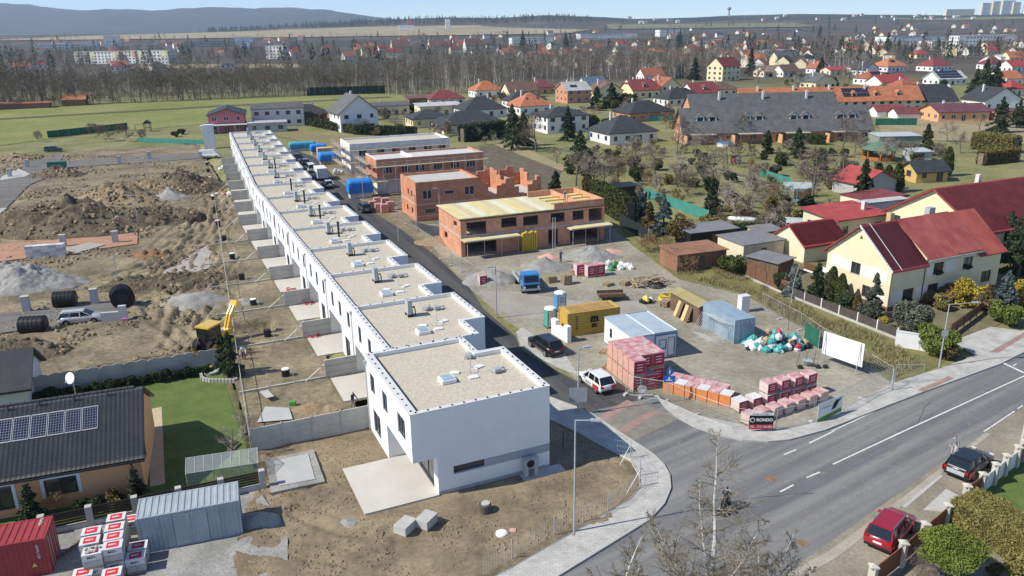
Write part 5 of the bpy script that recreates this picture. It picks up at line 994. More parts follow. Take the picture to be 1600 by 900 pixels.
def lamp(label,loc,h,arm,armdir,group=None,name='street_lamp'):
    T=thing(name,label,'street lamp',loc,0,group); MB().tube([(0,0,0),(0,0,h*.45),(0,0,h)],[.075,.06,.045],8).build('pole',STEEL,T); c,s=math.cos(R(armdir)),math.sin(R(armdir))
    if arm: MB().tube([(0,0,h-.03),(c*arm*.8,s*arm*.8,h+.05)],[.04,.03],6).build('arm',STEEL,T)
    b=MB(); b.box(-.05,.6,-.13,.13,-.05,.05); o=b.build('lamp_head',STEEL,T,loc=(c*arm*.75,s*arm*.75,h+.06),rz=armdir); return T
def corr(b,x0,x1,y,z0,z1,n,out,d=.035):
    """corrugated sheet along x at y, trapezoid ribs"""
    P=[]; w=(x1-x0)/n
    for i in range(n): x=x0+i*w; P+=[(x,0),(x+w*.3,0),(x+w*.45,d),(x+w*.85,d)]
    P.append((x1,0))
    for (xa,da),(xb,db) in zip(P[:-1],P[1:]):
        q=[(xa,y+out*da,z0),(xb,y+out*db,z0),(xb,y+out*db,z1),(xa,y+out*da,z1)]; b.poly(*(q if out<0 else q[::-1]))
def container(label,loc,rz,m,L=6.06,W=2.44,Hh=2.59,name='shipping_container',doors=1,roofm=None):
    """loc = near-left foot, x along the length"""
    T=thing(name,label,'container',loc,rz); b=MB(); n=int(L/.28)
    corr(b,.15,L-.15,.06,.16,Hh-.12,n,-1); corr(b,.15,L-.15,W-.06,.16,Hh-.12,n,1); b.poly((.06,W-.1,.16),(.06,.1,.16),(.06,.1,Hh-.1),(.06,W-.1,Hh-.1)); b.poly((L-.06,.1,.16),(L-.06,W-.1,.16),(L-.06,W-.1,Hh-.1),(L-.06,.1,Hh-.1)); b.build('side_panels',m,T)
    f=MB()
    for x in (0,L-.15):
        for y in (0,W-.15): f.box(x,x+.15,y,y+.15,0,Hh)
    for y in (0,W-.12): f.box(.15,L-.15,y,y+.12,0,.16); f.box(.15,L-.15,y,y+.12,Hh-.12,Hh-.003)
    for x in (0,L-.12): f.box(x,x+.12,.15,W-.15,0,.16); f.box(x,x+.12,.15,W-.15,Hh-.12,Hh-.003)
    f.build('frame',m,T); r=MB(); P=[]; w=(L-.2)/int(L/.38)
    for i in range(int(L/.38)):
        x=.1+i*w; r.poly((x,.08,Hh-.03),(x+w*.5,.08,Hh-.03),(x+w*.5,W-.08,Hh-.03),(x,W-.08,Hh-.03)); r.poly((x+w*.5,.08,Hh-.03),(x+w*.6,.08,Hh+.012),(x+w*.6,W-.08,Hh+.012),(x+w*.5,W-.08,Hh-.03)); r.poly((x+w*.6,.08,Hh+.012),(x+w*.9,.08,Hh+.012),(x+w*.9,W-.08,Hh+.012),(x+w*.6,W-.08,Hh+.012)); r.poly((x+w*.9,.08,Hh+.012),(x+w,.08,Hh-.03),(x+w,W-.08,Hh-.03),(x+w*.9,W-.08,Hh+.012))
    r.build('roof',roofm or m,T)
    if doors:
        s=-1 if doors==2 else 1; X=L-.05 if s>0 else .05
        for k in (0,1):
            y0=.12+k*(W-.24)/2; D=MB().box(X,X+s*.05,y0+.01,y0+(W-.24)/2-.01,.17,Hh-.13).build('door',m,T)
            for yy in (y0+.35,y0+.8): MB().tube([(X+s*.08,yy,.2),(X+s*.08,yy,Hh-.16)],.02,5).build('lock_bar',STEEL,D)
    return T
TXT={}
def text3(parent,body,loc,size,m,rot=(90,0,0),name='lettering',align='CENTER',ext=.004,bold=0):
    c=bpy.data.curves.new('t','FONT'); c.body=body; c.size=size; c.align_x=align; c.align_y='CENTER'; c.extrude=ext; c.offset=bold; o=bpy.data.objects.new('t',c); me=to_mesh(o); me.materials.append(m)
    q=put(name,me,parent,loc); q.rotation_euler=tuple(R(a) for a in rot); return q
PALW=mat('pallet_wood',(.36,.27,.17),.9,.2,2,c2=(.44,.34,.22)); WRAP=mat('plastic_wrap_white',(.66,.65,.63),.4,.1,2)
def pallet_base(b,w,d,z):
    for i in range(5): b.box(-w/2+i*(w-.1)/4,-w/2+i*(w-.1)/4+.1,-d/2,d/2,z+.1,z+.13)
    for i in range(3): b.box(-w/2,w/2,-d/2+i*(d-.09)/2,-d/2+i*(d-.09)/2+.09,z,z+.1)
_pm={}
def load(label,loc,rz,w,d,h,m,topm=None,print_=None,group=None,name='brick_pallet',cat='pallet',printm=None,strap=None,courses=4):
    """goods on a wooden pallet: courses of blocks, wrap and printed band are parts of their own"""
    k=(w,d,h,m.name,topm.name if topm else 0,print_,courses)
    if k not in _pm:
        b=MB(); pallet_base(b,w,d,0); pb=b.mesh('pallet',PALW); b=MB(); n=max(2,round(w/.25)); ch=(h-.14)/courses; rs_=np.random.RandomState(int(w*100+d*37))
        for c in range(courses):
            for i in range(n):
                for s in (-1,1):
                    e=rs_.uniform(0,.012); b.box(-w/2+i*w/n+.004,-w/2+(i+1)*w/n-.004,(-d/2+e if s<0 else .002),(-.002 if s<0 else d/2-e),.135+c*ch+.003,.135+(c+1)*ch-.003)
        g=b.mesh('blocks',m); t=MB().box(-w/2-.01,w/2+.01,-d/2-.01,d/2+.01,h-.02,h+.012).mesh('wrap_top',topm or m); bands=MB()
        _pm[k]=(pb,g,t)
    pb,g,t=_pm[k]; T=thing(name,label,cat,loc,rz,group); put('pallet',pb,T); o=put('blocks',g,T,kind='stuff')
    if topm: put('wrap_top',t,T)
    if printm:
        q=MB().box(-w*.46,w*.46,-d/2-.018,-d/2-.011,h*.14,h*.93).build('printed_band',printm,T); q2=MB().box(w/2+.011,w/2+.018,-d*.3,d*.3,h*.14,h*.93).build('printed_band',printm,T)
        for z in (.36,.54,.72): MB().box(-w*.26,w*.26,-d/2-.022,-d/2-.0185,h*z,h*(z+.05)).build('print_line',WPL,q); MB().box(w/2+.0185,w/2+.022,-d*.22,d*.22,h*z,h*(z+.05)).build('print_line',WPL,q2)
    return T
def fence_panel(T,p,q,h=1.95,mesh=True):
    """one site-fence panel: tube frame and thin wires"""
    L=math.hypot(q[0]-p[0],q[1]-p[1]); a=math.degrees(math.atan2(q[1]-p[1],q[0]-p[0])); b=MB()
    b.tube([(0,0,.1),(0,0,h)],.022,5); b.tube([(L,0,.1),(L,0,h)],.022,5); b.tube([(.03,0,.15),(L-.03,0,.15)],.018,4); b.tube([(.03,0,h-.03),(L-.03,0,h-.03)],.022,4); b.build('panel_frame',STEEL,T,loc=(p[0],p[1],0),rz=a)
    w=MB()
    for i in range(1,int(L/.22)): x=i*.22; w.box(x-.003,x+.003,-.003,.003,.16,h-.04)
    for i in range(1,7): z=.15+i*(h-.2)/7; w.box(.03,L-.03,-.003,.003,z-.003,z+.003)
    w.build('wire_mesh',STEEL,T,loc=(p[0],p[1],0),rz=a,kind='stuff'); MB().box(-.35,.35,-.12,.12,.0,.14).build('foot_block',CONC,T,loc=(p[0],p[1],0),rz=a+90)
def site_fence(label,pts):
    T=thing('site_fence',label,'fence',(0,0,0)); 
    for p,q in zip(pts[:-1],pts[1:]):
        L=math.hypot(q[0]-p[0],q[1]-p[1]); n=max(1,round(L/3.4))
        for i in range(n): fence_panel(T,(p[0]+(q[0]-p[0])*i/n,p[1]+(q[1]-p[1])*i/n),(p[0]+(q[0]-p[0])*(i+1)/n,p[1]+(q[1]-p[1])*(i+1)/n))
    return T

# ---------------------------------------------------------------- houses under construction
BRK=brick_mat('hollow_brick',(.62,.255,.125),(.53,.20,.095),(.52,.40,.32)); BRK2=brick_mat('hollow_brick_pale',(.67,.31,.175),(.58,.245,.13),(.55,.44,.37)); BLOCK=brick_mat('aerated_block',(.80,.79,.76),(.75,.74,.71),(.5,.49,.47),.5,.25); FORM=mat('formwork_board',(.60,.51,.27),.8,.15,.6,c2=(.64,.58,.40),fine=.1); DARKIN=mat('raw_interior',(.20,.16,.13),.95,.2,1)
def shell(label,loc,w,d,h,m,front,left,top=None,name='brick_shell',lower=None,parapet=.35,roofm=None,frames=True,base=0):
    """unfinished two-storey house; openings are real holes in a wall 30 cm thick"""
    T=thing(name,label,'building',loc,AR); b=MB(); x1=w
    zt=h-.3
    for (p,q,hs) in (((0,0),(w,0),front),((0,d),(0,0),left),((w,0),(w,d),[]),((w,d),(0,d),[])):
        wall(b,p,q,base,zt,[x[:4] for x in hs],.3)
        if frames: holes_to_windows(T,p,q,[x for x in hs if len(x)>4 and x[4]],fm=FRW,sill=False)
    o=b.build('wall',m,T); MB().box(.3,w-.3,.3,d-.3,.0,.1).build('floor_slab',CONC,T)
    MB().box(-.004,w+.004,-.004,d+.004,2.75,2.98).build('ring_beam',CONC,T); c=MB()
    r=MB()
    for x0,xx,y0,yy in ((0,w,0,.3),(0,w,d-.3,d),(0,.3,.3,d-.3),(w-.3,w,.3,d-.3)): r.box(x0,xx,y0,yy,zt+.002,h+parapet)
    if parapet: r.build('parapet',m if lower is None else m,T)
    MB().box(.302,w-.302,.302,d-.302,h-.25,h-.02).build('roof_slab',roofm or CONC,T)
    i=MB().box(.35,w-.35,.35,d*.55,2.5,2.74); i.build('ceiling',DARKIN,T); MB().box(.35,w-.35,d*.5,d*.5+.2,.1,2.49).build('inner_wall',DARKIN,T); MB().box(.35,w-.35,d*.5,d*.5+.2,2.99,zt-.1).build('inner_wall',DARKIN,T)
    if lower:
        l=MB(); l.box(-.05,w+.05,-.06,-.007,0.02,2.7); l.box(-.06,-.007,-.05,d,0.02,2.7); l.build('lower_cladding',lower,T)
    return T
def scaffold(label,loc,rz,L,h,D=.9,lifts=3,group='scaffolds'):
    T=thing('scaffold',label,'scaffold',loc,rz,group); n=max(2,round(L/2.5))
    for i in range(n+1):
        for y in (0,-D): MB().tube([(i*L/n,y,0),(i*L/n,y,h+.9)],.035,5).build('standard',STEEL,T)
    for k in range(1,lifts+1):
        z=h*k/lifts
        for i in range(n): MB().box(i*L/n+.04,(i+1)*L/n-.04,-D+.05,-.05,z-.05,z).build('deck_board',PALW,T)
        for y in (-D,): 
            for dz in (.5,1.0):
                if z+dz<h+1.1: MB().tube([(0,y,z+dz-.1),(L,y,z+dz-.1)],.025,4).build('guard_rail',STEEL,T)
    return T
# nearest shell, with yellow formwork deck
A=shell('brick shell with yellow formwork deck, propped canopy slabs and open upper corner',(-7.1,108.9),23,10,5.5,BRK2,
 [(.9,3.9,3.1,4.9),(6.2,8.6,3.6,5.0),(9.6,12.0,3.5,4.9),(14.0,16.3,3.5,4.9),(17.6,19.5,3.5,4.9),(20.3,22.6,3.1,5.0),(.6,5.4,.1,2.6),(9.2,11.4,.1,2.5),(13.6,15.2,.1,2.5),(17.2,22.2,.1,2.6)],[(7.0,8.4,4.0,4.8),(2.5,3.9,1.2,2.2)],frames=False,parapet=0,roofm=FORM)
MB().box(-.3,14.5,-.3,10.2,5.51,5.60).build('formwork_deck',FORM,A); 
for k in range(9): MB().box(.2+k*1.55,.25+k*1.55+.9,-.15,9.9,5.602,5.63).build('formwork_panel',mat('formwork_panel_%d'%(k%3),[(.66,.55,.25),(.58,.49,.28),(.66,.63,.50)][k%3],.8,.12,1),A)
for x0,x1,y0,y1 in ((14.6,22.9,.05,.35),(14.6,22.9,9.6,9.9),(22.6,22.9,.36,9.59),(18.5,18.8,.36,9.59)): MB().box(x0,x1,y0,y1,5.5,6.35).build('upper_wall',BRK2,A)
for y in (2,4.2,6.4): MB().box(15,22.5,y-.08,y+.08,5.75,5.95).build('yellow_beam',mat('yellow_beam',(.66,.48,.06),.7,.1,1),A)
for x0,x1 in ((-.1,8.4),(16.4,23.4)):
    s=MB().box(x0,x1,-2.0,-.31,2.55,2.75).build('canopy_slab',FORM,A); 
    for i in range(4): x=x0+.4+i*(x1-x0-.8)/3; MB().cyl(x,-1.8,0,2.547,.05,n=6).build('prop',STEEL,A)
for k in range(8): MB().box(9.0+k*.3,9.2+k*.3,-1.1,-.5,0,2.7+.1*(k%3)).build('leaning_board',mat('yellow_beam',(.66,.48,.06),.7,.1,1),A)
L_=thing('ladder','long aluminium ladder leaning on the nearest brick shell','ladder',rv(0,0)); L_.location=A.matrix_world@Vector((0,0,0)) if 0 else (0,0,0)
L_.location=(6.10,111.20,0); L_.rotation_euler=(0,0,R(AR))
for s in (-.2,.2): MB().tube([(s,-.1,0),(s+.9,1.75,4.6)],.035,4).build('rail',STEEL,L_)
for i in range(14): t=(i+.5)/14; MB().tube([(-.2+.9*t,-.1+1.85*t,4.6*t),(.2+.9*t,-.1+1.85*t,4.6*t)],.02,4).build('rung',STEEL,L_)
# second shell with ruined-looking unfinished half
B=shell('brick shell with flat roof and framed windows, joined to half-built jagged walls',(-15.8,131),11.3,9.5,6.3,BRK,[(1.2,2.8,3.7,5.2,2),(5.0,6.8,4.2,4.9,1),(8.6,10.4,3.8,5.3,2),(1.4,3.4,1.2,2.1,1),(4.4,5.8,1.3,2.1,1),(8.2,10.6,.1,2.5)],[(6.6,7.4,3.9,4.9),(4.5,5.3,3.9,4.9),(6.5,7.4,1,2),(3.5,4.4,1,2)],roofm=CONC)
rs=np.random.RandomState(4)
def jag(x0,x1,y0,y1,zs):
    n=len(zs)
    for i,z in enumerate(zs):
        if abs(x1-x0)>abs(y1-y0): MB().box(x0+(x1-x0)*i/n,x0+(x1-x0)*(i+1)/n,y0,y1,0,z).build('wall_section',BRK,B)
        else: MB().box(x0,x1,y0+(y1-y0)*i/n,y0+(y1-y0)*(i+1)/n,0,z).build('wall_section',BRK,B)
jag(11.31,17,.0,.3,[5.6,5.4,3.4,3.4,4.9,5.2,6.0]); jag(17,23,.0,.3,[6.1,4.4,3.1,3.1,4.6,5.3,5.9]); jag(22.7,23,.31,9,[5.8,4.6,4.2,5.6,6.0]); jag(11.4,23,9.0,9.3,[6.2,5.4,6.0,6.3,4.8,5.9,6.5,5.2]); jag(16.7,17,.31,8.9,[6.0,5.2,5.8,6.4,6.6]); MB().box(11.4,22.6,.4,8.9,2.75,2.98).build('floor_slab',CONC,B)
# third shell
C=shell('brick shell with six white-framed windows under red lintel strips and white block base',(-26.1,155.1),22.3,9.2,6.4,BRK,[(x,x+1.9,3.9,5.2,3) for x in (1.2,5.0,7.9,11.7,15.2,18.6)],[(6.3,7.2,3.8,4.8),(2,3.2,3.8,4.9)],lower=BLOCK,roofm=mat('pale_membrane',(.55,.54,.52),.8,.1,.5))
for x in (1.2,5.0,7.9,11.7,15.2,18.6): MB().box(x-.2,x+2.1,-.02,-.008,5.25,5.42).build('lintel_strip',mat('red_lintel',(.55,.06,.06),.7,.1,1),C)
MB().box(-.03,22.33,-.03,.33,6.752,6.85).build('white_coping',WPL,C); MB().box(-.03,.33,.34,9.2,6.752,6.85).build('white_coping',WPL,C); MB().box(7.3,7.6,.34,8.8,6.38,6.9).build('white_coping',WPL,C)
scaffold('steel scaffold along the white-based brick shell',(-26.9,153.6),AR,24,5.6,1.1,2)
scaffold('steel scaffold at the gable of the white-based brick shell',(-31.2,164.9),AR-90,11,6.0,1.1,3)
# fourth: rendered white shell
D_=shell('white-insulated flat-roofed shell with dark windows behind the brick ones',(-35.8,178.8),23.5,10.5,6.3,BLOCK,[(x,x+1.9,3.8,5.1,2) for x in (2,6,9.6,13.4,17.2,20.6)]+[(x,x+1.8,.8,2.2,2) for x in (3,8,14,19)],[(3,4.2,3.8,5)],roofm=GRAV)
scaffold('steel scaffold along the front of the white-insulated shell',(-36.6,177.3),AR,24,5.4,1.1,2); scaffold('steel scaffold at the gable of the white-insulated shell',(-41,188.8),AR-90,11,5.8,1.1,3)

# ---------------------------------------------------------------- the yard by the junction
YEL=mat('container_yellow',(.55,.36,.07),.6,.2,1.2,c2=(.48,.31,.07),fine=.12); BLUEC=mat('container_blue_grey',(.27,.36,.43),.6,.15,.9,fine=.1); GREYC=mat('container_grey',(.30,.34,.37),.6,.15,.8,c2=(.36,.41,.44),fine=.1); REDC=mat('container_red',(.32,.045,.05),.55,.12,1,fine=.08); PRINT=mat('red_print',(.42,.03,.06),.6,.1,2); BLOCKP=mat('pink_brick_block',(.56,.30,.24),.9,.12,3,c2=(.62,.38,.31)); BLOCKO=mat('orange_brick_block',(.66,.24,.08),.85,.1,3); BLKINK=mat('black_ink',(.012,.012,.014),.7,.1,2); WRAPP=mat('pink_wrap',(.62,.46,.43),.45,.12,1.6,c2=(.50,.16,.19))
M1=container('yellow shipping container with black lettering beside the portable toilets',(5.73,77.68,0),19,YEL,doors=0)
text3(M1,'m',(3.1,-.006,1.72),1.15,BLKINK,name='logo',bold=.05); text3(M1,'sc',(3.1,-.006,.98),.78,BLKINK,name='logo',bold=.04); MB().box(2.55,3.7,-.012,-.004,1.33,1.40).build('logo_bar',BLKINK,M1)
for z in (2.1,1.85,1.6,1.3,1.0,.75): MB().box(.95,1.22,-.012,-.004,z,z+.09).build('marking',BLKINK,M1)
MB().box(.5,5.6,.3,2.1,2.605,2.612).build('rust_patch',mat('rust_stain',(.35,.22,.08),.9,.3,.6),M1)
# two white site offices side by side
rf=mat('office_roof_sheet',(.34,.42,.47),.5,.15,.8,c2=(.40,.48,.53))
for i,(dx,lab) in enumerate(((0,'white site office container with pale blue roof and small windows'),(2.46,'white site office container with blue door frame, right of its twin'))):
    p=(11.4+dx*math.cos(R(19.5)),70.6+dx*math.sin(R(19.5))); T=thing('site_office',lab,'container',p,19.5); b=MB()
    hs=[(1.2,1.75,1.0,2.0,1),(4.6,5.1,1.1,1.9,1)] if i==0 else []
    fh=[(.5,1.3,1.0,2.0,1),(1.45,2.25,.15,2.15,1)] if i else []
    wall(b,(0,0),(2.44,0),.1,2.6,fh,.08); wall(b,(0,5.95),(0,0),.1,2.6,hs,.08); wall(b,(2.44,0),(2.44,5.95),.1,2.6); wall(b,(2.44,5.95),(0,5.95),.1,2.6); b.build('wall',WHITE,T); holes_to_windows(T,(0,5.95),(0,0),hs,depth=.07,sill=False); holes_to_windows(T,(0,0),(2.44,0),fh,depth=.07,sill=False,pm=WPL if i else None)
    MB().box(-.03,2.45,-.03,5.98,2.602,2.72).build('roof',rf,T); 
    for y in (-.04,5.93): MB().box(-.03,2.46,y,y+.07,2.721,2.78).build('roof_rim',BLUEC if i else WPL,T)
    MB().box(2.38,2.46,.05,5.9,2.721,2.77).build('roof_rim',WPL,T)
    if i: 
        for x in (-.02,2.36): MB().box(x,x+.1,-.06,-.005,0,2.6).build('corner_post',paint('blue',(.03,.16,.35)),T)
        MB().box(.08,2.36,-.06,-.005,2.45,2.6).build('top_rail',paint('blue',(.03,.16,.35)),T)
T=container('blue-grey shipping container with double doors, fence panels leaning on it',(22.4,75.0),110.0,BLUEC,L=5.9,doors=2)
T.location=(24.72,75.9,0); T.rotation_euler=(0,0,R(110.3))
# leaning fence panels
T=thing('fence_panel_stack','stack of wire fence panels leaning on the blue-grey container','fence panels',(22.25,75.1),110)
for i in range(8):
    b=MB(); x0=.2+i*.16; o_=.25+i*.11
    for x in (x0,x0+3.3): b.tube([(x,o_+.75,.05),(x,.02+i*.09,2.05)],.022,5)
    b.tube([(x0,o_+.75,.05),(x0+3.3,o_+.75,.05)],.022,4); b.tube([(x0,.02+i*.09,2.05),(x0+3.3,.02+i*.09,2.05)],.022,4); b.build('panel',STEEL,T)
w=MB()
for k in range(15): x=.3+k*.22; w.tube([(x,1.0,.06),(x,.05,2.03)],.006,3)
w.build('wire_mesh',STEEL,T,kind='stuff')
# timber store under a tarpaulin
T=thing('timber_store','brown boarded store with mossy tarpaulin roof beside the blue-grey container','store',(19.00,84.99,0),110); T.location=(19.7,77.2,0); T.rotation_euler=(0,0,R(110)); T.location=(20.1,80.4,0)
for i in range(14): MB().box(i*.42,i*.42+.40,-.06+.01*(i%2),0,0,2.1).build('board',WOOD,T)
for i in range(5): MB().box(5.86,5.92,-2.2+i*.44,-2.2+i*.44+.42,0,2.1).build('board',WOOD,T); MB().box(-.06,0,-2.2+i*.44,-2.2+i*.44+.42,0,2.1).build('board',WOOD,T)
MB().box(0,5.85,-2.28,-2.22,0,2.1).build('rear_board',WOOD,T); r=MB(); [r.slab([(i*1.2-.1,-2.4,2.15),(i*1.2+1.1,-2.4,2.15),(i*1.2+1.1,-1.1,2.55),(i*1.2-.1,-1.1,2.55)],.05) for i in range(5)]; [r.slab([(i*1.2-.1,-1.1,2.55),(i*1.2+1.1,-1.1,2.55),(i*1.2+1.1,.2,2.15),(i*1.2-.1,.2,2.15)],.05) for i in range(5)]; r.build('tarpaulin',mat('mossy_tarp',(.30,.25,.11),.9,.2,.8,c2=(.36,.31,.16)),T)
for i,x in enumerate((1.2,1.9,2.9,3.4)): MB().slab([(x,.75,.0),(x+.6,.75,.0),(x+.6,.1,1.7),(x,.1,1.7)],.05).build('leaning_board',PLANK if i%2 else WOOD,T)
# toilets, meter box, low wall
def toilet(lab,loc,a,c,roofc):
    T=thing('portable_toilet',lab,'toilet',loc,a); b=MB(); b.box(-.55,.55,-.55,.55,.08,2.05); b.build('cabin',c,T); MB().lathe([(.72,2.05),(.62,2.2),(.3,2.3)],8).build('roof',roofc,T); MB().box(-.4,.4,-.575,-.553,.2,1.95).build('door',WPL,T); MB().box(-.6,.6,-.6,.6,0,.077).build('base',BLK,T); return T
toilet('green and white portable toilet beside the yellow container',(4.11,80.93,0),20,mat('toilet_green',(.08,.33,.27),.5,.08,1),WPL); t=toilet('blue and white portable toilet behind the yellow container',(5.48,86.23,0),20,paint('toiletblue',(.05,.25,.5)),WPL); text3(t,'TOI\nTOI',(0,-.58,1.35),.38,paint('blue',(.03,.16,.35)),bold=.01)
T=thing('meter_wall','low white meter wall with a pillar beside the black car','wall',(4.29,79.02,0),-62); MB().box(0,3.2,-.2,.2,0,1.2).build('wall',WHITE,T); MB().box(-.02,.9,-.24,.24,1.202,1.7).build('pillar',WHITE,T); MB().box(2.5,3.25,-.24,.24,0,1.75).build('pillar',WHITE,T)
T=thing('meter_pillar','white square meter pillar on the grass behind the blue-grey container','pillar',(26.11,84.68,0),20); MB().box(-.55,.55,-.4,.4,0,1.9).build('body',WHITE,T); MB().box(-.6,.6,-.45,.45,1.902,1.98).build('cap',COP,T)
# brick pallets: pink high stack, orange row, red-printed group
g1='pallets of pink hollow bricks'
def stack(label,base,rz,nx,ny,levels,w,d,h,m,topm,pm,g,skip=()):
    c,s=math.cos(R(rz)),math.sin(R(rz))
    for k in range(levels):
        for j in range(ny):
            for i in range(nx):
                if (i,j,k) in skip: continue
                x,y=(i+.5)*(w+.06),(j+.5)*(d+.06); top=(k==levels-1) or (i,j,k+1) in skip
                load(label(i,j,k),(base[0]+c*x-s*y,base[1]+s*x+c*y,.02+k*(h+.02)),rz,w,d,h,m,topm if top else None,printm=pm,group=g)
LV=['on the ground','in the second layer','on the top layer']
stack(lambda i,j,k:'pallet of pink bricks %s, %s row from the white car'%(LV[min(k,2)] if k<2 else 'on top',ORD[i]),(10.60,64.21,0),19.5+0,3,5,2,1.18,1.0,1.45,BLOCKP,WRAPP,PRINT,g1,skip={(0,0,1),(1,0,1),(2,0,1),(2,1,1),(2,1,0),(2,0,0)} and {(2,0,1),(2,0,0),(1,0,1)})
base=(13.91,63.14,0); c_,s_=math.cos(R(-33)),math.sin(R(-33))
for i in range(6): load('pallet of plain orange bricks in the single row by the blue sign',(base[0]+c_*(i*1.02),base[1]+s_*(i*1.02)+1.2,.02),-33,.95,1.15,1.15,BLOCKO,WRAP if i%2 else WRAPP,group='single row of orange brick pallets')
for i in range(5): load('pallet of pale pink bricks in the low row behind the orange ones',(base[0]+c_*(i*1.05)+.85,base[1]+s_*(i*1.05)+2.4,.02),-33,.98,1.05,1.0,BLOCKP,WRAPP,group='low row of pink brick pallets')
base=(18.71,60.42,0); c_,s_=math.cos(R(-22)),math.sin(R(-22))
p0,p1=(19.18,57.91,0),(26.37,61.85,0)
for i in range(7):
    f=i/6; x,y=p0[0]+(p1[0]-p0[0])*f,p0[1]+(p1[1]-p0[1])*f; load('white-wrapped pallet of bricks in the front row by the banner fence',(x,y+.3,.02),32,1.0,1.0,.95,mat('pale_pink_block',(.58,.44,.39),.8,.1,3),WRAPP,group='front row of wrapped brick pallets')
p0,p1=(19.03,60.41,0),(25.77,63.25,0)
for i in range(6):
    f=i/5; x,y=p0[0]+(p1[0]-p0[0])*f,p0[1]+(p1[1]-p0[1])*f
    load('pallet of bricks in bold red printed wrap on the ground, behind the front row',(x,y+.2,.02),28,1.05,1.0,1.0,mat('red_white_wrap',(.62,.50,.48),.5,.1,3),WRAP,printm=PRINT,group='red-printed pallets on the ground')
    if i>1: load('pallet of bricks in bold red printed wrap, upper layer behind the front row',(x,y+.3,1.05),28,1.05,1.0,1.0,MATS['red_white_wrap'],WRAPP,printm=PRINT,group='red-printed pallets on top')
# fences, signs, banners
fa=[(9.86,63.78,0),(11.05,63.11,0),(13.13,62.29,0),(15.13,59.60,0),(17.48,57.20,0),(18.77,56.84,0),(20.89,56.78,0),(24.33,58.07,0),(27.25,59.91,0),(30.10,62.22,0),(33.53,64.28,0)]
site_fence('wire site fence panels round the junction corner of the yard',fa); site_fence('wire site fence between the yard and the grass bank',[(33.65,64.54,0),(32.69,69.08,0),(31.11,74.39,0),(30.48,78.70,0),(28.44,85.44,0)]); site_fence('single loose fence panel standing beyond the corner post stack',[(34.23,65.19,0),(36.66,65.11,0)])
T=thing('bundle_of_posts','bundle of fence posts and clamps at the fence corner','posts',(33.29,63.64,0)); [MB().tube([(.05*math.cos(k*2),.05*math.sin(k*2),0),(.09*math.cos(k*2),.09*math.sin(k*2),2.2)],.022,5).build('post',STEEL,T) for k in range(5)]; MB().box(-.4,.4,-.15,.15,0,.16).build('foot_block',CONC,T)
def flat_sign(name,label,cat,p,q,z0,z1,m,tilt=0):
    a=math.degrees(math.atan2(q[1]-p[1],q[0]-p[0])); L=math.hypot(q[0]-p[0],q[1]-p[1]); T=thing(name,label,cat,p,a); return T,L
T,L=flat_sign('banner','black and red builder banner reading RONDO tied to the site fence','banner',(18.65,56.63,0),(20.37,56.58,0),0,0,0); L=max(L,1.9)
MB().box(0,L,-.06,-.04,.75,1.55).build('black_field',BLKINK,T); MB().box(0,L,-.06,-.04,.35,.748).build('red_field',PRINT,T); MB().box(0,L,-.06,-.04,1.552,1.78).build('white_field',WPL,T); text3(T,'RONDO',(L*.63,-.062,1.15),.34,WPL,bold=.012); MB().tube([(L*.13,-.062,1.15),(L*.13,-.072,1.15)],.2,20).build('emblem',WPL,T); MB().tube([(L*.13,-.073,1.15),(L*.13,-.08,1.15)],.14,20).build('emblem_centre',BLKINK,T); text3(T,'TEL.  777 123 001',(L*.5,-.062,.55),.24,WPL); text3(T,'STAVBY A PROJEKTY',(L*.5,-.062,1.66),.16,BLKINK)
T,L=flat_sign('banner','white and green banner with a dark figure tied to the site fence','banner',(24.55,57.96,0),(27.21,59.68,0),0,0,0)
MB().box(0,L,-.06,-.04,.2,1.75).build('white_field',WPL,T); MB().slab([(0,-.062,.42),(L,-.062,.62),(L,-.055,.62),(0,-.055,.42)],.40).build('green_stripe',mat('banner_green',(.14,.32,.05),.6,.1,1),T); text3(T,'Ceramo',(L*.33,-.062,1.25),.36,mat('banner_green',(.14,.32,.05),.6,.1,1)); b=MB(); b.poly((L*.55,-.065,.75),(L*.72,-.065,.8),(L*.85,-.065,1.3),(L*.97,-.065,1.6),(L*.8,-.065,1.5),(L*.72,-.065,1.55),(L*.63,-.065,1.3)); b.build('printed_figure',BLKINK,T)
T,L=flat_sign('billboard','large blank white billboard on slanted steel legs at the yard edge','billboard',(29.73,70.71,0),(30.15,67.70,0),0,0,0)
T.rotation_euler=(0,0,R(-55)); L=4.2; MB().box(0,L,-.05,.0,.75,3.05).build('board',WPL,T)
for x in (.3,L-.3): MB().tube([(x,.05,3.0),(x,1.5,0)],.04,5).build('brace',STEEL,T); MB().tube([(x,-.07,3.0),(x,-.5,0)],.04,5).build('leg',STEEL,T)
T=thing('road_sign','blue zone road signs on a grey post by the brick pallets','sign',(13.33,62.16,0)); MB().tube([(0,0,0),(0,0,3.3)],.035,6).build('post',STEEL,T); sb=mat('sign_blue',(.02,.12,.45),.5,.05,1); q=MB().box(-.5,.5,-.06,-.04,1.95,2.55).build('sign_plate',sb,T); MB().box(-.3,.25,-.067,-.061,2.1,2.18).build('pictogram',WPL,q); MB().box(-.1,.05,-.067,-.061,2.2,2.42).build('pictogram',WPL,q); q=MB().box(-.24,.24,-.06,-.04,2.65,3.15).build('sign_plate',sb,T); MB().box(-.05,.05,-.067,-.061,2.75,3.05).build('pictogram',WPL,q)
T=thing('round_sign','round white sign leaning on the wire fence corner','sign',(11.32,63.74,0)); MB().tube([(0,-.1,.55),(0,-.06,.56)],.42,24).build('disc',WPL,T); MB().tube([(0,-.101,.55),(0,-.108,.55)],.33,24).build('disc_face',mat('sign_face_grey',(.66,.66,.65),.5,.05,1),T)
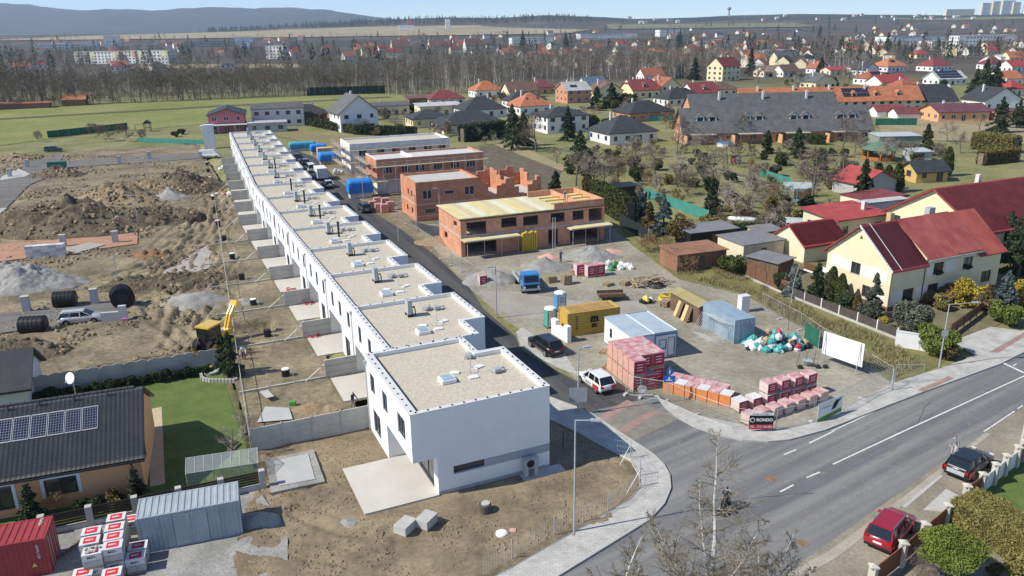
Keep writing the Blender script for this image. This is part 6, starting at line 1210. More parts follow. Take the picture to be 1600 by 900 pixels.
lamp('tall grey street lamp with short arm beside the front pavement',(3.76,43.74,0),8.1,1.3,-8); T=lamp('slender street lamp with a grey sign plate in front of the white car',(5.37,60.15,0),6,.6,15); MB().box(-.75,.75,-.06,-.03,1.2,2.5).build('sign_back',mat('sign_back_grey',(.42,.44,.45),.5,.05,1,metal=.3),T)
T=lamp('street lamp with long arm over the main road at the driveway',(39.97,68.52,0),6.35,3.0,5); q=MB().box(-.3,.3,-.07,-.05,3.2,3.8).build('sign_back',MATS['sign_back_grey'],T); q.rotation_euler=(0,0,0)
for i,(p,h) in enumerate((((-17.27,118.35,0),6),((-28.14,150.08,0),6),((-11.77,129.27,0),6),((-15.16,124.25,0),6),((-1.77,83.79,0),6))): lamp('slim street lamp along the new street, %s of five'%ORD[i],p,h,.5,200 if i else 20,'lamps of the new street')
# heaps and site material
heap('gravel_heap','large grey gravel heap in front of the propped brick shell',(11.06,107.90,0),4.2,2.4,1.6,CRUSH,1); heap('gravel_heap','grey chippings heap behind the blue truck',(4.56,103.51,0),3.6,2.6,1.2,CRUSH,2); heap('sand_heap','pale sand and grit heap beside the new street',(-2.88,98.12,0),3.6,3.0,1.5,CRUSH,3); heap('rubble_heap','small heap of broken red bricks by the brick shell',(5.22,108.21,0),1.6,1.1,.6,BLOCKP,4)
heap('rubble_heap','low heap of brick rubble right of the gravel heap',(14.21,110.75,0),2.2,1.2,.5,BLOCKP,5); heap('soil_heap','low brown soil mound beside the new street and the brick shell',(-11.41,117.63,0),4,2.5,.9,SOILL,6)
rs=np.random.RandomState(8)
def bags(name,label,loc,n,rx,ry,cols,seed,h=.9):
    T=thing(name,label,'rubbish pile',loc); r_=np.random.RandomState(seed)
    for i in range(n):
        a=r_.uniform(0,6.28); q=r_.uniform(0,1)**.6; x,y=math.cos(a)*rx*q,math.sin(a)*ry*q; z=h*(1-q)*r_.uniform(.3,1); s=r_.uniform(.25,.5); k=5
        b=MB(); pr=[(s*.9,max(0,z-.2)),(s*r_.uniform(.95,1.1),z+s*.3),(s*r_.uniform(.7,1),z+s*.6),(s*.35,z+s*1.0),(s*.12,z+s*1.2)]; b.lathe(pr,7,x,y); b.build('bag',cols[r_.randint(len(cols))],T)
BAGC=[WPL,mat('bag_teal',(.06,.33,.32),.4,.2,2),mat('bag_white',(.62,.64,.64),.4,.2,2),BLK,mat('bag_teal',(.06,.33,.32),.4,.2,2),mat('bag_red',(.4,.05,.07),.4,.2,2),mat('cardboard',(.42,.30,.18),.9,.1,2)]
bags('rubbish_pile','pile of teal and white rubbish bags beside the blue-grey container',(26.52,74.40,0),70,3.4,1.6,BAGC,1,2.3); bags('rubbish_pile','heap of white sacks and green sheets by the red-white brick pallets',(14.01,102.72,0),22,2.6,1.4,[WPL,MATS['bag_white'],mat('bag_green',(.05,.25,.10),.4,.2,2),MATS['cardboard']],2,1.1); bags('rubbish_pile','small heap of yellow and black bags in the yard',(15.94,88.45,0),10,.9,.7,[mat('bag_yellow',(.65,.5,.04),.4,.1,2),BLK,MATS['bag_white']],3,.7); bags('white_sacks','white big bags stacked beside the blue tarpaulin on the street',(-38.89,178.87,0),9,1.6,1.6,[WPL,MATS['bag_white']],4,1.8)
for i,(p,nl) in enumerate((((5.07,96.65,0),6),((6.88,95.76,0),9),((8.28,100.08,0),5),((12.05,94.99,0),3),((14.16,95.15,0),4),((17.71,87.02,0),5),((9.18,73.57,0),2),((9.05,69.79,0),2))):
    T=thing('empty_pallets',['flat stack of empty pallets left of the tall one','tall stack of empty pallets in the middle of the yard','darker stack of empty pallets behind the tall one','low stack of pallets by the trailer','stack of pallets with boards beside the timber heap','stack of empty pallets beside the yellow bags','pair of empty pallets beside the site office','pair of empty pallets beside the pink brick stack'][i],'pallets',p,20+i*7)
    for k in range(nl): b=MB(); pallet_base(b,1.2,.9,k*.14); b.build('pallet',PALW,T,rz=rs.uniform(-5,5))
for i,(p,nx) in enumerate((((8.82,99.49,0),2),((10.18,98.86,0),2),((11.40,99.36,0),1))): load(['red and white wrapped brick pallet behind the empty pallets','tall red-printed brick pallet next to the wooden stack','brick pallet beside the white sacks'][i],p,20,1.2,1.1,1.6,MATS['red_white_wrap'],WRAPP,printm=PRINT)
load('small red-wrapped brick pallet on the chippings by the new street',(-3.72,96.01,0),20,1.0,.9,1.3,MATS['red_white_wrap'],WRAPP,printm=PRINT)
T=thing('timber_heap','heap of broken boards and timber offcuts in the yard','timber heap',(16.88,95.02,0))
for i in range(34): a=rs.uniform(-80,80); x,y,z=rs.uniform(-2.6,2.6),rs.uniform(-1.3,1.3),rs.uniform(.05,.9); o=MB().box(-rs.uniform(.6,1.5),rs.uniform(.6,1.5),-.08,.08,-.02,.02).build('board',PALW if i%3 else WOOD,T,loc=(x,y,z)); o.rotation_euler=(rs.uniform(-.4,.4),rs.uniform(-.35,.35),R(a))
def coil(label,p,r,m,n=5):
    T=thing('hose_coil',label,'hose',p)
    for k in range(n): q=[(r*(1-.06*k)*math.cos(t)+.1*math.sin(k*3),r*(1-.06*k)*math.sin(t),.08+k*.11+.12*math.sin(t*2+k)) for t in np.linspace(0,6.2,20)]; MB().tube(q,.055,5).build('loop',m,T)
coil('coil of yellow pipe in the yard',(18.27,88.81,0),1.1,mat('yellow_pipe',(.65,.52,.05),.5,.1,1),7); coil('coil of black pipe beside the timber heap',(17.86,94.19,0),1.0,BLK,6)
T=thing('trailer','small flat grey trailer parked in the yard','trailer',(11.79,89.57,0),5); MB().box(-1.6,1.6,-.8,.8,.5,.6).build('bed',WOOD,T); [MB().box(-1.6,1.6,s*.8-.03,s*.8+.03,.602,.95).build('side_board',WOOD,T) for s in (-1,1)]; [MB().tube([(.2,s*.85,.3),(.2,s*1.02,.3)],.3,14).build('wheel',TYRE,T) for s in (-1,1)]; MB().tube([(-1.6,0,.52),(-2.8,0,.4)],.05,5).build('drawbar',STEEL,T)
T=thing('tool_cluster','brooms, shovels and a wheelbarrow by the blank billboard','tools',(27.85,69.41,0)); [MB().tube([(x,y,0),(x+dx,y+.1,1.4)],.025,4).build('handle',PALW if k%2 else BLK,T) for k,(x,y,dx) in enumerate(((-1,0,.3),(-.6,.2,-.2),(-.2,.1,.3),(.2,.3,-.3),(.7,.2,.2),(1.1,0,-.2)))]; MB().lathe([(.2,.2),(.45,.6),(.48,.62)],10).build('barrow_tub',MATS['unit_grey'],T); [MB().lathe([(.2,.0),(.28,.2),(.1,.35)],8,x,-.5).build('bucket',BLK,T) for x in (.9,1.6,-.8)]
# blue flatbed truck, facing the road
bl=paint('truck_blue',(.04,.22,.50)); T=thing('flatbed_truck','old blue flatbed truck with grey bed facing the junction','truck',(1.84,94.70,0),-78)
MB().side([(.9,.55),(2.6,.55),(2.65,1.2),(2.55,1.55),(2.2,2.4),(.9,2.45)],-1.05,1.05).build('cab',bl,T); MB().slab([(2.62,-.9,1.52),(2.62,.9,1.52),(2.30,.85,2.22),(2.30,-.85,2.22)],.02).build('windscreen',CGL,T); MB().box(2.64,2.72,-.8,.8,.75,1.2).build('grille',BLK,T); [MB().tube([(2.66,s*.85,.85),(2.75,s*.85,.85)],.13,12).build('head_lamp',LWHT,T) for s in (-1,1)]; MB().box(2.5,2.8,-1.1,1.1,.45,.65).build('bumper',MATS['unit_grey'],T); [MB().box(1.2,2.0,s*1.05-.01,s*1.05+.012,1.5,2.15).build('side_window',CGL,T) for s in (-1,1)]
MB().box(-3.2,.8,-1.15,1.15,.95,1.05).build('bed',MATS['unit_grey'],T); [MB().box(-3.2,.8,s*1.13-.03,s*1.13+.03,1.052,1.5).build('side_board',MATS['unit_grey'],T) for s in (-1,1)]; MB().box(.74,.8,-1.1,1.1,1.052,1.9).build('headboard',MATS['unit_grey'],T)
for x in (1.9,-1.9):
    for s in (-1,1): w=MB().tube([(x,s*.8,.45),(x,s*1.1,.45)],.45,16).build('wheel',TYRE,T); MB().tube([(x,s*1.101,.45),(x,s*1.12,.45)],.25,12).build('rim',RIM,w)
MB().box(-3.0,2.4,-.35,.35,.5,.9).build('chassis',BLK,T)
# cars on the new street
W_=paint('white',(.72,.72,.70)); BK=paint('black',(.012,.012,.014)); SV=paint('silver',(.42,.44,.46)); DG=paint('dark_grey',(.05,.055,.06)); RD=paint('red',(.30,.012,.03))
car('black estate car parked on the bay by the white meter wall',(3.26,74.29,0),118,'suv',4.6,1.85,1.62,BK)
T=car('white hatchback with red rear corner and lettering by the brick stack',(7.46,65.71,0),116,'hatch',4.2,1.78,1.55,W_)
for s in (-1,1): MB().box(-1.75,-.85,s*.905-.012,s*.905+.012,.4,.85).build('red_decal',paint('decal_red',(.5,.03,.04)),T)
text3(T,'REKO',(-.1,.915,.66),.34,mat('decal_grey',(.2,.2,.2),.5,.05,1),rot=(90,0,180)); MB().box(-2.13,-2.11,-.8,-.3,.5,.9).build('red_decal',MATS['paint_decal_red'],T)
car('dark grey estate parked at the pink pallets by the branch street',(-26.16,139.93,0),112,'suv',4.6,1.85,1.65,DG); car('white van behind the row houses on the new street',(-45.88,182.82,0),112,'van',5,1.95,2.0,W_); car('dark car parked beyond the white van on the new street',(-49.69,193.04,0),112,'wagon',4.5,1.8,1.5,DG); car('dark hatchback in front of the white box trailer on the new street',(-37.79,163.66,0),112,'hatch',4.2,1.8,1.5,SV)
T=thing('box_trailer','white box trailer parked on the new street beside the terrace','trailer',(-41.27,172.71,0),112); MB().box(-2.4,2.4,-1.1,1.1,.6,2.7).build('box',WPL,T); [MB().tube([(x,s*.9,.35),(x,s*1.12,.35)],.35,12).build('wheel',TYRE,T) for s in (-1,1) for x in (-.5,.5)]; MB().tube([(2.4,0,.6),(3.6,0,.45)],.06,5).build('drawbar',STEEL,T)
# tarpaulined material along the street
TARP=mat('blue_tarp',(.03,.22,.62),.45,.2,.9); TARP2=mat('teal_tarp',(.05,.33,.45),.45,.2,.9)
def tarped(lab,p,rz,w,d,h,m,under=WRAP):
    T=thing('covered_stack',lab,'covered stack',p,rz); b=MB(); n=3
    for i in range(3):
        for j in range(2): MB().box(-w/2+i*w/3+.02,-w/2+(i+1)*w/3-.02,-d/2+j*d/2+.02,-d/2+(j+1)*d/2-.02,0.02,h).build('block_pack',under,T)
    a=np.concatenate([[-1,-.9],np.linspace(-.799,.799,14),[.9,1]]); A_,B_=np.meshgrid(a,a); fx=lambda q,s:np.sign(q)*(np.minimum(abs(q)/.8,1)*(s/2+.05)+(abs(q)>.8)*(.06+.12*abs(q))); X_=fx(A_,w); Y_=fx(B_,d); e=np.maximum(abs(A_),abs(B_)); Z_=np.where(e<.8,h+.08,np.where(e<.95,h*.85,h*.3))+.10*fbm(A_*5+w,B_*5,3); put('tarpaulin',gridmesh('tarpaulin',X_,Y_,Z_,m),T)
tarped('white block stack half covered with a bright blue tarpaulin by the brick shell',(-29.20,152.57,0),20,4.2,2.6,3.4,TARP); tarped('long stack under crumpled dark blue tarpaulin by the white shell',(-43.29,194.37,0),20,6,3.4,2.6,TARP,PLANK); tarped('stack under teal tarpaulin at the far end of the new street',(-56.15,216.87,0),20,6.5,2.4,2.2,TARP2); tarped('stack under blue tarpaulin beside the plywood crate',(-50.39,210.57,0),20,3.6,2.6,2.4,TARP)
T=thing('plywood_crate','plain plywood crate between the blue tarpaulin stacks','crate',(-46.82,202.69,0),20); MB().box(-2,2,-1.3,1.3,.1,2.7).build('box',PLANK,T); [MB().box(x-.06,x+.06,-1.34,-1.302,.1,2.7).build('batten',PALW,T) for x in (-1.9,0,1.9)]; MB().box(-2,2,-1.3,1.3,0,.097).build('skid',PALW,T)
for i,p in enumerate(((-24.91,141.43,0),(-23.53,139.24,0),(-22.42,138.65,0),(-21.68,140.68,0),(-23.09,144.01,0),(-24.61,144.67,0))): load('pallet of pink bricks beside the dark grey estate car',p,20,1.3,1.1,1.5,BLOCKP,WRAPP,group='pink pallets by the branch street')
site_fence('row of wire fence panels before the nearest brick shell',[(-11.54,112.52,0),(-9.87,108.04,0),(-4.96,98.50,0)]); site_fence('wire fence before the flat-roofed brick shell',[(-19.67,132.55,0),(-15.29,126.39,0),(-11.48,128.36,0)])
# workers
NAVY=mat('navy_cloth',(.03,.04,.08),.9,.1,3); GRY=mat('grey_cloth',(.22,.22,.23),.9,.1,3); WHC=mat('white_shirt',(.66,.66,.66),.9,.05,3); ORG=mat('hi_vis_orange',(.7,.2,.03),.8,.05,3); TAN=mat('tan_trousers',(.30,.24,.16),.9,.1,3); HELM=mat('white_helmet',(.7,.7,.68),.4,.05,2)
person('worker in dark clothes walking past the gravel heap',(6.77,105.56,0),150,NAVY,NAVY,'work'); person('worker standing on the formwork deck of the brick shell',(8.2,119.2,5.64),30,GRY,GRY,'work'); person('worker in dark clothes on the terrace of the first garden',(-13.77,61.71,0),60,NAVY,GRY,'work'); person('man in white shirt with a wheelbarrow in the second garden',(-26.55,72.65,0),10,WHC,NAVY,'work'); person('worker kneeling with tools in a far garden plot',(-51.93,143.27,0),80,NAVY,WHC,'bend'); person('worker in dark jacket beside the small orange digger',(-61.74,167.65,0),0,NAVY,NAVY,'stand'); person('worker bending over pipes by the far garden walls',(-60.04,168.24,0),120,NAVY,GRY,'bend')

# ---------------------------------------------------------------- orange house and its plot
TILE=mat('anthracite_tile',(.085,.08,.078),.55,.15,.8,fine=.12); ORW=mat('orange_render',(.82,.42,.20),.9,.06,.5)
c20,s20=math.cos(R(19.5)),math.sin(R(19.5)); LH=17; p=(-25.9-LH*c20-.15*s20,49.5-LH*s20+.15*c20,.5)
T=thing('bungalow','orange bungalow with dark tiled roof carrying a row of solar panels','house',p,19.5); b=MB()
fh=[(7.0,8.7,.1,1.9,2),(10.6,12.6,.5,1.85,2),(2.5,4.5,.6,1.9,2)]
wall(b,(0,-.35),(LH-.3,-.35),0,2.27,fh,.25); b.poly((LH-.3,-.35,0),(LH-.3,0,0),(LH-.3,0,2.46),(LH-.3,-.35,2.27)); wall(b,(LH-.3,0),(LH-.3,9.6),0,2.46,[(2,3,.8,2)],.2); wall(b,(LH-.3,9.6),(0,9.6),0,2.46); wall(b,(0,9.6),(0,0),0,2.46); b.poly((LH-.3,0,2.46),(LH-.3,9.6,2.46),(LH-.3,4.8,5.2)); b.poly((0,9.6,2.46),(0,0,2.46),(0,4.8,5.2)); b.build('wall',ORW,T); MB().box(.01,LH-.31,-.34,9.59,-.55,-.002).build('plinth',ORW,T)
holes_to_windows(T,(0,-.35),(LH-.3,-.35),fh,depth=.2,sill=False,fm=mat('brown_frame',(.06,.04,.03),.5,.1,1)); holes_to_windows(T,(LH-.3,0),(LH-.3,9.6),[(2,3,.8,2,1)],sill=False)
for h in fh:
    f=MB(); f.box(h[0]-.22,h[0]-.003,-.39,-.33,h[2],h[3]+.22); f.box(h[1]+.003,h[1]+.22,-.39,-.33,h[2],h[3]+.22); f.box(h[0]-.002,h[1]+.002,-.39,-.33,h[3]+.003,h[3]+.22); f.build('window_surround',WHITE,T,kind='stuff')
r=MB(); r.slab([(-.4,-.6,2.3),(LH,-.6,2.3),(LH,4.8,5.45),(-.4,4.8,5.45)],.14); r.slab([(LH,10.2,2.3),(-.4,10.2,2.3),(-.4,4.8,5.45),(LH,4.8,5.45)],.14); RB=r.build('roof',BLK,T)
tile_sheet('tiles',RB,LH+.4,5.4,2.32,5.47,TILE,-.6,x0=-.4); tile_sheet('tiles',RB,LH+.4,5.4,2.32,5.47,TILE,10.2,True,x0=-.4)
for i in range(int(LH/.42)): MB().tube([(-.4+i*.42,4.8,5.53),(-.02+i*.42,4.8,5.53)],[.13,.11],8).build('ridge_tile',TILE,RB)
MB().tube([(-.4,-.68,2.22),(LH,-.68,2.22)],.08,8).build('gutter',BLK,T); MB().tube([(LH-.9,-.66,2.2),(LH-.9,-.5,1.9),(LH-.9,-.42,1.7),(LH-.9,-.42,.1)],.05,6).build('downpipe',BLK,T)
f=lambda x,t,l=.12:(x,-.6+5.4*t,2.32+3.15*t+l)
for i in range(9):
    x=4.35+i*1.08; o=MB().slab([f(x,.48),f(x+1.02,.48),f(x+1.02,.80),f(x,.80)],.05).build('solar_panel',SOLP,RB); g=MB()
    for a in (0,.98): g.slab([f(x+a,.48,.135),f(x+a+.04,.48,.135),f(x+a+.04,.80,.135),f(x+a,.80,.135)],.03)
    for t in (.48,.788): g.slab([f(x+.041,t,.135),f(x+.979,t,.135),f(x+.979,t+.012,.135),f(x+.041,t+.012,.135)],.03)
    g.build('panel_frame',SOLF,o,kind='stuff'); g=MB()
    for k in range(1,6): g.slab([f(x+k*.17-.006,.49,.125),f(x+k*.17+.006,.49,.125),f(x+k*.17+.006,.79,.125),f(x+k*.17-.006,.79,.125)],.004)
    for k in range(1,9): t=.48+k*.0355; g.slab([f(x+.04,t,.125),f(x+.98,t,.125),f(x+.98,t+.002,.125),f(x+.04,t+.002,.125)],.004)
    g.build('cell_lines',SOLF,o,kind='stuff')
MB().slab([f(5.6,.84,.09),f(6.3,.84,.09),f(6.3,.95,.09),f(5.6,.95,.09)],.06).build('roof_window',GL,RB)
for x in (6.6,8.2,10.2,12.4,14.6): MB().cyl(x,4.4,5.2,5.75,.09,n=6).build('tile_vent',TILE,RB)
D=thing('satellite_dish','white satellite dish on a mast above the orange bungalow','dish',(-40.29,64.06,0)); D.location=(-33.2,55.0,0); MB().tube([(0,0,3),(0,0,6.4)],.035,6).build('mast',STEEL,D); b=MB(); b.lathe([(.02,0),(.3,.06),(.45,.16)],16); q=b.build('bowl',WPL,D,loc=(0,-.1,6.4)); q.rotation_euler=(R(70),0,R(-20)); MB().tube([(0,-.15,6.3),(-.5,-.3,6.1)],.02,4).build('arm',STEEL,D)
H('small outbuilding with dark tiled roof at the end of the concrete wall',(-44.87,61.76,0),6,6,2.3,'gable',2.2,19.5,'white','black','x',chim=(),wins=False,name='outbuilding',cat='shed')
sheet('paved_strip',[rv(10,-16.6),rv(10,-15.6),rv(23.5,-15.4),rv(23.5,-16.4)],.05,mat('beige_paving',(.50,.40,.27),.9,.12,.8,bump=.01),)
# concrete panel wall with laurels
a,b_=(-43.6,64.8),(-28.4,71.1); T=thing('concrete_wall','grey precast concrete wall with wavy top behind the lawn','wall',a,math.degrees(math.atan2(b_[1]-a[1],b_[0]-a[0]))); Lw=math.hypot(b_[0]-a[0],b_[1]-a[1]); n=8
for i in range(n):
    x0,x1=i*Lw/n+.07,(i+1)*Lw/n-.07; m_=(x0+x1)/2
    for k in range(3): MB().box(x0,x1,-.04,.04,k*.5+.01,k*.5+.5).build('panel',CONC,T)
    MB().side([(x0,1.51),(x1,1.51),(x1,1.92),((x1+m_)/2,2.06),(m_,1.94),((x0+m_)/2,2.06),(x0,1.92)],-.04,.04).build('top_panel',CONC,T)
for i in range(n+1): MB().box(i*Lw/n-.065,i*Lw/n+.065,-.075,.075,0,1.85).build('post',CONC,T)
lr=[p_shrub(60+k,LAUR,.7,.5,1.0,2400,.085) for k in range(3)]
for i in range(17): f_=i/16; plant('laurel_shrub','round dark laurel in the row along the grey concrete wall','shrub',(a[0]+(b_[0]-a[0])*f_*.92+.55,a[1]+(b_[1]-a[1])*f_*.92-.9),lr[i%3],.85+.3*((i*7)%5)/5,i*50,'laurels along the wall')
plant('conifer','dark upright conifer in the stone-edged bed by the digger','conifer',(-27.38,69.33,0),p_conifer(70,FIR,4.0,.85,6000,.1)); plant('conifer','second dark conifer in the stone-edged bed beside the tube fence','conifer',(-26.45,68.72,0),p_conifer(71,PINE,4.4,.95,6000,.1)); plant('shrub','golden bare shrub against the concrete wall by the digger','shrub',(-30.73,70.64,0),p_bare(72,2.2,TWIGT,TWIGT,spread=.5,k1=26,k2=5,k3=3,tw=.05)); plant('shrub','low greenish shrub in the stone-edged bed','shrub',(-25.90,68.70,0),p_shrub(73,GREYL,.8,.7,1.3,1800,.08))
bed=[(-29.55,69.12,0),(-29.00,68.09,0),(-28.06,67.64,0),(-25.77,67.56,0),(-25.81,68.41,0)]; T=thing('bed_edging','curved pale stone edging of the planting bed on the lawn','edging',(0,0,0))
for (x0,y0,_),(x1,y1,_2) in zip(bed[:-1],bed[1:]):
    n_=max(1,int(math.hypot(x1-x0,y1-y0)/.32)); 
    for i in range(n_): t_=(i+.5)/n_; MB().box(-.13,.13,-.12,.12,0,.38).build('stone',PAVE,T,loc=(x0+(x1-x0)*t_,y0+(y1-y0)*t_,0),rz=math.degrees(math.atan2(y1-y0,x1-x0)))
T=thing('garden_fountain','low round stone basin with a small yellow block','basin',(-28.77,69.82,0)); MB().lathe([(.75,0),(.78,.3),(.6,.36)],18).build('basin',PAVE,T); MB().box(-.12,.12,-.12,.12,.362,.75).build('block',mat('yellow_stone',(.5,.36,.08),.8,.1,2),T)
# dark slatted fence on a low wall, with pillars
fp0,fp1=(-30.57,44.24,0),(-17.89,49.47,0); A_=math.degrees(math.atan2(fp1[1]-fp0[1],fp1[0]-fp0[0])); Lf=math.hypot(fp1[0]-fp0[0],fp1[1]-fp0[1]); T=thing('slat_fence','dark brown slatted fence on a low concrete wall behind the containers','fence',fp0,A_)
MB().box(0,Lf,-.12,.12,0,.45).build('base_wall',CONC,T); nb=5
for i in range(nb+1): MB().box(i*Lf/nb-.2,i*Lf/nb+.2,-.2,.2,0,1.55).build('pillar',PAVE,T)
for i in range(nb):
    for k in range(5): MB().box(i*Lf/nb+.22,(i+1)*Lf/nb-.22,-.03,.03,.52+k*.2,.66+k*.2).build('slat',mat('dark_slat',(.045,.03,.022),.7,.2,2),T)
for i,(q,m_,h) in enumerate((((-32.39,46.12,0),FIR,2.6),((-26.32,48.24,0),FIR,2.4),((-27.69,47.65,0),THUJB,1.3),((-28.53,47.29,0),LAUR,1.0),((-26.80,46.87,0),OLIVE,1.0),((-29.45,46.94,0),LAUR,.9))): plant('shrub',['dark green cypress before the orange wall','slim dark conifer at the corner of the orange wall','bronze conical shrub before the orange wall','low dark shrub beneath the orange wall window','yellowish low shrub by the slatted fence','small dark cushion shrub by the slatted fence'][i],'shrub',q,p_conifer(80+i,m_,h,.8,2600,.09) if i<3 else p_shrub(80+i,m_,.7,.6,h,1500,.08))
plant('shrub','round bare twiggy bush in front of the orange wall','shrub',(-31.13,46.98,0),p_bare(87,1.7,TWIGT,BARK,spread=.5,k1=30,k2=6,k3=4,clear=.15,tw=.02)); plant('bare_tree','small bare pale tree beside the greenhouse','tree',(-21.54,53.64,0),p_bare(88,3.6,TWIGG,BARK,spread=.5,k1=22,k2=5,k3=5,clear=.15,tw=.022,tr=.02))
# greenhouse
GP=mat('greenhouse_pane',(.55,.60,.58),.1,.1,1,alpha=.35,spec=.6); q0=(-23.25,49.45,0); T=thing('greenhouse','small aluminium greenhouse with clear panes beside the grey container','greenhouse',q0,16); Lg,Dg=4.9,2.3
for i in range(9):
    x=i*Lg/8; b=MB(); b.tube([(x,0,0),(x,0,1.35),(x,Dg/2,1.95),(x,Dg,1.35),(x,Dg,0)],.025,4); b.build('rib',STEEL,T)
for y,z in ((0,.05),(0,1.35),(Dg/2,1.95),(Dg,1.35),(Dg,.05)): MB().tube([(0,y,z),(Lg,y,z)],.025,4).build('rail',STEEL,T)
for i in range(8):
    x0,x1=i*Lg/8+.03,(i+1)*Lg/8-.03
    for q in (((x0,0,.08),(x1,0,.08),(x1,0,1.32),(x0,0,1.32)),((x0,.02,1.37),(x1,.02,1.37),(x1,Dg/2-.02,1.94),(x0,Dg/2-.02,1.94)),((x1,Dg-.02,1.37),(x0,Dg-.02,1.37),(x0,Dg/2+.02,1.94),(x1,Dg/2+.02,1.94))): MB().poly(*q).build('pane',GP,T)
# containers and block pallets
T=container('dark red shipping container with white lettering at the slatted fence',(-33.7,38.5),18,REDC,doors=1); text3(T,'HDMU 228',(5.55,-.0,1.75),.2,WPL,rot=(90,90,0)); b=MB(); b.poly((5.1,-.045,.8),(5.4,-.045,.8),(5.25,-.045,1.06)); b.build('warning_triangle',mat('sign_yellow',(.7,.5,.05),.6,.05,1),T); text3(T,'HDMU',(5.5,1.9,2.612),.26,WPL,rot=(0,0,90))
T=container('pale grey shipping container with side doors on the gravel',(-23.35,42.1),18.8,GREYC,doors=0)
for k in (0,1): MB().box(2.1+k*1.0,3.08+k*1.0,-.03,.0,.2,2.4).build('side_door',GREYC,T)
for x in (1.15,4.9): MB().box(x,x+.08,-.03,.0,.17,2.46).build('stiffener',GREYC,T)
for x in (2.95,3.25): MB().tube([(x,-.05,.25),(x,-.05,2.35)],.02,5).build('lock_bar',STEEL,T)
KB=mat('grey_kerb_block',(.44,.43,.41),.9,.12,3); rp=mat('best_red',(.62,.03,.05),.5,.06,1)
PQ=[(-25.09,43.18,2.1),(-24.71,42.15,2.1),(-24.34,41.20,2.1),(-23.96,40.32,2.1),(-25.95,41.76,2.1),(-25.56,40.79,2.1),(-24.91,39.79,2.1),(-25.19,40.49,1),(-23.19,41.62,1),(-22.90,40.62,1),(-25.31,39.14,1),(-23.61,39.10,1),(-24.90,44.47,1)]
for i,q in enumerate(PQ):
  for lv in ((0,1) if i<7 else (0,)):
    T=load('paving block pallet in white wrap with red lettered top by the grey container',(q[0],q[1],.12+lv*1.0),18,1.05,.85,.98,KB,WRAP,group='red-topped paving block pallets',name='paving_pallet',courses=5)
    MB().box(-.34,.34,-.30,.30,.993,1.0).build('red_top_print',rp,T); text3(T,'BEST.',(0,0,1.004),.2,WPL,rot=(0,0,0),ext=.002,bold=.006); MB().box(-.53,.53,-.437,-.431,.60,.97).build('front_wrap',WRAP,T); text3(T,'BEST.',(0,-.44,.78),.22,BLKINK,ext=.002,bold=.006)
T=thing('rubble_stones','loose grey stones piled on one paving pallet','stones',(PQ[6][0],PQ[6][1],2.12)); rs=np.random.RandomState(3)
for i in range(16): s=rs.uniform(.07,.14); MB().lathe([(s*.5,0),(s,s*.4),(s*.8,s*.9),(s*.2,s*1.1)],6,rs.uniform(-.4,.4),rs.uniform(-.3,.3)).build('stone',KB,T)
T=thing('timber_beam','long grey timber lying beside the red container','timber',(-28.18,42.08,0),75); MB().box(-1.6,1.6,-.07,.07,.14,.26).build('beam',WOOD,T)
# front yard pieces
for i,q in enumerate(((-7.11,44.07,0),(-5.80,44.67,0))):
    T=load(['stack of concrete slabs on the bare soil, left of its twin','stack of concrete slabs on the bare soil, right of its twin'][i],(q[0],q[1],.1),62,1.3,.95,.72,CONC,WRAP if 0 else None,name='slab_pallet',courses=3)
T=thing('slab_foundation','concrete garage foundation with gravel border in the front yard','foundation',rv(0,0),24.3); fq=[(-18.82,53.18,0),(-15.50,54.52,0),(-13.61,49.94,0),(-17.08,48.56,0)]; fi=[(-18.08,52.79,0),(-15.74,53.85,0),(-14.37,50.21,0),(-16.76,49.36,0)]
T.location=(0,0,0); T.rotation_euler=(0,0,0); MB().prism([p_[:2] for p_ in fq][::-1],0,.26).build('gravel_border',CRUSH,T); MB().prism([p_[:2] for p_ in fi][::-1],.1,.31).build('slab',mat('grey_slab',(.42,.42,.41),.9,.08,.5),T)
heap('gravel_heap','small pale chippings mound in the front yard soil',(-11.09,45.15,0),.75,.6,.32,CRUSH,31); heap('gravel_heap','grey chippings pile behind the grey container corner',(-16.96,45.30,0),1.7,1.3,.8,CRUSH,32)
T=thing('manhole_riser','dark concrete manhole riser with grey lid in the front yard','manhole',(-2.03,46.23,0)); MB().cyl(0,0,-.2,.65,.42,n=16).build('ring',mat('dark_riser',(.10,.09,.08),.8,.2,2),T); MB().cyl(.05,0,.652,.74,.3,n=16).build('lid',PAVE,T)
T=thing('manhole_riser','low white manhole cone in a small hole in the front yard','manhole',(-0.89,43.65,0)); MB().lathe([(.42,0),(.38,.2),(.25,.26)],16).build('cone',WPL,T); MB().box(.5,.9,.1,.5,.02,.16).build('brick',BLOCKP,T)
T=thing('wire_fence','thin grey wire fence along the front pavement','fence',(0,0,0)); fl=[(8.70,52.77,0),(9.04,50.34,0),(8.77,48.92,0),(6.21,46.02,0),(4.43,44.76,0),(2.47,43.43,0),(-0.25,41.11,0),(-2.07,39.37,0)]
for p_,q_ in zip(fl[:-1],fl[1:]):
    MB().tube([(p_[0],p_[1],.0),(p_[0],p_[1],1.5)],.035,5).build('post',STEEL,T); w=MB(); L=math.hypot(q_[0]-p_[0],q_[1]-p_[1]); n_=int(L/.2)
    for i in range(n_): t_=i/n_; x,y=p_[0]+(q_[0]-p_[0])*t_,p_[1]+(q_[1]-p_[1])*t_; w.tube([(x,y,.05),(x,y,1.45)],.007,3,False)
    for z in (.1,.55,1.0,1.45): w.tube([(p_[0],p_[1],z),(q_[0],q_[1],z)],.007,3,False)
    w.build('wire_mesh',STEEL,T,kind='stuff')
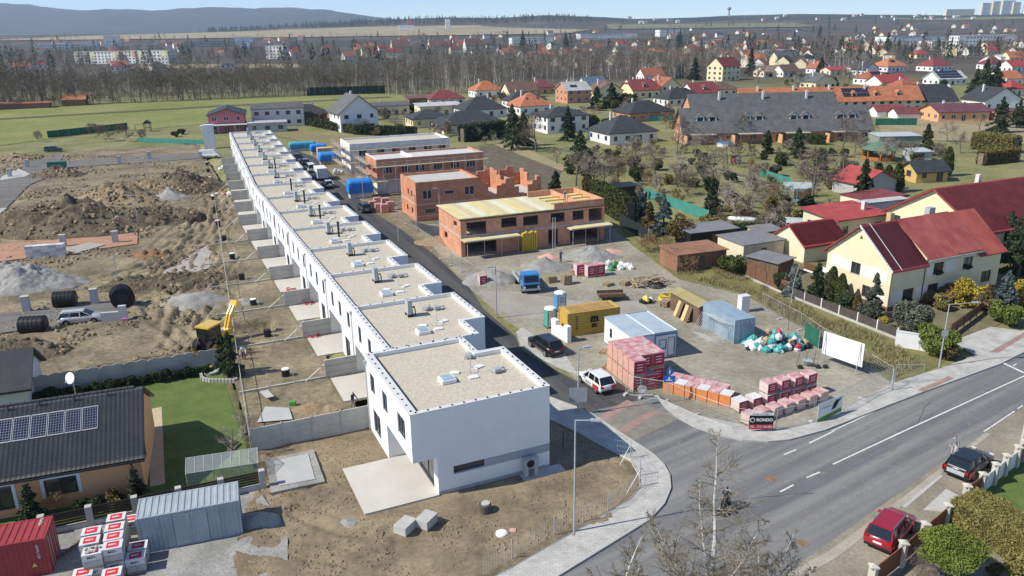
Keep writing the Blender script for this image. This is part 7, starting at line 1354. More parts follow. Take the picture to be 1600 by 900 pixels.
MB().tube([(fl[0][0],fl[0][1],1.3),(fl[0][0]-.9,fl[0][1]-.9,.1)],.025,5).build('brace',WPL,T); MB().tube([(fl[2][0],fl[2][1],1.4),(fl[2][0]-1.0,fl[2][1]-.8,.1)],.025,5).build('brace',WPL,T)
T=thing('wire_fence','wire fence between the end house yard and the street pavement','fence',(0,0,0)); fl=[rv(10,11.0),rv(6,11.4),rv(2,12.6),(8.70,52.77,0)]
for p_,q_ in zip(fl[:-1],fl[1:]):
    MB().tube([(p_[0],p_[1],.0),(p_[0],p_[1],1.5)],.025,5).build('post',MATS['dark_slat'],T); w=MB(); L=math.hypot(q_[0]-p_[0],q_[1]-p_[1]); n_=int(L/.2)
    for i in range(n_): t_=i/n_; x,y=p_[0]+(q_[0]-p_[0])*t_,p_[1]+(q_[1]-p_[1])*t_; w.tube([(x,y,.05),(x,y,1.45)],.007,3,False)
    for z in (.1,.55,1.0,1.45): w.tube([(p_[0],p_[1],z),(q_[0],q_[1],z)],.007,3,False)
    w.build('wire_mesh',STEEL,T,kind='stuff')
# ---------------------------------------------------------------- building land on the left
for pl,m_,nm,z in ((FL[0][0],DUSTA,'site_street',.13),(FL[1][0],mat('red_gravel',(.36,.19,.12),.95,.15,.4,c2=(.42,.25,.17),bump=.05,fine=.2),'red_gravel_track',.16),(FL[2][0],DUSTA,'estate_road',.13)): sheet(nm,pl,z,m_,h=.3)
sheet('estate_pavement',[(-113.55,176.26,0),(-115.77,180.39,0),(-119.19,192.72,0),(-111.21,184.14,0),(-110.45,180.77,0)],.2,PAV,h=.3); sheet('estate_pavement',[(-96.49,137.01,0),(-92.64,141.78,0),(-94.19,146.70,0),(-100.63,143.36,0)],.2,PAV,h=.3); sheet('puddled_mud',[(-47.04,102.28,0),(-47.14,104.66,0),(-46.27,106.45,0),(-46.94,110.02,0),(-46.46,111.68,0),(-46.91,115.93,0),(-46.27,117.37,0),(-44.11,112.93,0),(-43.02,108.83,0),(-41.38,104.97,0),(-41.92,103.79,0),(-42.31,102.05,0),(-44.05,103.01,0),(-44.93,101.32,0)],.2,mat('pale_mud',(.36,.34,.30),.7,.12,.5)); sheet('puddled_mud',[(-67.66,115.64,0),(-65.30,119.59,0),(-62.01,117.89,0),(-64.06,113.32,0)],.28,MATS['pale_mud'])
for i,a in enumerate([((-74.94,132.33,0),17,9,4.6,SOILD,41,'large dark topsoil heap with a ragged crest beside the red gravel track',3),((-76.65,153.57,0),11,6,3.4,SOILL,42,'pale sandy spoil heap behind the dark topsoil heap',2),((-67.62,163.20,0),8,8,4.2,SOILD,43,'steep dark spoil heap beside the haul track',2),((-72.88,160.91,0),9,5,2.6,SOILL,44,'tan spoil ridge between the dark heaps',2),((-61.25,134.75,0),8,5,3.0,SOILD,45,'clumpy brown spoil heap by the haul track',3),((-66.47,153.45,0),4,3,2.2,CRUSH,46,'pale gravel cone between the spoil heaps',1),((-63.82,98.37,0),8,5,3.2,CRUSH,47,'grey stony heap beside the stacked white blocks',2),((-43.92,97.95,0),9,3.5,1.5,SOILD,48,'low dark clods of earth beside the garden fence',4),((-52.65,112.01,0),3.5,2,1.0,mat('rust_soil',(.26,.13,.07),.95,.2,.5,bump=.1),49,'small rust-red soil mound on the tracked earth',1),((-103.43,181.82,0),7,4,2.2,SOILD,50,'dark low heap beside the green skip',1),((-38.00,90.89,0),4,3,1.4,CRUSH,51,'mixed gravel mound in front of the garden fence',1),((-34.63,72.01,0),11,1.6,.9,SOILD,52,'long low bank of dark clods behind the concrete wall',4),((-50.85,75.02,0),6,4,1.6,SOILD,53,'brown earth bank left of the concrete wall',2),((-129.06,207.30,0),10,4,1.6,SOILL,54,'tan mound beside the estate road junction',1),((-32.14,89.93,0),2.4,1.6,.7,CRUSH,55,'dark grit heap in the third garden',1),((-17.03,61.57,0),2.6,1.3,.9,SOILL,56,'brown soil heap in the first garden',2),((-20.19,63.77,0),.0,.0,.1,SOILL,57,'',1)]):
    if a[1]: heap('soil_heap' if a[4] is not CRUSH else 'gravel_heap',a[6],a[0],a[1],a[2],a[3],a[4],a[5],20 if a[1]>2*a[2] else 0,peaks=a[7],rough=.45)
sheet('cement_patch',[(-21.21,59.06,0),(-21.36,61.95,0),(-19.24,61.65,0),(-18.37,59.53,0)],.3,MATS['grey_slab'])
pil=None; PP=[(-56.98,88.31,0),(-50.20,90.74,0),(-72.55,128.17,0),(-65.44,129.93,0),(-68.36,117.87,0),(-61.31,119.74,0),(-117.86,194.44,0),(-114.13,181.07,0),(-97.14,198.30,0),(-92.49,204.92,0),(-78.87,203.64,0)]
for i,q in enumerate(PP):
    T=thing('meter_pillar',['grey meter pillar at the parking strip by the black tank','grey meter pillar between the two black tanks','grey meter pillar before the dark topsoil heap','grey meter pillar behind the end of the red gravel','grey meter pillar beside the stacked white blocks','grey meter pillar with pink marker at the red gravel end','grey meter pillar at the far estate road kerb','wide grey meter pillar beside the estate pavement','grey meter pillar at the far road behind the sandy heap','grey meter pillar at the far road before the tan mound','grey meter pillar beside the white van'][i],'pillar',q,15); MB().box(-.4,.4,-.3,.3,0,1.85).build('body',mat('pillar_grey',(.46,.46,.46),.8,.08,1),T); MB().box(-.45,.45,-.35,.35,1.852,1.95).build('cap',CONC,T)
T=thing('meter_wall','pale low meter wall with pillar behind the silver estate car','wall',(-46.10,84.02,0),12); MB().box(0,2.1,-.2,.2,0,1.25).build('wall',MATS['pillar_grey'],T); MB().box(1.9,2.7,-.25,.25,0,1.9).build('pillar',MATS['pillar_grey'],T); MB().box(2.2,2.8,-.55,-.3,.05,.5).build('pink_bag',mat('pink_plastic',(.6,.2,.42),.6,.1,2),T)
car('silver estate car parked on the dusty site street',(-48.54,84.43,0),14,'wagon',4.6,1.78,1.48,SV,rails=True); car('white panel van by the terrace end on the far estate road',(-77.11,205.56,0),8,'van',5.2,2,2.2,W_,solid=True,pm2=W_); car('dark car parked by the far estate road junction',(-126.13,221.51,0),20,'suv',4.5,1.8,1.6,DG)
def tank(lab,p,rz,r,L): 
    T=thing('plastic_tank',lab,'tank',p,rz); MB().tube([(0,0,r),(L,0,r)],r,20).build('drum',BLK,T)
    for k in range(6): x=.12+k*(L-.24)/5; MB().tube([(x-.04,0,r),(x+.04,0,r)],r+.035,20).build('rib',BLK,T)
    MB().tube([(L+.002,0,r),(L+.05,0,r)],r*.45,14).build('hatch',mat('black_hatch',(.03,.03,.03),.4,.1,1),T); return T
tank('black ribbed plastic tank lying behind the silver estate car',(-54.46,89.77,0),12,.95,2.3); tank('black plastic tank lying in front of the parking strip',(-53.44,81.18,0),8,.95,2.5); tank('large round black tank end-on beside the lamp mast',(-46.70,90.35,0),-60,1.3,1.9)
for q,lab in (((-67.56,111.46,0),'long stack of white foam blocks by the grey stony heap'),): 
    T=thing('foam_stack',lab,'blocks',q,14)
    for i in range(5):
        for k in range(4): MB().box(i*1.02-2.4,i*1.02-1.4,-.55+.04*(k%2),.6,.1+k*.5,.1+k*.5+.47).build('block_pack',WRAP if (i+k)%3 else MATS['pillar_grey'],T)
T=thing('skip','green open skip beside the estate road','skip',(-109.11,191.83,0),10); MB().side([(-1.9,.6),(-1.5,0.1),(1.5,.1),(1.9,.6),(1.9,1.7),(-1.9,1.7)],-.9,.9).build('tub',mat('skip_green',(.02,.14,.09),.6,.15,1),T); MB().box(-1.95,1.95,-.95,.95,1.702,1.78).build('rim',MATS['skip_green'],T)
for i,(q,h) in enumerate((((-50.22,96.92,0),4.0),((-62.14,129.73,0),5.4),((-101.97,167.93,0),5.4),((-78.00,170.40,0),5.4),((-98.08,169.78,0),2.6))): lamp(['bare lamp mast without head beside the large black tank','lamp mast at the end of the red gravel track','lamp mast at the bend of the estate road','lamp mast between the spoil heaps','short lamp mast on the bank by the dark heap'][i],q,h,.5 if i in(1,) else .05,180,None,'lamp_mast')
T=thing('white_block','tall plain white meter block on the grass beside the terrace end','block',(-83.39,223.24,0),15); MB().box(-1.4,1.4,-1,1,0,6.4).build('body',WPL,T); MB().box(-1.45,1.45,-1.05,1.05,6.402,6.55).build('cap',WPL,T)
# backhoe loader
YL=paint('digger_yellow',(.68,.42,.03)); q=(-30.76,75.43,0); T=thing('backhoe_loader','yellow backhoe loader with open cab door behind the concrete wall','digger',q,70)
MB().box(-1.0,2.2,-.6,.6,.6,1.0).build('chassis',BLK,T); MB().side([(.9,1.0),(2.7,1.0),(2.75,1.55),(.9,1.75)],-.55,.55).build('bonnet',YL,T); b=MB(); b.prism([(-.9,-.75),(.85,-.75),(.85,.75),(-.9,.75)],1.01,2.75); b.build('cab_glass',CGL,T); MB().box(-1.0,1.1,-.85,.85,2.752,2.92).build('cab_roof',YL,T)
for x in (-.9,.8):
    for y in (-.74,.74): MB().tube([(x,y,1.0),(x,y,2.75)],.05,4).build('cab_pillar',BLK,T)
dr=MB(); dr.tube([(-.9,-.8,1.1),(-.9,-.8,2.6),(-1.1,-1.9,2.6),(-1.1,-1.9,1.1),(-.9,-.8,1.1)],.04,4); dr.build('open_door',BLK,T)
for x,r_,w_ in ((-.75,.75,.45),(2.1,.5,.35)):
    for s in (-1,1): w=MB().tube([(x,s*.65,r_),(x,s*(.65+w_),r_)],r_,18).build('wheel',TYRE,T); MB().tube([(x,s*(.651+w_),r_),(x,s*(.67+w_),r_)],r_*.5,12).build('rim',YL,w)
ar=MB().side([(2.4,1.5),(2.7,1.4),(3.4,2.6),(4.2,3.6),(3.9,3.7),(3.1,2.9)],.1,.28); ar.build('loader_arm',YL,T); MB().side([(2.4,1.5),(2.7,1.4),(3.4,2.6),(4.2,3.6),(3.9,3.7),(3.1,2.9)],-.28,-.1).build('loader_arm',YL,T); MB().side([(3.8,3.4),(4.6,3.2),(4.9,3.8),(4.2,4.1)],-.4,.4).build('bucket',YL,T)
b=MB(); b.tube([(-1.1,0,.9),(-1.5,.1,2.0),(-1.9,.1,1.2),(-2.0,.1,.4)],[.16,.13,.1,.08],6); b.build('hoe_arm',BLK,T); MB().side([(-2.3,.1),(-1.8,.1),(-1.75,.5),(-2.15,.6)],-.3,.5).build('hoe_bucket',BLK,T); [MB().tube([(-1.1,s*.5,.9),(-1.3,s*1.0,.1)],.08,5).build('stabiliser',BLK,T) for s in (-1,1)]
for s in (-.5,.5): MB().box(-1.16,-1.01,s-.12,s+.12,1.05,1.3).build('tail_lamp',mat('purple_lamp',(.2,.03,.13),.4,.1,1),T)
OR=paint('mini_orange',(.55,.16,.03)); T=thing('mini_digger','small orange mini digger by the far garden walls','digger',(-63.76,164.98,0),40); [MB().box(-.9,.9,s*.55-.16,s*.55+.16,0,.45).build('track',BLK,T) for s in (-1,1)]; MB().box(-.9,.6,-.6,.6,.5,1.1).build('body',OR,T); MB().box(-.3,.6,-.1,.55,1.11,2.0).build('cab_glass',CGL,T); MB().box(-.35,.65,-.15,.6,2.002,2.1).build('cab_roof',OR,T); MB().tube([(.6,-.3,.9),(1.3,-.3,2.1),(2.1,-.3,1.6),(2.1,-.3,.6)],[.12,.1,.08,.06],5).build('boom',OR,T); MB().side([(1.9,.3),(2.3,.3),(2.3,.7),(1.95,.7)],-.55,-.05).build('bucket',BLK,T)
# clutter in the gardens
for i,q in enumerate(((-31.41,108.21,0),(-27.60,94.56,0),(-24.20,89.34,0),(-21.06,78.75,0))): coil('loose red cable coil on the terrace of a garden, %s from the far end'%ORD[i],q,.55,mat('red_cable',(.5,.03,.05),.5,.1,2),3)
bags('white_sacks','white sacks and pipes beside the far garden walls',(-56.74,156.46,0),14,2.5,1.2,[WPL,MATS['bag_white'],MATS['pillar_grey'],ORG],9,.6); bags('white_sacks','two white big bags by the farthest garden walls',(-67.61,187.31,0),5,.9,1.8,[WPL,MATS['bag_white']],10,.9)
T=thing('loose_board','pale board leaning across the kerb of the first garden','board',(-21.84,64.21,0),-60); MB().slab([(-1.2,-.35,.25),(1.2,-.35,.6),(1.2,.35,.6),(-1.2,.35,.25)],.05).build('board',PAVE,T)
T=thing('compactor','green and grey plate compactor in the first garden','machine',(-19.10,62.37,0)); MB().box(-.4,.4,-.3,.3,0,.12).build('plate',mat('machine_green',(.08,.3,.06),.5,.1,1),T); MB().box(-.25,.25,-.2,.2,.122,.55).build('engine',MATS['machine_green'],T); MB().tube([(-.2,0,.5),(-.8,0,1.0)],.03,5).build('handle',STEEL,T)
# scrub at the back of the building land
for i,(q,k) in enumerate((((-126.80,246.61,0),0),((-121.51,241.73,0),0),((-142.18,242.56,0),1),((-114.76,239.60,0),0),((-110.64,241.96,0),1),((-104.05,256.21,0),2),((-103.61,249.96,0),2))): plant('shrub',['purple-brown bare thicket before the green netting','second purple-brown thicket before the green netting','sparse bare shrub left of the green netting','purple bare bush right of the thicket','low bare bush by the playhouse','dark evergreen bush on the lawn by the pink house','small evergreen bush on the lawn by the pink house'][i],'shrub',q,p_bare(90+k,4.0,TWIGP,BARK,spread=.6,k1=34,k2=7,k3=5,clear=.05,tw=.05,tr=.012) if k<2 else p_shrub(95,THUJA,1.6,1.5,2.6,2500,.16),1.2 if k==0 else .8)
def net(lab,p,q,h,m,cat='netting'):
    T=thing('netting_fence',lab,cat,p,math.degrees(math.atan2(q[1]-p[1],q[0]-p[0]))); L=math.hypot(q[0]-p[0],q[1]-p[1]); n_=max(2,int(L/3))
    for i in range(n_): MB().box(i*L/n_+.03,(i+1)*L/n_-.03,-.01,.01,.05,h).build('net_panel',m,T)
    for i in range(n_+1): MB().cyl(i*L/n_,.05,0,h+.1,.04,n=5).build('post',STEEL,T)
GN=mat('green_netting',(.02,.12,.075),.8,.2,.5); TN=mat('teal_netting',(.05,.24,.20),.8,.15,.5)
net('long dark green netting at the meadow edge',(-144.20,251.50,0),(-128.75,272.54,0),2.2,GN); net('teal netting beside the white meter block',(-110.76,239.17,0),(-87.54,231.29,0),1.3,TN); net('dark green sports netting at the foot of the wood',(-99.70,403.54,0),(-62.46,412.50,0),4,mat('sports_netting',(.012,.035,.03),.9,.2,.3))
T=thing('playhouse','dark wooden climbing tower with swing on the meadow edge','playhouse',(-119.68,264.56,0),10); [MB().box(x-.08,x+.08,y-.08,y+.08,0,2.6).build('post',WOOD,T) for x in (0,1.8) for y in (0,1.8)]; MB().side([(-.3,2.6),(2.1,2.6),(.9,3.7)],-.3,2.1).build('roof',BLK,T); MB().box(0.1,1.7,.1,1.7,1.3,1.4).build('platform',WOOD,T); MB().tube([(-3,.9,2.3),(0,.9,2.3)],.06,5).build('swing_beam',WOOD,T); [MB().tube([(-3,.9,2.3),(-3,.9+s,0)],.06,5).build('swing_leg',WOOD,T) for s in (-.9,.9)]

# ---------------------------------------------------------------- yellow house by the bank
REDT=mat('red_metal_tile',(.25,.04,.045),.55,.16,.8,fine=.1); REDM=mat('red_sheet',(.27,.06,.05),.6,.14,.6,c2=(.36,.10,.08),fine=.08); YW=mat('pale_yellow_render',(.73,.64,.42),.9,.06,.4); YW2=mat('cream_panel',(.74,.71,.64),.9,.05,.4); BRF=mat('brown_timber_frame',(.14,.07,.03),.6,.15,2)
T=thing('yellow_house','large pale yellow house with patched red roofs behind the grass bank','house',(42.0,83.9),24.5); w,d,h,rh=18.2,9.3,5.2,3.8; b=MB()
fr=[(2.2,3.9,.9,2.3,2),(6.2,7.9,.9,2.3,2),(11.3,12.8,.9,2.2,2),(15.2,16.9,1.2,2.6,2),(6.7,8.3,3.4,4.8,2),(11.6,13.2,3.4,4.8,2)]
lf=[(3.6,5.0,3.1,4.5,2),(2.2,3.2,.8,2.2,1),(5.6,6.7,.8,2.2,2),(1.6,2.0,3.4,4.0,1),(6.7,7.1,3.4,4.0,1)]
wall(b,(0,0),(w,0),0,h,fr,.18); wall(b,(0,d),(0,0),0,h,lf,.18); wall(b,(w,0),(w,d),0,h); wall(b,(w,d),(0,d),0,h); b.poly((0,d,h),(0,0,h),(0,d/2,h+rh-.05)); b.poly((w,0,h),(w,d,h),(w,d/2,h+rh-.05)); b.build('wall',YW,T)
holes_to_windows(T,(0,0),(w,0),fr,fm=BRF); holes_to_windows(T,(0,d),(0,0),lf,fm=BRF)
for x0,x1,z0,z1 in ((.3,2.1,.9,2.3),(4.2,6.0,.9,2.3),(8.2,9.9,.9,2.3),(8.6,10.4,3.4,4.8),(5.6,6.6,3.4,4.8)): MB().box(x0,x1,-.02,-.003,z0,z1).build('cream_panel',YW2,T)
for y0,y1,z0,z1 in ((5.9,7.5,.7,2.3),(.4,2.3,.7,2.2),(5.6,8.7,3.2,4.6),(.5,4.2,3.2,4.6)): MB().box(-.02,-.003,y0,min(y1,4.2) if y0<4 and z0>3 else y1,z0,z1).build('cream_panel',YW2,T)
MB().box(-.06,w+.06,-.06,-.004,0,.55).build('plinth',mat('brown_plinth',(.17,.085,.07),.9,.1,1),T); MB().box(-.06,-.004,0,d,0,.55).build('plinth',MATS['brown_plinth'],T)
b=MB(); b.poly((-.03,d/2-.25,h+2.2),(-.03,d/2+.25,h+2.2),(-.03,d/2,h+2.65)); 
b.build('gable_vent',BRF,T)
o=.5; e=h-rh*o/(d/2); z=h+rh; sl=lambda y:h+rh*(y/(d/2))
r=MB(); r.slab([(-.5,-o,e),(5.3,-o,e),(5.3,d/2,z),(-.5,d/2,z)],.12); r.slab([(w+.4,d+o,e),(-.5,d+o,e),(-.5,d/2,z),(w+.4,d/2,z)],.12); r.slab([(13.8,-o,e),(w+.4,-o,e),(w+.4,d/2,z),(13.8,d/2,z)],.12); RR=r.build('roof',REDM,T)
tile_sheet('tiles',RR,5.9,d/2+o,e+.02,z+.02,REDT,-o,x0=-.55,pw=.25,ph=.35); MB().slab([(-.52,-o,e+.1),(-.40,-o,e+.1),(-.40,d/2,z+.1),(-.52,d/2,z+.1)],.2).build('verge_board',WPL,RR); MB().slab([(.9,-o,e+.13),(.97,-o,e+.13),(.97,d/2,z+.13),(.9,d/2,z+.13)],.03).build('lightning_wire',WPL,RR)
for i in range(12): x=14.0+i*.38; MB().slab([(x,-o,e+.06),(x+.05,-o,e+.06),(x+.05,d/2,z+.06),(x,d/2,z+.06)],.05).build('standing_seam',REDM,RR)
dm=MB(); dm.prism([(5.31,-.02),(13.8,-.02),(13.8,d/2-.1),(5.31,d/2-.1)],h-.01,[h+.25,h+.25,z-.1,z-.1]); D=dm.build('wide_dormer',YW,T)
for x0,x1,k in ((5.1,9.7,0),(9.75,14.0,.12)): MB().slab([(x0,-.55,h+.32+k),(x1,-.55,h+.32+k),(x1,d/2+.1,z+.08+k*.3),(x0,d/2+.1,z+.08+k*.3)],.1).build('dormer_roof',REDM,D)
MB().box(5.1,14.0,-.68,-.56,h+.12,h+.26).build('gutter',STEEL,T); MB().tube([(5.2,-.1,h),(5.2,-.1,.1)],.05,6).build('downpipe',BRF,T); MB().tube([(-.1,-.12,h-.2),(-.1,-.12,.1)],.05,6).build('downpipe',BRF,T); MB().box(4.6,5.2,d/2+.3,d/2+.9,z-1,z+.8).build('chimney',mat('chimney_ochre',(.5,.38,.2),.9,.1,1),RR); MB().box(11.2,12.2,d/2+.4,d/2+1.1,z-1,z+.7).build('chimney',MATS['unit_grey'],RR)
B=MB().box(-2.6,-.02,d-1.4,d+1.0,2.5,2.7).build('balcony',WPL,T); MB().box(-2.6,-2.5,d-1.4,d+1.0,2.703,3.5).build('railing',BRF,B); MB().box(-2.55,-2.3,d-1.3,d-1.05,0,2.497).build('support',YW,B)
# flower boxes
for x,zz in ((6.75,3.3),(11.65,3.3),(2.2,.75)): plant('window_box','small green plants in the %s window box of the yellow house'%('upper left' if x==6.75 else 'upper right' if x>10 else 'lower'),'plants',T.matrix_basis@Vector((x+.8,-.25,zz)),p_shrub(99,LAUR,.75,.2,.5,500,.06),1,24.5)
# neighbours with red roofs
H('broad yellow house with big bright red roof behind the patched one',(73.5,106.5),26,15,4.6,'gable',4.4,24,'yellow','red','x',.6,chim=((.4,.6),),tiles=True)
H('small cream garage with bright red tiled gable roof beside the yellow house',(42.86,104.80),7.4,6.4,2.4,'gable',2.3,24,'pale','red','x',.3,chim=(),wins=False,tiles=True,name='garage',cat='garage')
H('flat red-sheeted annex with cream wall above the patched red roof',(52.70,116.18,0),10,7,3.2,'shed',.7,24,'cream','red',chim=((.8,.4),),name='annex',cat='annex'); H('white-walled long garage with flat top behind the red annex',(56.75,124.08,0),17,2,3.4,'flat',0,20,'white','lgrey',chim=(),wins=False,name='garage',cat='garage'); H('cream shed with flat dark red roof and barred opening',(62.82,130.03,0),9,6,3.0,'flat',0,24,'cream','dred',chim=(),name='garage',cat='garage'); H('grey hut with bright red gable roof behind the blue-grey spruce',(69.00,147.18,0),9,7,2.6,'gable',2,24,'grey','red','y',chim=(),wins=False,name='garden_hut',cat='hut'); H('small brown cottage with black roof beside the big red roof',(84.87,158.86,0),7,5,2.4,'gable',1.6,10,'ochre','black','x',chim=(),name='garden_hut',cat='hut')
# allotment sheds
def shed(lab,p,w,d,h,rz,wm,rm,slope=.3,name='shed'):
    T=thing(name,lab,'shed',p,rz); MB().box(-w/2,w/2,0,d,0,h).build('wall',wm,T); MB().slab([(-w/2-.2,-.3,h+.05),(w/2+.2,-.3,h+.05),(w/2+.2,d+.3,h+.05+slope),(-w/2-.2,d+.3,h+.05+slope)],.1).build('roof',rm,T); MB().box(-.45,.45,-.05,-.003,.05,min(1.9,h-.1)).build('door',WOOD,T); [MB().box(x-.03,x+.03,-.04,-.003,0.02,h-.02).build('batten',wm,T) for x in np.linspace(-w/2+.3,w/2-.3,5) if abs(x)>.5]; return T
RUST=mat('rusty_sheet',(.24,.115,.07),.85,.2,.6,c2=(.30,.16,.10)); FELT=mat('roofing_felt',(.19,.19,.20),.9,.15,.6); CREAM=mat('cream_board',(.68,.62,.45),.85,.08,.8)
shed('long rust-brown sheet metal garage behind the bank fence',(25.22,101.25,0),7.5,4.5,2.4,20,RUST,RUST,.1); shed('dark open shed with grey felt roof above the rusty garage',(29.65,112.70,0),8,4,2.4,20,BLK,FELT,.2); shed('cream lattice-sided shed with striped grey roof',(34.45,104.72,0),7,5.5,2.7,24,CREAM,FELT,.1); shed('low shed with grey-blue felt roof at the brown fence',(32.34,98.31,0),4.6,3.4,2.1,-52,WOOD,FELT,.1); shed('yellow little shed with grey roof beside the red garage',(37.86,112.23,0),4,3,2.3,20,mat('yellow_board',(.62,.52,.16),.85,.1,1),FELT,.2); shed('small grey hut with pale roof on the allotments',(95.56,184.44,0),5,4,2.2,5,MATS['unit_grey'],mat('pale_felt',(.42,.45,.48),.8,.1,1),.3); shed('grey-green shed with pale blue roof behind the gazebo',(100.23,205.60,0),11,6,3,3,mat('greygreen_board',(.24,.26,.22),.85,.1,1),MATS['pale_felt'],.2); shed('dark playhouse among blue pool covers behind the thuja hedge',(21.19,146.53,0),6,3,2.4,22,MATS['dark_slat'],BLK,.2); shed('small red hut by the allotment path',(52.81,184.69,0),1.8,1.5,1.6,15,mat('hut_red',(.28,.05,.04),.8,.1,1),BLK,.1)
def tunnel(lab,p,rz,L,r,m):
    T=thing('polytunnel',lab,'polytunnel',p,rz); n_=9
    for i in range(int(L/1.2)):
        b=MB()
        for k in range(n_): a0,a1=math.pi*k/n_,math.pi*(k+1)/n_; x0,x1=i*1.2+.02,i*1.2+1.18; b.poly((x0,-r*math.cos(a0),r*math.sin(a0)),(x1,-r*math.cos(a0),r*math.sin(a0)),(x1,-r*math.cos(a1),r*math.sin(a1)),(x0,-r*math.cos(a1),r*math.sin(a1)))
        b.build('cover_panel',m,T)
    for i in range(int(L/1.2)+1): MB().tube([(i*1.2,-r*1.01*math.cos(a),r*1.01*math.sin(a)) for a in np.linspace(0,math.pi,9)],.025,4).build('hoop',STEEL,T)
FOIL=mat('tunnel_film',(.50,.55,.58),.3,.15,1,alpha=.75); tunnel('pale plastic polytunnel behind the small red garage',(43.68,124.90,0),-20,6,1.4,FOIL); tunnel('glassy low greenhouse beside the old apple tree',(53.19,153.96,0),-10,7,1.5,FOIL)
T=thing('upturned_boat','white upturned boat on trestles behind the felt-roofed shed','boat',(37.40,125.29,0),-20); b=MB(); loft(b,[[(x,-w_,.9),(x,0,.85),(x,w_,.9),(x,w_*.7,.9+h_*.8),(x,0,.9+h_),(x,-w_*.7,.9+h_*.8)] for x,w_,h_ in ((-2.8,.1,.15),(-2.2,.6,.45),(-1,.9,.6),(.5,.95,.6),(1.8,.7,.5),(2.8,.08,.2))]); b.build('hull',WPL,T,True); [MB().box(x-.1,x+.1,-.7,.7,0,.86).build('trestle',WOOD,T) for x in (-1.5,1.3)]
T=thing('gazebo','octagonal wooden gazebo with green roof on the allotments','gazebo',(87.05,188.06,0)); MB().lathe([(4.4,2.5),(3.0,3.3),(.3,4.3)],8).build('roof',mat('green_shingle',(.10,.17,.12),.8,.15,1),T); [MB().cyl(3.5*math.cos(a),3.5*math.sin(a),0,2.497,.16,n=6).build('post',mat('gazebo_wood',(.40,.15,.05),.7,.15,1),T) for a in np.linspace(.2,6.1,8)]; [MB().box(-1.1,1.1,-.05,.05,.1,.9).build('rail_panel',MATS['gazebo_wood'],T,loc=(3.4*math.cos(a),3.4*math.sin(a),0),rz=math.degrees(a)+90) for a in np.linspace(.6,5.7,7)]
def tramp(lab,p,r,nm):
    T=thing('trampoline',lab,'trampoline',p); MB().lathe([(r,.8),(r,.86)],20).build('mat',BLK,T); q=[(r*1.02*math.cos(a),r*1.02*math.sin(a),.86) for a in np.linspace(0,6.2832,21)]; MB().tube(q,.12,5).build('pad',nm,T); [MB().cyl(r*math.cos(a),r*math.sin(a),0,2.5,.04,n=5).build('pole',STEEL,T) for a in np.linspace(0,5.5,7)]
    for k in range(10): a0,a1=k*.6283,(k+1)*.6283; MB().poly((r*math.cos(a0),r*math.sin(a0),.9),(r*math.cos(a1),r*math.sin(a1),.9),(r*math.cos(a1),r*math.sin(a1),2.4),(r*math.cos(a0),r*math.sin(a0),2.4)).build('net_panel',mat('trampoline_net',(.03,.03,.03),.9,.1,1,alpha=.6),T)
tramp('black netted trampoline with red pad on the allotments',(73.14,170.98,0),2.0,mat('pad_red',(.4,.04,.08),.6,.1,1)); tramp('trampoline with blue pad under the old apple tree',(52.61,140.91,0),1.7,paint('blue',(.03,.16,.35)))
for lab,p,r_,c in (('bright blue pool cover beside the thuja hedge',(20.96,136.75,0),2.4,(.03,.30,.60)),('blue pool cover in the garden behind the grey terrace',(57.46,213.55,0),2.2,(.05,.25,.55))):
    T=thing('garden_pool',lab,'pool',p); MB().lathe([(r_,0),(r_,.9)],20).build('wall',WPL,T); MB().lathe([(r_*1.03,.902),(r_*.9,.96)],20).build('cover',mat('pool_cover_%.2f'%c[1],c,.4,.1,1),T)
# fences of the gardens
net('long teal netting between allotments and garden plots',(25.47,148.58,0),(32.63,128.73,0),1.8,TN); net('teal netting by the allotment path',(53.33,169.52,0),(56.08,157.71,0),1.5,TN); net('green netting in front of the garden huts',(114.65,252.84,0),(126.96,251.29,0),2.2,GN); net('green net screen behind the blank billboard',(29.99,76.17,0),(30.48,73.58,0),1.9,GN); net('bright teal netting at the terracotta bungalow',(42.78,272.95,0),(55.33,275.16,0),1.6,mat('bright_teal_net',(.05,.36,.30),.7,.1,.5)); net('black slatted screen at the bank beside the brick shell',(17.69,126.53,0),(20.50,115.79,0),2.0,mat('black_screen',(.02,.025,.025),.8,.2,1))
sheet('allotment_path',[(41.08,194.36,0),(42.36,189.37,0),(52.53,156.64,0),(52.96,162.12,0),(46.86,179.90,0)],.1,mat('path_soil',(.14,.115,.08),.95,.2,.5)); sheet('vegetable_bed',[(45.98,165.59,0),(50.49,154.17,0),(50.56,148.54,0),(46.14,161.25,0)],.1,MATS['path_soil'])
for p,q in (((41.01,189.49,0),(43.73,180.17,0)),((44.83,177.51,0),(52.28,156.66,0))): line([(p,q)],.3,.14,'path_edging')
def board_fence(lab,p,q,h,m,postm,base=True,seg=2.2,name='board_fence',bw=.28):
    L=math.hypot(q[0]-p[0],q[1]-p[1]); T=thing(name,lab,'fence',p,math.degrees(math.atan2(q[1]-p[1],q[0]-p[0]))); n_=max(1,round(L/seg))
    if base: MB().box(0,L,-.1,.1,0,.28).build('base_wall',PAVE,T)
    for i in range(n_+1): MB().box(i*L/n_-.06,i*L/n_+.06,-.09,.03,0,h+.08).build('post',postm,T)
    me={}
    for i in range(n_):
        k=max(1,int((L/n_-.14)/bw))
        for j_ in range(k):
            x=i*L/n_+.07+j_*(L/n_-.14)/k; wv=(L/n_-.14)/k-.015
            if 'b' not in me: me['b']=MB().box(0,wv,-.02,.02,.30,h).mesh('board',m)
            put('board',me['b'],T,(x,0,0))
DKF=mat('dark_fence_board',(.085,.07,.062),.8,.2,1.5); RBF=mat('red_brown_board',(.17,.085,.05),.8,.2,1.5)
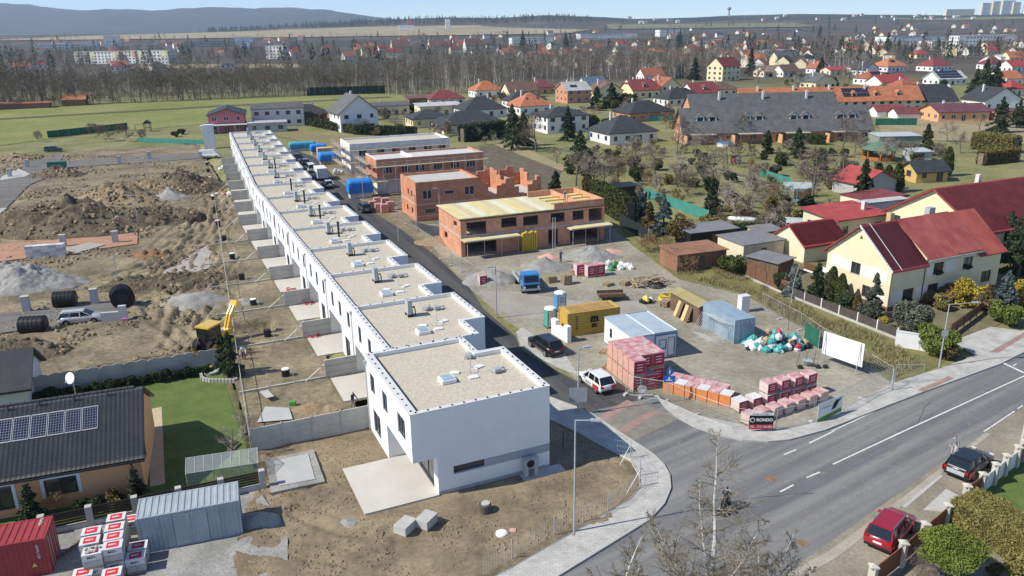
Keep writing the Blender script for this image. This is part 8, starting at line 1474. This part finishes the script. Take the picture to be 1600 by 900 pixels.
board_fence('reddish brown board fence behind the bank, by the sheds',(27.74,103.83,0),(32.96,89.78,0),1.8,RBF,WOOD); board_fence('dark board fence with pale posts along the yellow house garden',(32.96,89.78,0),(39.36,75.62,0),1.25,DKF,WPL,seg=2.6); board_fence('brown plank fence at the driveway',(44.93,76.11,0),(52.26,83.12,0),1.4,RBF,WOOD,base=False)
T=thing('meter_box','white meter cabinet pair at the end of the dark fence','cabinet',(38.40,74.11,0),-30); MB().box(0,2.2,-.3,.1,0,1.6).build('cabinet',WPL,T); MB().box(2.23,2.9,-.35,.15,0,1.1).build('small_cabinet',WPL,T); MB().box(-.02,2.22,-.33,.13,1.602,1.66).build('cap',COP,T)
# garden plants of the yellow house
for i,a in enumerate([('con',BLUES,(33.49,89.99,0),3.9,1.2,'bluish grey conifer at the start of the dark fence'),('con',FIR,(35.93,88.93,0),4.2,1.3,'dark spruce behind the dark fence'),('col',THUJA,(37.22,87.95,0),4.2,.8,'tall olive thuja column by the yellow gable'),('col',THUJA,(37.97,87.00,0),3.6,.7,'second olive thuja column by the yellow gable'),('shr',THUJA,(32.75,91.48,0),2.4,1.3,'rounded green shrub over the brown fence'),('shr',FIR,(37.73,84.39,0),2.3,1.2,'dark green rounded shrub before the yellow gable'),('col',THUJB,(38.38,83.52,0),2.2,.5,'bronze small thuja by the dark fence'),('con',GREYL,(39.52,82.03,0),5.0,1.1,'slim grey-green conifer at the house corner'),('shr',GREYL,(38.60,80.86,0),2.6,1.1,'grey-green bush below the slim conifer'),('shr',GOLD,(39.41,79.09,0),1.2,.6,'small golden shrub at the fence'),('shr',GREYL,(41.45,76.96,0),4.3,2.3,'large round grey-green tree before the yellow house'),('shr',GREENY,(41.13,71.86,0),3.0,2.0,'wide green juniper by the lamp'),('shr',THUJB,(41.99,70.41,0),1.5,.8,'small bronze bush beside the juniper'),('shr',OLIVE,(47.88,86.34,0),1.7,1.0,'clipped olive dome at the house wall'),('shr',OLIVE,(48.33,84.35,0),1.9,1.1,'olive cushion bush on the lawn'),('shr',THUJA,(51.31,88.23,0),1.8,1.0,'clipped green dome right of the house'),('shr',GOLD,(51.25,85.08,0),3.2,1.7,'large golden-leaved shrub beside the drive'),('shr',GOLD,(52.82,84.37,0),2.8,1.4,'second golden-leaved shrub beside the bronze cone'),('con',THUJB,(52.79,83.31,0),3.2,.8,'bronze cone conifer between golden shrubs'),('shr',BROWNH,(50.82,86.88,0),2.0,2.2,'brown leafy hedge bush under the right wall'),('con',BLUES,(55.16,84.05,0),4.4,1.5,'blue-grey spruce at the drive'),('shr',GOLD,(58.10,85.22,0),3.0,1.5,'golden shrub at the lane edge'),('shr',GREENY,(52.67,79.49,0),2.6,1.7,'gnarled green dwarf pine on the lawn'),('con',FIR,(64.18,96.17,0),9,3.4,'massive dark spruce right of the yellow house'),('con',FIR,(67.09,97.96,0),9,3.6,'second massive dark spruce right of the yellow house'),('con',FIR,(72.76,115.00,0),6,1.9,'dark spruce before the big red roof'),('con',FIR,(70.15,123.24,0),5.2,1.9,'dark spruce between the two red roofs'),('con',FIR,(67.15,103.92,0),6.5,2.4,'dark spruce at the right end of the patched roof')]):
    k,m_,q,h_,r_,lab=a; plant({'con':'conifer','col':'thuja','shr':'shrub'}[k],lab,{'con':'conifer','col':'thuja','shr':'shrub'}[k],q,p_conifer(200+i,m_,h_,r_,int(2500+h_*900),.13) if k=='con' else p_column(200+i,m_,r_,h_,3500,.1) if k=='col' else p_shrub(200+i,m_,r_,r_,h_,int(2600*r_),.11,18))
T=thing('weeping_bush','dark bare weeping bush at the end of the plank fence','shrub',(52.63,83.53,0)); _pp=p_bare(231,2.4,TWIGP,BARK,spread=.9,k1=34,k2=6,k3=4,clear=.6,up=-.3,tw=.03); [put(n_,me_,T) for n_,me_ in _pp]
plant('bare_tree','thin pale sapling on the grass bank before the dark fence','tree',(32.41,87.25,0),p_bare(232,5.4,TWIGG,BIRCH,spread=.25,k1=18,k2=5,k3=4,clear=.3,up=.8,tw=.02,tr=.008)); plant('bare_tree','tall thin sapling on the bank beside the site fence','tree',(29.33,78.94,0),p_bare(233,6.5,TWIGG,BARK,spread=.16,k1=14,k2=4,k3=3,clear=.4,up=.9,tw=.018,tr=.006)); plant('shrub','bare forked shrub leaning on the grass bank','shrub',(21.52,102.33,0),p_bare(234,2.8,TWIG,BARK,spread=.6,k1=12,k2=5,k3=3,clear=.2,tw=.03))
# dry grass on the bank, one mass
rs=np.random.RandomState(21); bank=[q[:2] for q in ((21.00,126.32,0),(29.08,105.00,0),(33.01,88.14,0),(38.60,74.95,0),(38.59,69.01,0),(34.61,66.27,0),(33.65,71.66,0),(31.00,80.20,0),(28.11,90.72,0),(21.56,98.29,0))]
P=rnd_in(rs,bank,26000); dn=fbm(P[:,0]/2.5,P[:,1]/2.5,3); P=P[dn>-.06]; hgt_=rs.uniform(.12,.5,len(P)); d_=norm(np.stack([rs.normal(0,.35,len(P)),rs.normal(0,.35,len(P)),np.ones(len(P))],1)); V=ribbons(rs,np.column_stack([P,np.full(len(P),.03)]),d_,hgt_,.05); put('tall_grass',npmesh('tall_grass',V,np.arange(len(V)).reshape(-1,4),[DRYG,GRSS],False,(rs.rand(len(P))<.42).astype(int)),kind='stuff')
# mid-distance trees
hedge('thuja_hedge','tall olive thuja hedge right of the brick shell',(15.26,143.54,0),(19.55,126.41,0),2.0,4.3,THUJA,size=.17,n=9000,seed=3); hedge('thuja_hedge','long low hedge before the white gabled house',(-71.66,280.13,0),(-46.91,249.60,0),2.0,2.4,THUJA,size=.3,n=6000,seed=4); hedge('thuja_hedge','tall dark hedge before the low slate bungalow',(-13.61,228.68,0),(-2.19,239.96,0),2.6,4.4,FIR,size=.35,n=6000,seed=5); hedge('clipped_hedge','clipped olive block hedge at the dry field',(118.04,202.64,0),(122.79,193.57,0),4,4,OLIVE,size=.25,n=6000,seed=6); hedge('thuja_hedge','thuja hedge below the grey terrace porches',(74.72,216.62,0),(84.14,213.16,0),1.4,2.4,THUJA,size=.2,n=4000,seed=7); hedge('clipped_hedge','long yellowish clipped hedge by the allotments',(105.40,178.15,0),(116.12,182.54,0),2,3,THUJB,size=.2,n=4000,seed=8); hedge('laurel_hedge','mixed green hedge beyond the white gabled house',(-46.91,249.60,0),(-28.32,242.93,0),2.2,2.6,LAUR,size=.3,n=6000,seed=9)
MT=[('con',FIR,(0.71,212.30,0),11.5,4.2,'large dark spruce beside the birch at the ploughed plot'),('con',FIR,(3.73,219.16,0),9,3.4,'second dark spruce beside the birch'),('con',FIR,(16.45,228.08,0),9.5,3,'dark spruce before the white two-storey house'),('con',PINE,(15.87,180.89,0),8.5,4.6,'broad dark pine behind the brick shells'),('con',BLUES,(21.86,131.76,0),5,1.6,'blue spruce next to the thuja hedge'),('con',BLUES,(23.49,119.47,0),6,2.3,'broad blue spruce above the garden plots'),('con',THUJB,(22.16,124.51,0),4.2,1.7,'bronze conifer between two blue spruces'),('shr',THUJB,(25.10,114.78,0),4.4,2.2,'bronzed bushy conifer before the rusty garage'),('shr',OLIVE,(31.68,122.23,0),3,1.8,'olive bushy conifer by the old apple tree'),('con',FIR,(33.81,130.98,0),6.5,1.7,'dark spruce behind the open shed'),('con',FIR,(62.04,138.10,0),8,2.2,'blue-grey tall spruce beside the red hut'),('col',THUJA,(73.61,149.88,0),5.4,1.1,'olive thuja column by the red hut'),('col',THUJA,(72.94,152.45,0),4.6,1.0,'second olive thuja column by the red hut'),('col',THUJA,(72.81,156.40,0),4.4,1.0,'third olive thuja column by the red hut'),('col',THUJA,(91.35,165.58,0),6,1.0,'slim cypress on the allotment lawn'),('con',FIR,(108.46,208.22,0),5.5,2,'small spruce at the dry field'),('con',FIR,(140.52,230.79,0),10,4,'tall dark spruce at the dry field hedge'),('con',PINE,(69.07,191.70,0),7,2.6,'green spruce below the terrace porches'),('con',PINE,(64.18,199.32,0),5.5,2.0,'small spruce below the terrace porches'),('con',FIR,(199.52,343.14,0),15,5.2,'large dark spruce group by the solar-roofed house'),('con',FIR,(203.68,342.40,0),14,5,'second large dark spruce by the solar-roofed house'),('con',FIR,(199.64,349.66,0),11,4,'third dark spruce by the solar-roofed house'),('con',FIR,(150.85,513.83,0),16,4,'tall dark spruce at the three-storey yellow house'),('con',FIR,(108.40,479.54,0),12,4.4,'dark spruce left of the three-storey yellow house'),('con',BLUES,(103.79,499.04,0),9,3.4,'bluish spruce left of the three-storey yellow house'),('con',FIR,(195.77,516.21,0),10,3.6,'dark spruce before the small orange gable'),('con',FIR,(380.08,832.70,0),20,5,'tall far spruce in the town edge'),('con',FIR,(584.32,1564.82,0),26,7,'very tall dark spruce in the far town'),('con',FIR,(20.27,1168.13,0),26,8,'dark round spruce at the far town edge'),('con',FIR,(70.76,1025.47,0),22,8,'dark broad spruce at the far town edge'),('con',FIR,(236.64,1147.85,0),24,7,'dark tall spruce in the middle far town'),('con',FIR,(152.21,241.56,0),8,3,'dark conifer at the lane end'),('con',PINE,(34.18,318.52,0),8,4,'green spruce by the terracotta house'),('con',FIR,(40.48,322.77,0),9,4.5,'dark yew clump by the terracotta house'),('shr',LAUR,(47.44,327.06,0),5,4,'dark shrub clump before the dark red mansard'),('col',THUJA,(100.85,192.65,0),4,1.2,'clipped cypress at the allotment gate'),('shr',GOLD,(37.34,117.09,0),2.2,1.4,'golden bush between the sheds'),('shr',THUJA,(29.07,98.47,0),2.6,1.3,'green thuja bush at the rusty garage'),('shr',THUJA,(28.20,99.94,0),2.4,1.1,'yellowish thuja at the rusty garage end'),('shr',LAUR,(35.61,117.19,0),2.4,2.0,'dark green bush behind the felt-roofed shed'),('shr',LAUR,(41.15,120.83,0),2.2,3.0,'dense evergreen mass before the polytunnel'),('col',THUJB,(15.10,154.28,0),3.4,1.0,'yellow-green thuja beside the brick shell'),('con',FIR,(8.85,154.75,0),4,1.6,'dark conifer behind the jagged brick walls')]
for i,(k,m_,q,h_,r_,lab) in enumerate(MT):
    sz=.14 if q[1]<130 else .24 if q[1]<260 else .5
    plant({'con':'conifer','col':'thuja','shr':'shrub'}[k],lab,{'con':'conifer','col':'thuja','shr':'shrub'}[k],q,p_conifer(300+i,m_,h_,r_,int(4500 if q[1]<260 else 2200),sz) if k=='con' else p_column(300+i,m_,r_,h_,2500,sz) if k=='col' else p_shrub(300+i,m_,r_,r_,h_,3000,sz,18))
orch=[p_bare(400+k,5.0,[TWIG,TWIGP,TWIGG][k%3],BARK,spread=.62,k1=16,k2=7,k3=6,k4=2,clear=.28,up=.25,side=.6,tw=.035,tr=.03) for k in range(4)]
OT=[((31.37,204.71,0),.9,'at the green lawn behind the pine'),((26.64,170.97,0),1.2,'with dark trunk on the lawn by the tan bush'),((45.13,194.97,0),1.5,'spreading wide beside the allotment path'),((50.02,183.13,0),1.2,'beside the small red hut'),((42.21,201.48,0),1.0,'at the head of the allotment path'),((30.12,163.24,0),1.4,'on the slope above the green netting'),((33.46,158.12,0),1.3,'in the middle of the orchard lawn'),((33.73,149.78,0),1.0,'with a white nesting box on the orchard lawn'),((36.27,142.07,0),1.9,'large and dense at the teal netting'),((18.46,154.03,0),1.5,'in the grey thicket behind the hedge'),((16.30,157.44,0),1.3,'grey and dense behind the brick shell'),((13.39,161.05,0),1.4,'in the grey thicket beside the pine'),((21.63,159.04,0),1.2,'right of the grey thicket'),((52.32,135.65,0),2.2,'big and old above the blue trampoline'),((36.10,126.26,0),1.4,'pale and pruned beside the dark shed'),((40.16,130.57,0),1.4,'pale and pruned near the boat'),((45.44,132.62,0),1.2,'ochre-twigged near the polytunnel'),((80.86,194.58,0),1.9,'large and spreading below the grey terrace'),((86.13,181.66,0),1.2,'before the gazebo'),((89.92,181.32,0),1.0,'between the gazebo and the grey hut'),((82.43,190.44,0),1.2,'beside the gazebo'),((50.74,206.11,0),1.0,'behind the spreading path tree'),((32.91,192.17,0),.9,'small on the allotment lawn'),((11.06,188.48,0),.8,'small by the dry bank'),((137.69,235.57,0),1.0,'small at the dry field'),((81.51,267.86,0),1.1,'by the terrace gable'),((117.29,214.55,0),1.1,'low at the dry field edge'),((63.96,220.31,0),1.5,'before the terrace gable'),((45.98,218.44,0),1.4,'before the black pyramid roof'),((6.90,209.38,0),2.0,'tall and pale between the spruces'),((96.56,224.62,0),1.6,'in front of the last terrace porch'),((110.08,194.82,0),1.0,'by the yellowish hedge'),((-19.46,254.30,0),1.0,'before the slate bungalow'),((-66.39,283.32,0),1.1,'beside the dark bungalow'),((-35.89,256.26,0),1.0,'before the yellow bungalow')]
for i,(q,s,lab) in enumerate(OT): plant('fruit_tree','bare fruit tree '+lab,'tree',q,orch[i%4],s,i*77)
plant('shrub','large round tan-twigged bush behind the brick shell','shrub',(21.67,160.40,0),p_bare(410,5.5,TWIGT,TWIGT,spread=.5,k1=40,k2=7,k3=5,clear=.05,up=.5,tw=.05,tr=.012)); plant('shrub','pale dry grass clump beside the blue pool','shrub',(23.91,146.34,0),p_bare(411,3.2,DRYG,DRYG,spread=.4,k1=40,k2=5,k3=3,clear=.0,up=1.2,tw=.05,tr=.01)); plant('shrub','russet bare bush at the teal netting','shrub',(27.31,142.70,0),p_bare(412,2.8,TWIGP,BARK,spread=.5,k1=30,k2=6,k3=4,clear=.0,tw=.05,tr=.012)); plant('shrub','tan bramble thicket at the foot of the bank','shrub',(19.48,110.80,0),p_bare(413,2.4,TWIGT,BARK,spread=.8,k1=40,k2=6,k3=5,clear=.0,tw=.035,tr=.01)); plant('shrub','brown bramble thicket on the bank by the rusty garage','shrub',(22.79,100.21,0),p_bare(414,2.0,TWIGT,BARK,spread=.9,k1=40,k2=6,k3=5,clear=.0,tw=.03,tr=.01))
birch_m=p_bare(420,1.0,TWIGG,BIRCH,spread=.22,k1=18,k2=6,k3=5,tr=.009,clear=.25,up=.9,tw=.0045)
for i,q in enumerate(((203.86,500.27,0),(201.51,487.75,0),(201.57,481.43,0),(199.03,469.89,0),(208.40,486.04,0),(232.37,587.45,0),(242.41,603.60,0),(185.76,621.37,0),(188.41,620.54,0),(188.70,610.43,0),(317.26,722.05,0))): plant('birch','tall slim white birch in the clump by the crimson roof' if i<5 else 'slim pale birch at the edge of the far houses','tree',q,birch_m,15. if i<5 else 13.,i*60,'birch clump' if i<5 else 'birches at the far houses')
plant('bare_tree','broad bare tree beneath the birch clump','tree',(163.32,393.62,0),orch[0],2.4); plant('bare_tree','tan leafless hedge tree by the yellow gable roof','tree',(143.56,406.04,0),orch[2],1.6); plant('bare_tree','round bare tree right of the three-storey yellow house','tree',(135.68,445.66,0),orch[1],2.2)

# ---------------------------------------------------------------- garden undergrowth and loose clods
rs=np.random.RandomState(91)
bushes=[p_bare(600+k,2.2,[TWIG,TWIGP,TWIGT,TWIGG][k],BARK,spread=.6,k1=30,k2=6,k3=5,clear=.02,up=.5,tw=.045,tr=.012) for k in range(4)]; ever=[p_shrub(610+k,m_,1.1,1.0,1.9,1800,.16) for k,m_ in enumerate((THUJA,LAUR,OLIVE,GREYL))]
BN=['grey bare bush','purple-brown bare bush','tan bare bush','pale bare bush']; EN=['olive evergreen bush','dark evergreen bush','yellowish evergreen bush','grey-green evergreen bush']
for nm,poly,n_,where in (('a',[(9.27,183.22,0),(34.73,213.52,0),(45.69,201.14,0),(34.76,135.82,0),(23.45,141.87,0),(13.48,154.41,0)],40,'in the orchard behind the thuja hedge'),('b',[(44.30,210.18,0),(70.68,198.69,0),(61.73,150.77,0),(44.59,135.16,0),(36.01,140.99,0)],36,'on the allotments beside the path'),('c',[(71.97,207.35,0),(111.40,203.32,0),(92.90,165.45,0),(65.31,150.50,0),(57.95,157.56,0)],38,'on the allotments below the grey terrace'),('d',[(33.67,135.90,0),(51.79,139.89,0),(54.03,122.96,0),(42.69,113.76,0),(32.96,120.11,0)],40,'between the garden sheds'),('e',[(-47.48,252.80,0),(0.73,251.90,0),(9.47,222.31,0),(-6.46,220.22,0),(-37.49,239.59,0)],22,'behind the white shell'),('f',[(-22.15,291.68,0),(65.46,326.95,0),(53.15,253.75,0),(19.35,234.65,0),(0.77,260.19,0)],34,'between the dark-roofed bungalows'),('g',[(121.07,402.00,0),(218.94,346.19,0),(292.19,465.15,0),(161.23,511.18,0)],34,'between the eastern houses'),('h',[(-74.35,288.33,0),(-25.71,341.36,0),(1.34,385.35,0),(-3.91,311.73,0),(-32.76,264.31,0)],22,'between the western houses')):
    for x,y in rnd_in(rs,[p_[:2] for p_ in poly],n_):
        k=rs.randint(4); ev=rs.rand()<.5; plant('garden_bush',(EN[k] if ev else BN[k])+' '+where,'shrub',(x,y,0),ever[k] if ev else bushes[k],float(rs.uniform(.7,1.6)*(1.3 if nm in 'efgh' else 1)),float(rs.uniform(0,360)),'garden bushes '+where)
def clods(name,n,sampler,s0,s1,mats,seed):
    r_=np.random.RandomState(seed); P,Zb=sampler(r_,n); n=len(P); base=np.array([(-1,-1,-.3),(1,-1,-.3),(1,1,-.3),(-1,1,-.3),(-.6,-.6,.7),(.6,-.7,.6),(.7,.6,.8),(-.6,.7,.6)]); s=r_.uniform(s0,s1,(n,1,1))*r_.uniform(.6,1.3,(n,1,3)); V=base[None]*s*(1+.25*r_.normal(0,1,(n,8,3))); a=r_.uniform(0,6.28,n); c_,s_=np.cos(a)[:,None],np.sin(a)[:,None]
    X_=V[...,0]*c_-V[...,1]*s_+P[:,0:1]; Y_=V[...,0]*s_+V[...,1]*c_+P[:,1:2]; Z_=V[...,2]+Zb[:,None]; V=np.stack([X_,Y_,Z_],-1).reshape(-1,3); F=np.array([(4,5,6,7),(0,1,5,4),(1,2,6,5),(2,3,7,6),(3,0,4,7)]); f=(F[None]+8*np.arange(n)[:,None,None]).reshape(-1,4); put(name,npmesh(name,V,f,mats,False,np.repeat(r_.randint(0,len(mats),n),5)),kind='stuff')
from mathutils.bvhtree import BVHTree
def on_surface(objs,poly,cl=.0,sc_=6.):
    V=[];F=[]
    for o in objs:
        M=o.matrix_basis; k=len(V); V+=[M@v.co for v in o.data.vertices]; F+=[tuple(k+i for i in p_.vertices) for p_ in o.data.polygons]
    bv=BVHTree.FromPolygons(V,F)
    def f(r_,n):
        q=rnd_in(r_,[p_[:2] for p_ in poly],n); q=q[fbm(q[:,0]/sc_,q[:,1]/sc_,3)>cl]; z=[]; keep=[]
        for i,(x,y) in enumerate(q):
            h=bv.ray_cast(Vector((x,y,30)),Vector((0,0,-1)))[0]; 
            if h is not None: z.append(h.z); keep.append(i)
        return q[keep],np.array(z)
    return f
hp=[o for o in bpy.data.objects if o.parent is None and o.type=='MESH' and o.name.split('.')[0] in('soil_heap','bare_soil')]
SITE=[(-139.68,219.33,0),(-77.47,202.48,0),(-52.57,141.71,0),(-38.47,101.85,0),(-28.96,76.74,0),(-32.36,74.32,0),(-40.63,71.45,0),(-47.92,68.05,0),(-55.64,74.38,0),(-81.20,113.56,0),(-111.31,163.80,0)]
clods('soil_clods',9000,on_surface(hp,SITE,.02),.08,.32,[SOILD,SOILL,DIRT],5); clods('soil_clods',5000,on_surface([o for o in hp if o.name!='bare_soil'],SITE,-1),.1,.4,[SOILD,SOILD,SOILL],6)
fy=[o for o in bpy.data.objects if o.name=='front_yard_soil']; clods('soil_clods',3000,on_surface(fy,[(-19.61,53.39,0),(-12.33,56.12,0),(-4.59,47.05,0),(2.56,50.09,0),(8.71,54.49,0),(8.84,49.08,0),(3.46,43.61,0),(-6.32,39.47,0),(-16.25,39.69,0),(-17.33,43.11,0)],-.02,3),.02,.085,[MATS['yard_soil']],7)

# ---------------------------------------------------------------- far side of the main road
T=car('dark red crossover parked on the verge by the brown gate',(23.68,42.91,0),45,'suv',4.4,1.86,1.62,RD,rails=True); T=car('black sporty hatchback with silver tail and red decals on the verge',(32.96,50.72,0),38,'hatch',4.5,1.86,1.5,BK)
o=MB().slab([(-2.2,-.62,.98),(-1.75,-.60,1.0),(-1.75,.60,1.0),(-2.2,.62,.98)],.03).build('silver_tailgate',SV,T); MB().box(-2.29,-2.255,-.6,.6,.5,.8).build('silver_bumper',SV,T); [MB().box(-2.2,-1.4,s*.935-.012,s*.935+.012,.4,.85).build('red_decal',MATS['paint_decal_red'],T) for s in (-1,1)]
person('man in grey shirt and light trousers standing beside the black hatchback',(32.86,52.63,0),-40,GRY,mat('light_trousers',(.5,.48,.44),.9,.05,3),'work')
# motorcycle with rider
T=thing('motorcycle','dark motorcycle turning at the junction','motorcycle',(14.07,46.04,0),62); [MB().tube([(x,-.07,.31),(x,.07,.31)],.31,16).build('wheel',TYRE,T) for x in (-.7,.7)]; MB().side([(-.75,.55),(.3,.5),(.55,.95),(.1,1.05),(-.3,.85),(-.8,.95)],-.16,.16).build('body',BK,T); MB().side([(.4,.75),(.75,.75),(.7,1.2),(.5,1.25)],-.2,.2).build('fairing',SV,T); MB().tube([(.5,-.36,1.1),(.45,0,1.12),(.5,.36,1.1)],.02,5).build('handlebar',BLK,T); MB().tube([(.7,0,.31),(.48,0,1.05)],.05,5).build('fork',STEEL,T); MB().tube([(-.1,.2,.35),(-.8,.22,.5)],.06,6).build('exhaust',STEEL,T)
q=(14.07,46.04,0); o=person('motorcycle rider in black leathers and dark helmet',(q[0]-.1,q[1]-.2,.0),62+90,BLK,BLK,'ride',head=BLK)
# gates, pillars, hedge and clipped tree
GW=mat('gate_wood',(.22,.085,.04),.7,.2,2); PIL=mat('pillar_plaster',(.50,.47,.40),.9,.1,1)
def plank_run(lab,p,q,h,m,horizontal=False,name='wooden_gate',cat='gate'):
    L=math.hypot(q[0]-p[0],q[1]-p[1]); T=thing(name,lab,cat,p,math.degrees(math.atan2(q[1]-p[1],q[0]-p[0])))
    if horizontal:
        for k in range(6): MB().box(.05,L-.05,-.03,.03,.12+k*h/6.4,.12+k*h/6.4+h/6.4-.03).build('plank',m,T)
    else:
        n_=int(L/.2); [MB().box(.04+i*(L-.08)/n_,.04+(i+1)*(L-.08)/n_-.015,-.03,.03,.1,h).build('plank',m,T) for i in range(n_)]
    [MB().box(.05,L-.05,.032,.07,z,z+.1).build('rail',m,T) for z in (.3,h-.25)]
def pillar(lab,p,h=1.6):
    T=thing('gate_pillar',lab,'pillar',p,40,'plastered gate pillars'); MB().box(-.2,.2,-.2,.2,0,h).build('shaft',PIL,T); MB().lathe([(.36,h+.002),(.36,h+.08),(.05,h+.2)],4).build('cap',PIL,T)
ps=[(20.31,37.92,0),(23.02,40.03,0),(25.25,41.89,0),(27.65,43.83,0)]; pn=['plastered pillar at the lower end of the brown plank fence','plastered pillar with pale cap behind the dark red crossover','plastered pillar between crossover and clipped tree','plastered pillar at the hedge corner']
for p_,l_ in zip(ps,pn): pillar(l_,p_)
for i in range(3): plank_run(['brown horizontal plank fence behind the crossover tail','brown horizontal plank fence beside the crossover','brown plank gate next to the hedge corner'][i],ps[i],ps[i+1],1.45,GW,i<2,'plank_fence' if i<2 else 'wooden_gate','fence' if i<2 else 'gate')
ps=[(30.07,46.00,0),(31.94,47.41,0),(33.54,48.66,0),(34.97,49.80,0),(36.51,50.97,0),(37.50,51.76,0),(39.95,53.76,0)]; pn=['pillar beside the brown gate at the concrete apron','first pillar of the white panel fence','second pillar of the white panel fence','third pillar of the white panel fence','fourth pillar of the white panel fence','pillar at the upper brown gate','pillar at the lane side']
for p_,l_ in zip(ps,pn): pillar(l_,p_)
plank_run('brown double gate at the concrete apron',ps[0],ps[1],1.5,GW)
for i in range(1,4): plank_run(['white panel fence bay next to the brown gate','white panel fence bay with a round tub','white panel fence bay behind the black hatchback'][i-1],ps[i],ps[i+1],1.3,WPL,False,'panel_fence','fence')
plank_run('upper brown gate beyond the black hatchback',ps[4],ps[5],1.5,GW); plank_run('white panel fence at the lane side',ps[5],ps[6],1.3,WPL,False,'panel_fence','fence')
hedge('clipped_hedge','wide clipped olive hedge behind the brown plank gate',(29.04,44.57,0),(31.41,40.07,0),2.6,1.9,OLIVE,size=.055,n=60000,seed=12)
T=thing('garden_wall','pale concrete kerb wall behind the olive hedge','wall',(30.03,45.86,0),-28); [MB().box(i*2.0,i*2.0+1.97,-.15,.15,0,.5).build('block',PAVE,T) for i in range(5)]
plant('clipped_tree','round clipped yellow-green tree on a bare stem','tree',(25.08,38.76,0),p_shrub(500,GREENY,1.75,1.7,3.1,34000,.052,40,1.2,.42)); plant('shrub','round clipped bush at the foot of the olive hedge','shrub',(29.51,38.66,0),p_shrub(501,OLIVE,1.1,1.1,1.7,4000,.08)); plant('shrub','low purple bare bush under the clipped tree','shrub',(23.52,39.08,0),p_bare(502,1.5,TWIGP,BARK,spread=.7,k1=36,k2=6,k3=5,clear=.0,tw=.012,tr=.012)); plant('shrub','small round bush beside the garden path','shrub',(28.01,38.98,0),p_shrub(503,THUJB,.5,.5,.8,1500,.06))
T=thing('utility_pole','grey concrete utility pole at the lane side fence','pole',(38.03,52.86,0)); MB().tube([(0,0,0),(0,0,8.5)],[.16,.1],8).build('shaft',CONC,T); MB().box(-.6,.6,-.05,.05,8.0,8.15).build('crossarm',STEEL,T)
# birches at the roadside in front
def big_birch(label,loc,seed,h,leaders,spread,rz=0):
    rs=np.random.RandomState(seed); Tq=[];Cq=[]; z0=0
    pts=[np.array([0,0,0.])]
    for i in range(6): pts.append(pts[-1]+np.array([rs.normal(0,.05),rs.normal(0,.05),h*.075]))
    pts=np.array(pts); D_=np.diff(pts,axis=0); L=np.linalg.norm(D_,axis=1); r=np.linspace(.24,.16,7); Tq.append(prisms(pts[:-1],norm(D_),L*1.02,r[:-1],r[1:],8))
    for k in range(leaders):
        a=2*np.pi*k/leaders+rs.uniform(-.4,.4); lean=0 if k==0 else rs.uniform(.35,.75)*spread; d=norm(np.array([math.cos(a)*lean,math.sin(a)*lean,1.])); s=pts[-1] if k<2 else pts[4+(k%2)]; hh=h*(.56 if k==0 else rs.uniform(.33,.46)); p_=[s]; n_=9
        for i in range(n_): d=norm(d+rs.normal(0,.06,3)+np.array([0,0,.05])); p_.append(p_[-1]+d*hh/n_)
        p_=np.array(p_); D_=np.diff(p_,axis=0); L=np.linalg.norm(D_,axis=1); r=np.linspace(.125 if k==0 else .085,.008,n_+1); Tq.append(prisms(p_[:-1],norm(D_),L*1.03,r[:-1],r[1:],6))
        m_=34; t=rs.uniform(.1,1,m_)*n_; i=np.minimum(t.astype(int),n_-1); S=p_[i]+(t-i)[:,None]*D_[i]; az=rs.uniform(0,6.28,m_); dd=norm(np.stack([np.cos(az),np.sin(az),rs.uniform(.35,1.1,m_)],1)); ll=hh*.30*(1.15-t/n_)*rs.uniform(.7,1.2,m_); Cq.append(prisms(S,dd,ll,np.full(m_,.026),np.full(m_,.008),3))
        S2,d2,l2=spawn(rs,S,dd,ll,7,.6,.15,1,.45,.05); Cq.append(ribbons(rs,S2,d2,l2,.022)); S3,d3,l3=spawn(rs,S2,d2,l2,5,.65,.2,1,.5,-.1); Cq.append(ribbons(rs,S3,d3,l3,.017))
    T=thing('birch',label,'tree',loc,rz); put('trunk',quads('trunk',np.concatenate(Tq),BIRCH,True),T); put('crown',quads('crown',np.concatenate(Cq),TWIG),T); return T
big_birch('white-stemmed bare birch with forked leaders at the near roadside',(8.6,29.6),7,15.0,7,1.0,40); big_birch('smaller bare birch left of the forked white one at the roadside',(4.6,29.8),8,10.6,4,1.2,120); big_birch('small spreading bare tree right of the forked white birch',(11.9,30.6),9,9.8,4,1.4,200); big_birch('low bare tree with dark twigs between the roadside birches',(10.6,28.4),12,9.6,4,1.4,10)

# ---------------------------------------------------------------- the air
hm=bpy.data.materials.new('haze'); hm.use_nodes=True; nt=hm.node_tree; nt.nodes.remove(nt.nodes['Principled BSDF']); pv=nt.nodes.new('ShaderNodeVolumePrincipled')
pv.inputs['Color'].default_value=(.62,.79,1,1); pv.inputs['Density'].default_value=8e-5; pv.inputs['Anisotropy'].default_value=.1; nt.links.new(pv.outputs[0],nt.nodes['Material Output'].inputs['Volume'])
MB().box(-17500,17500,-400,12900,-6,480).build('haze',hm,None,kind='stuff')

bpy.data.scenes.remove(_sc2)
bpy.context.view_layer.update()
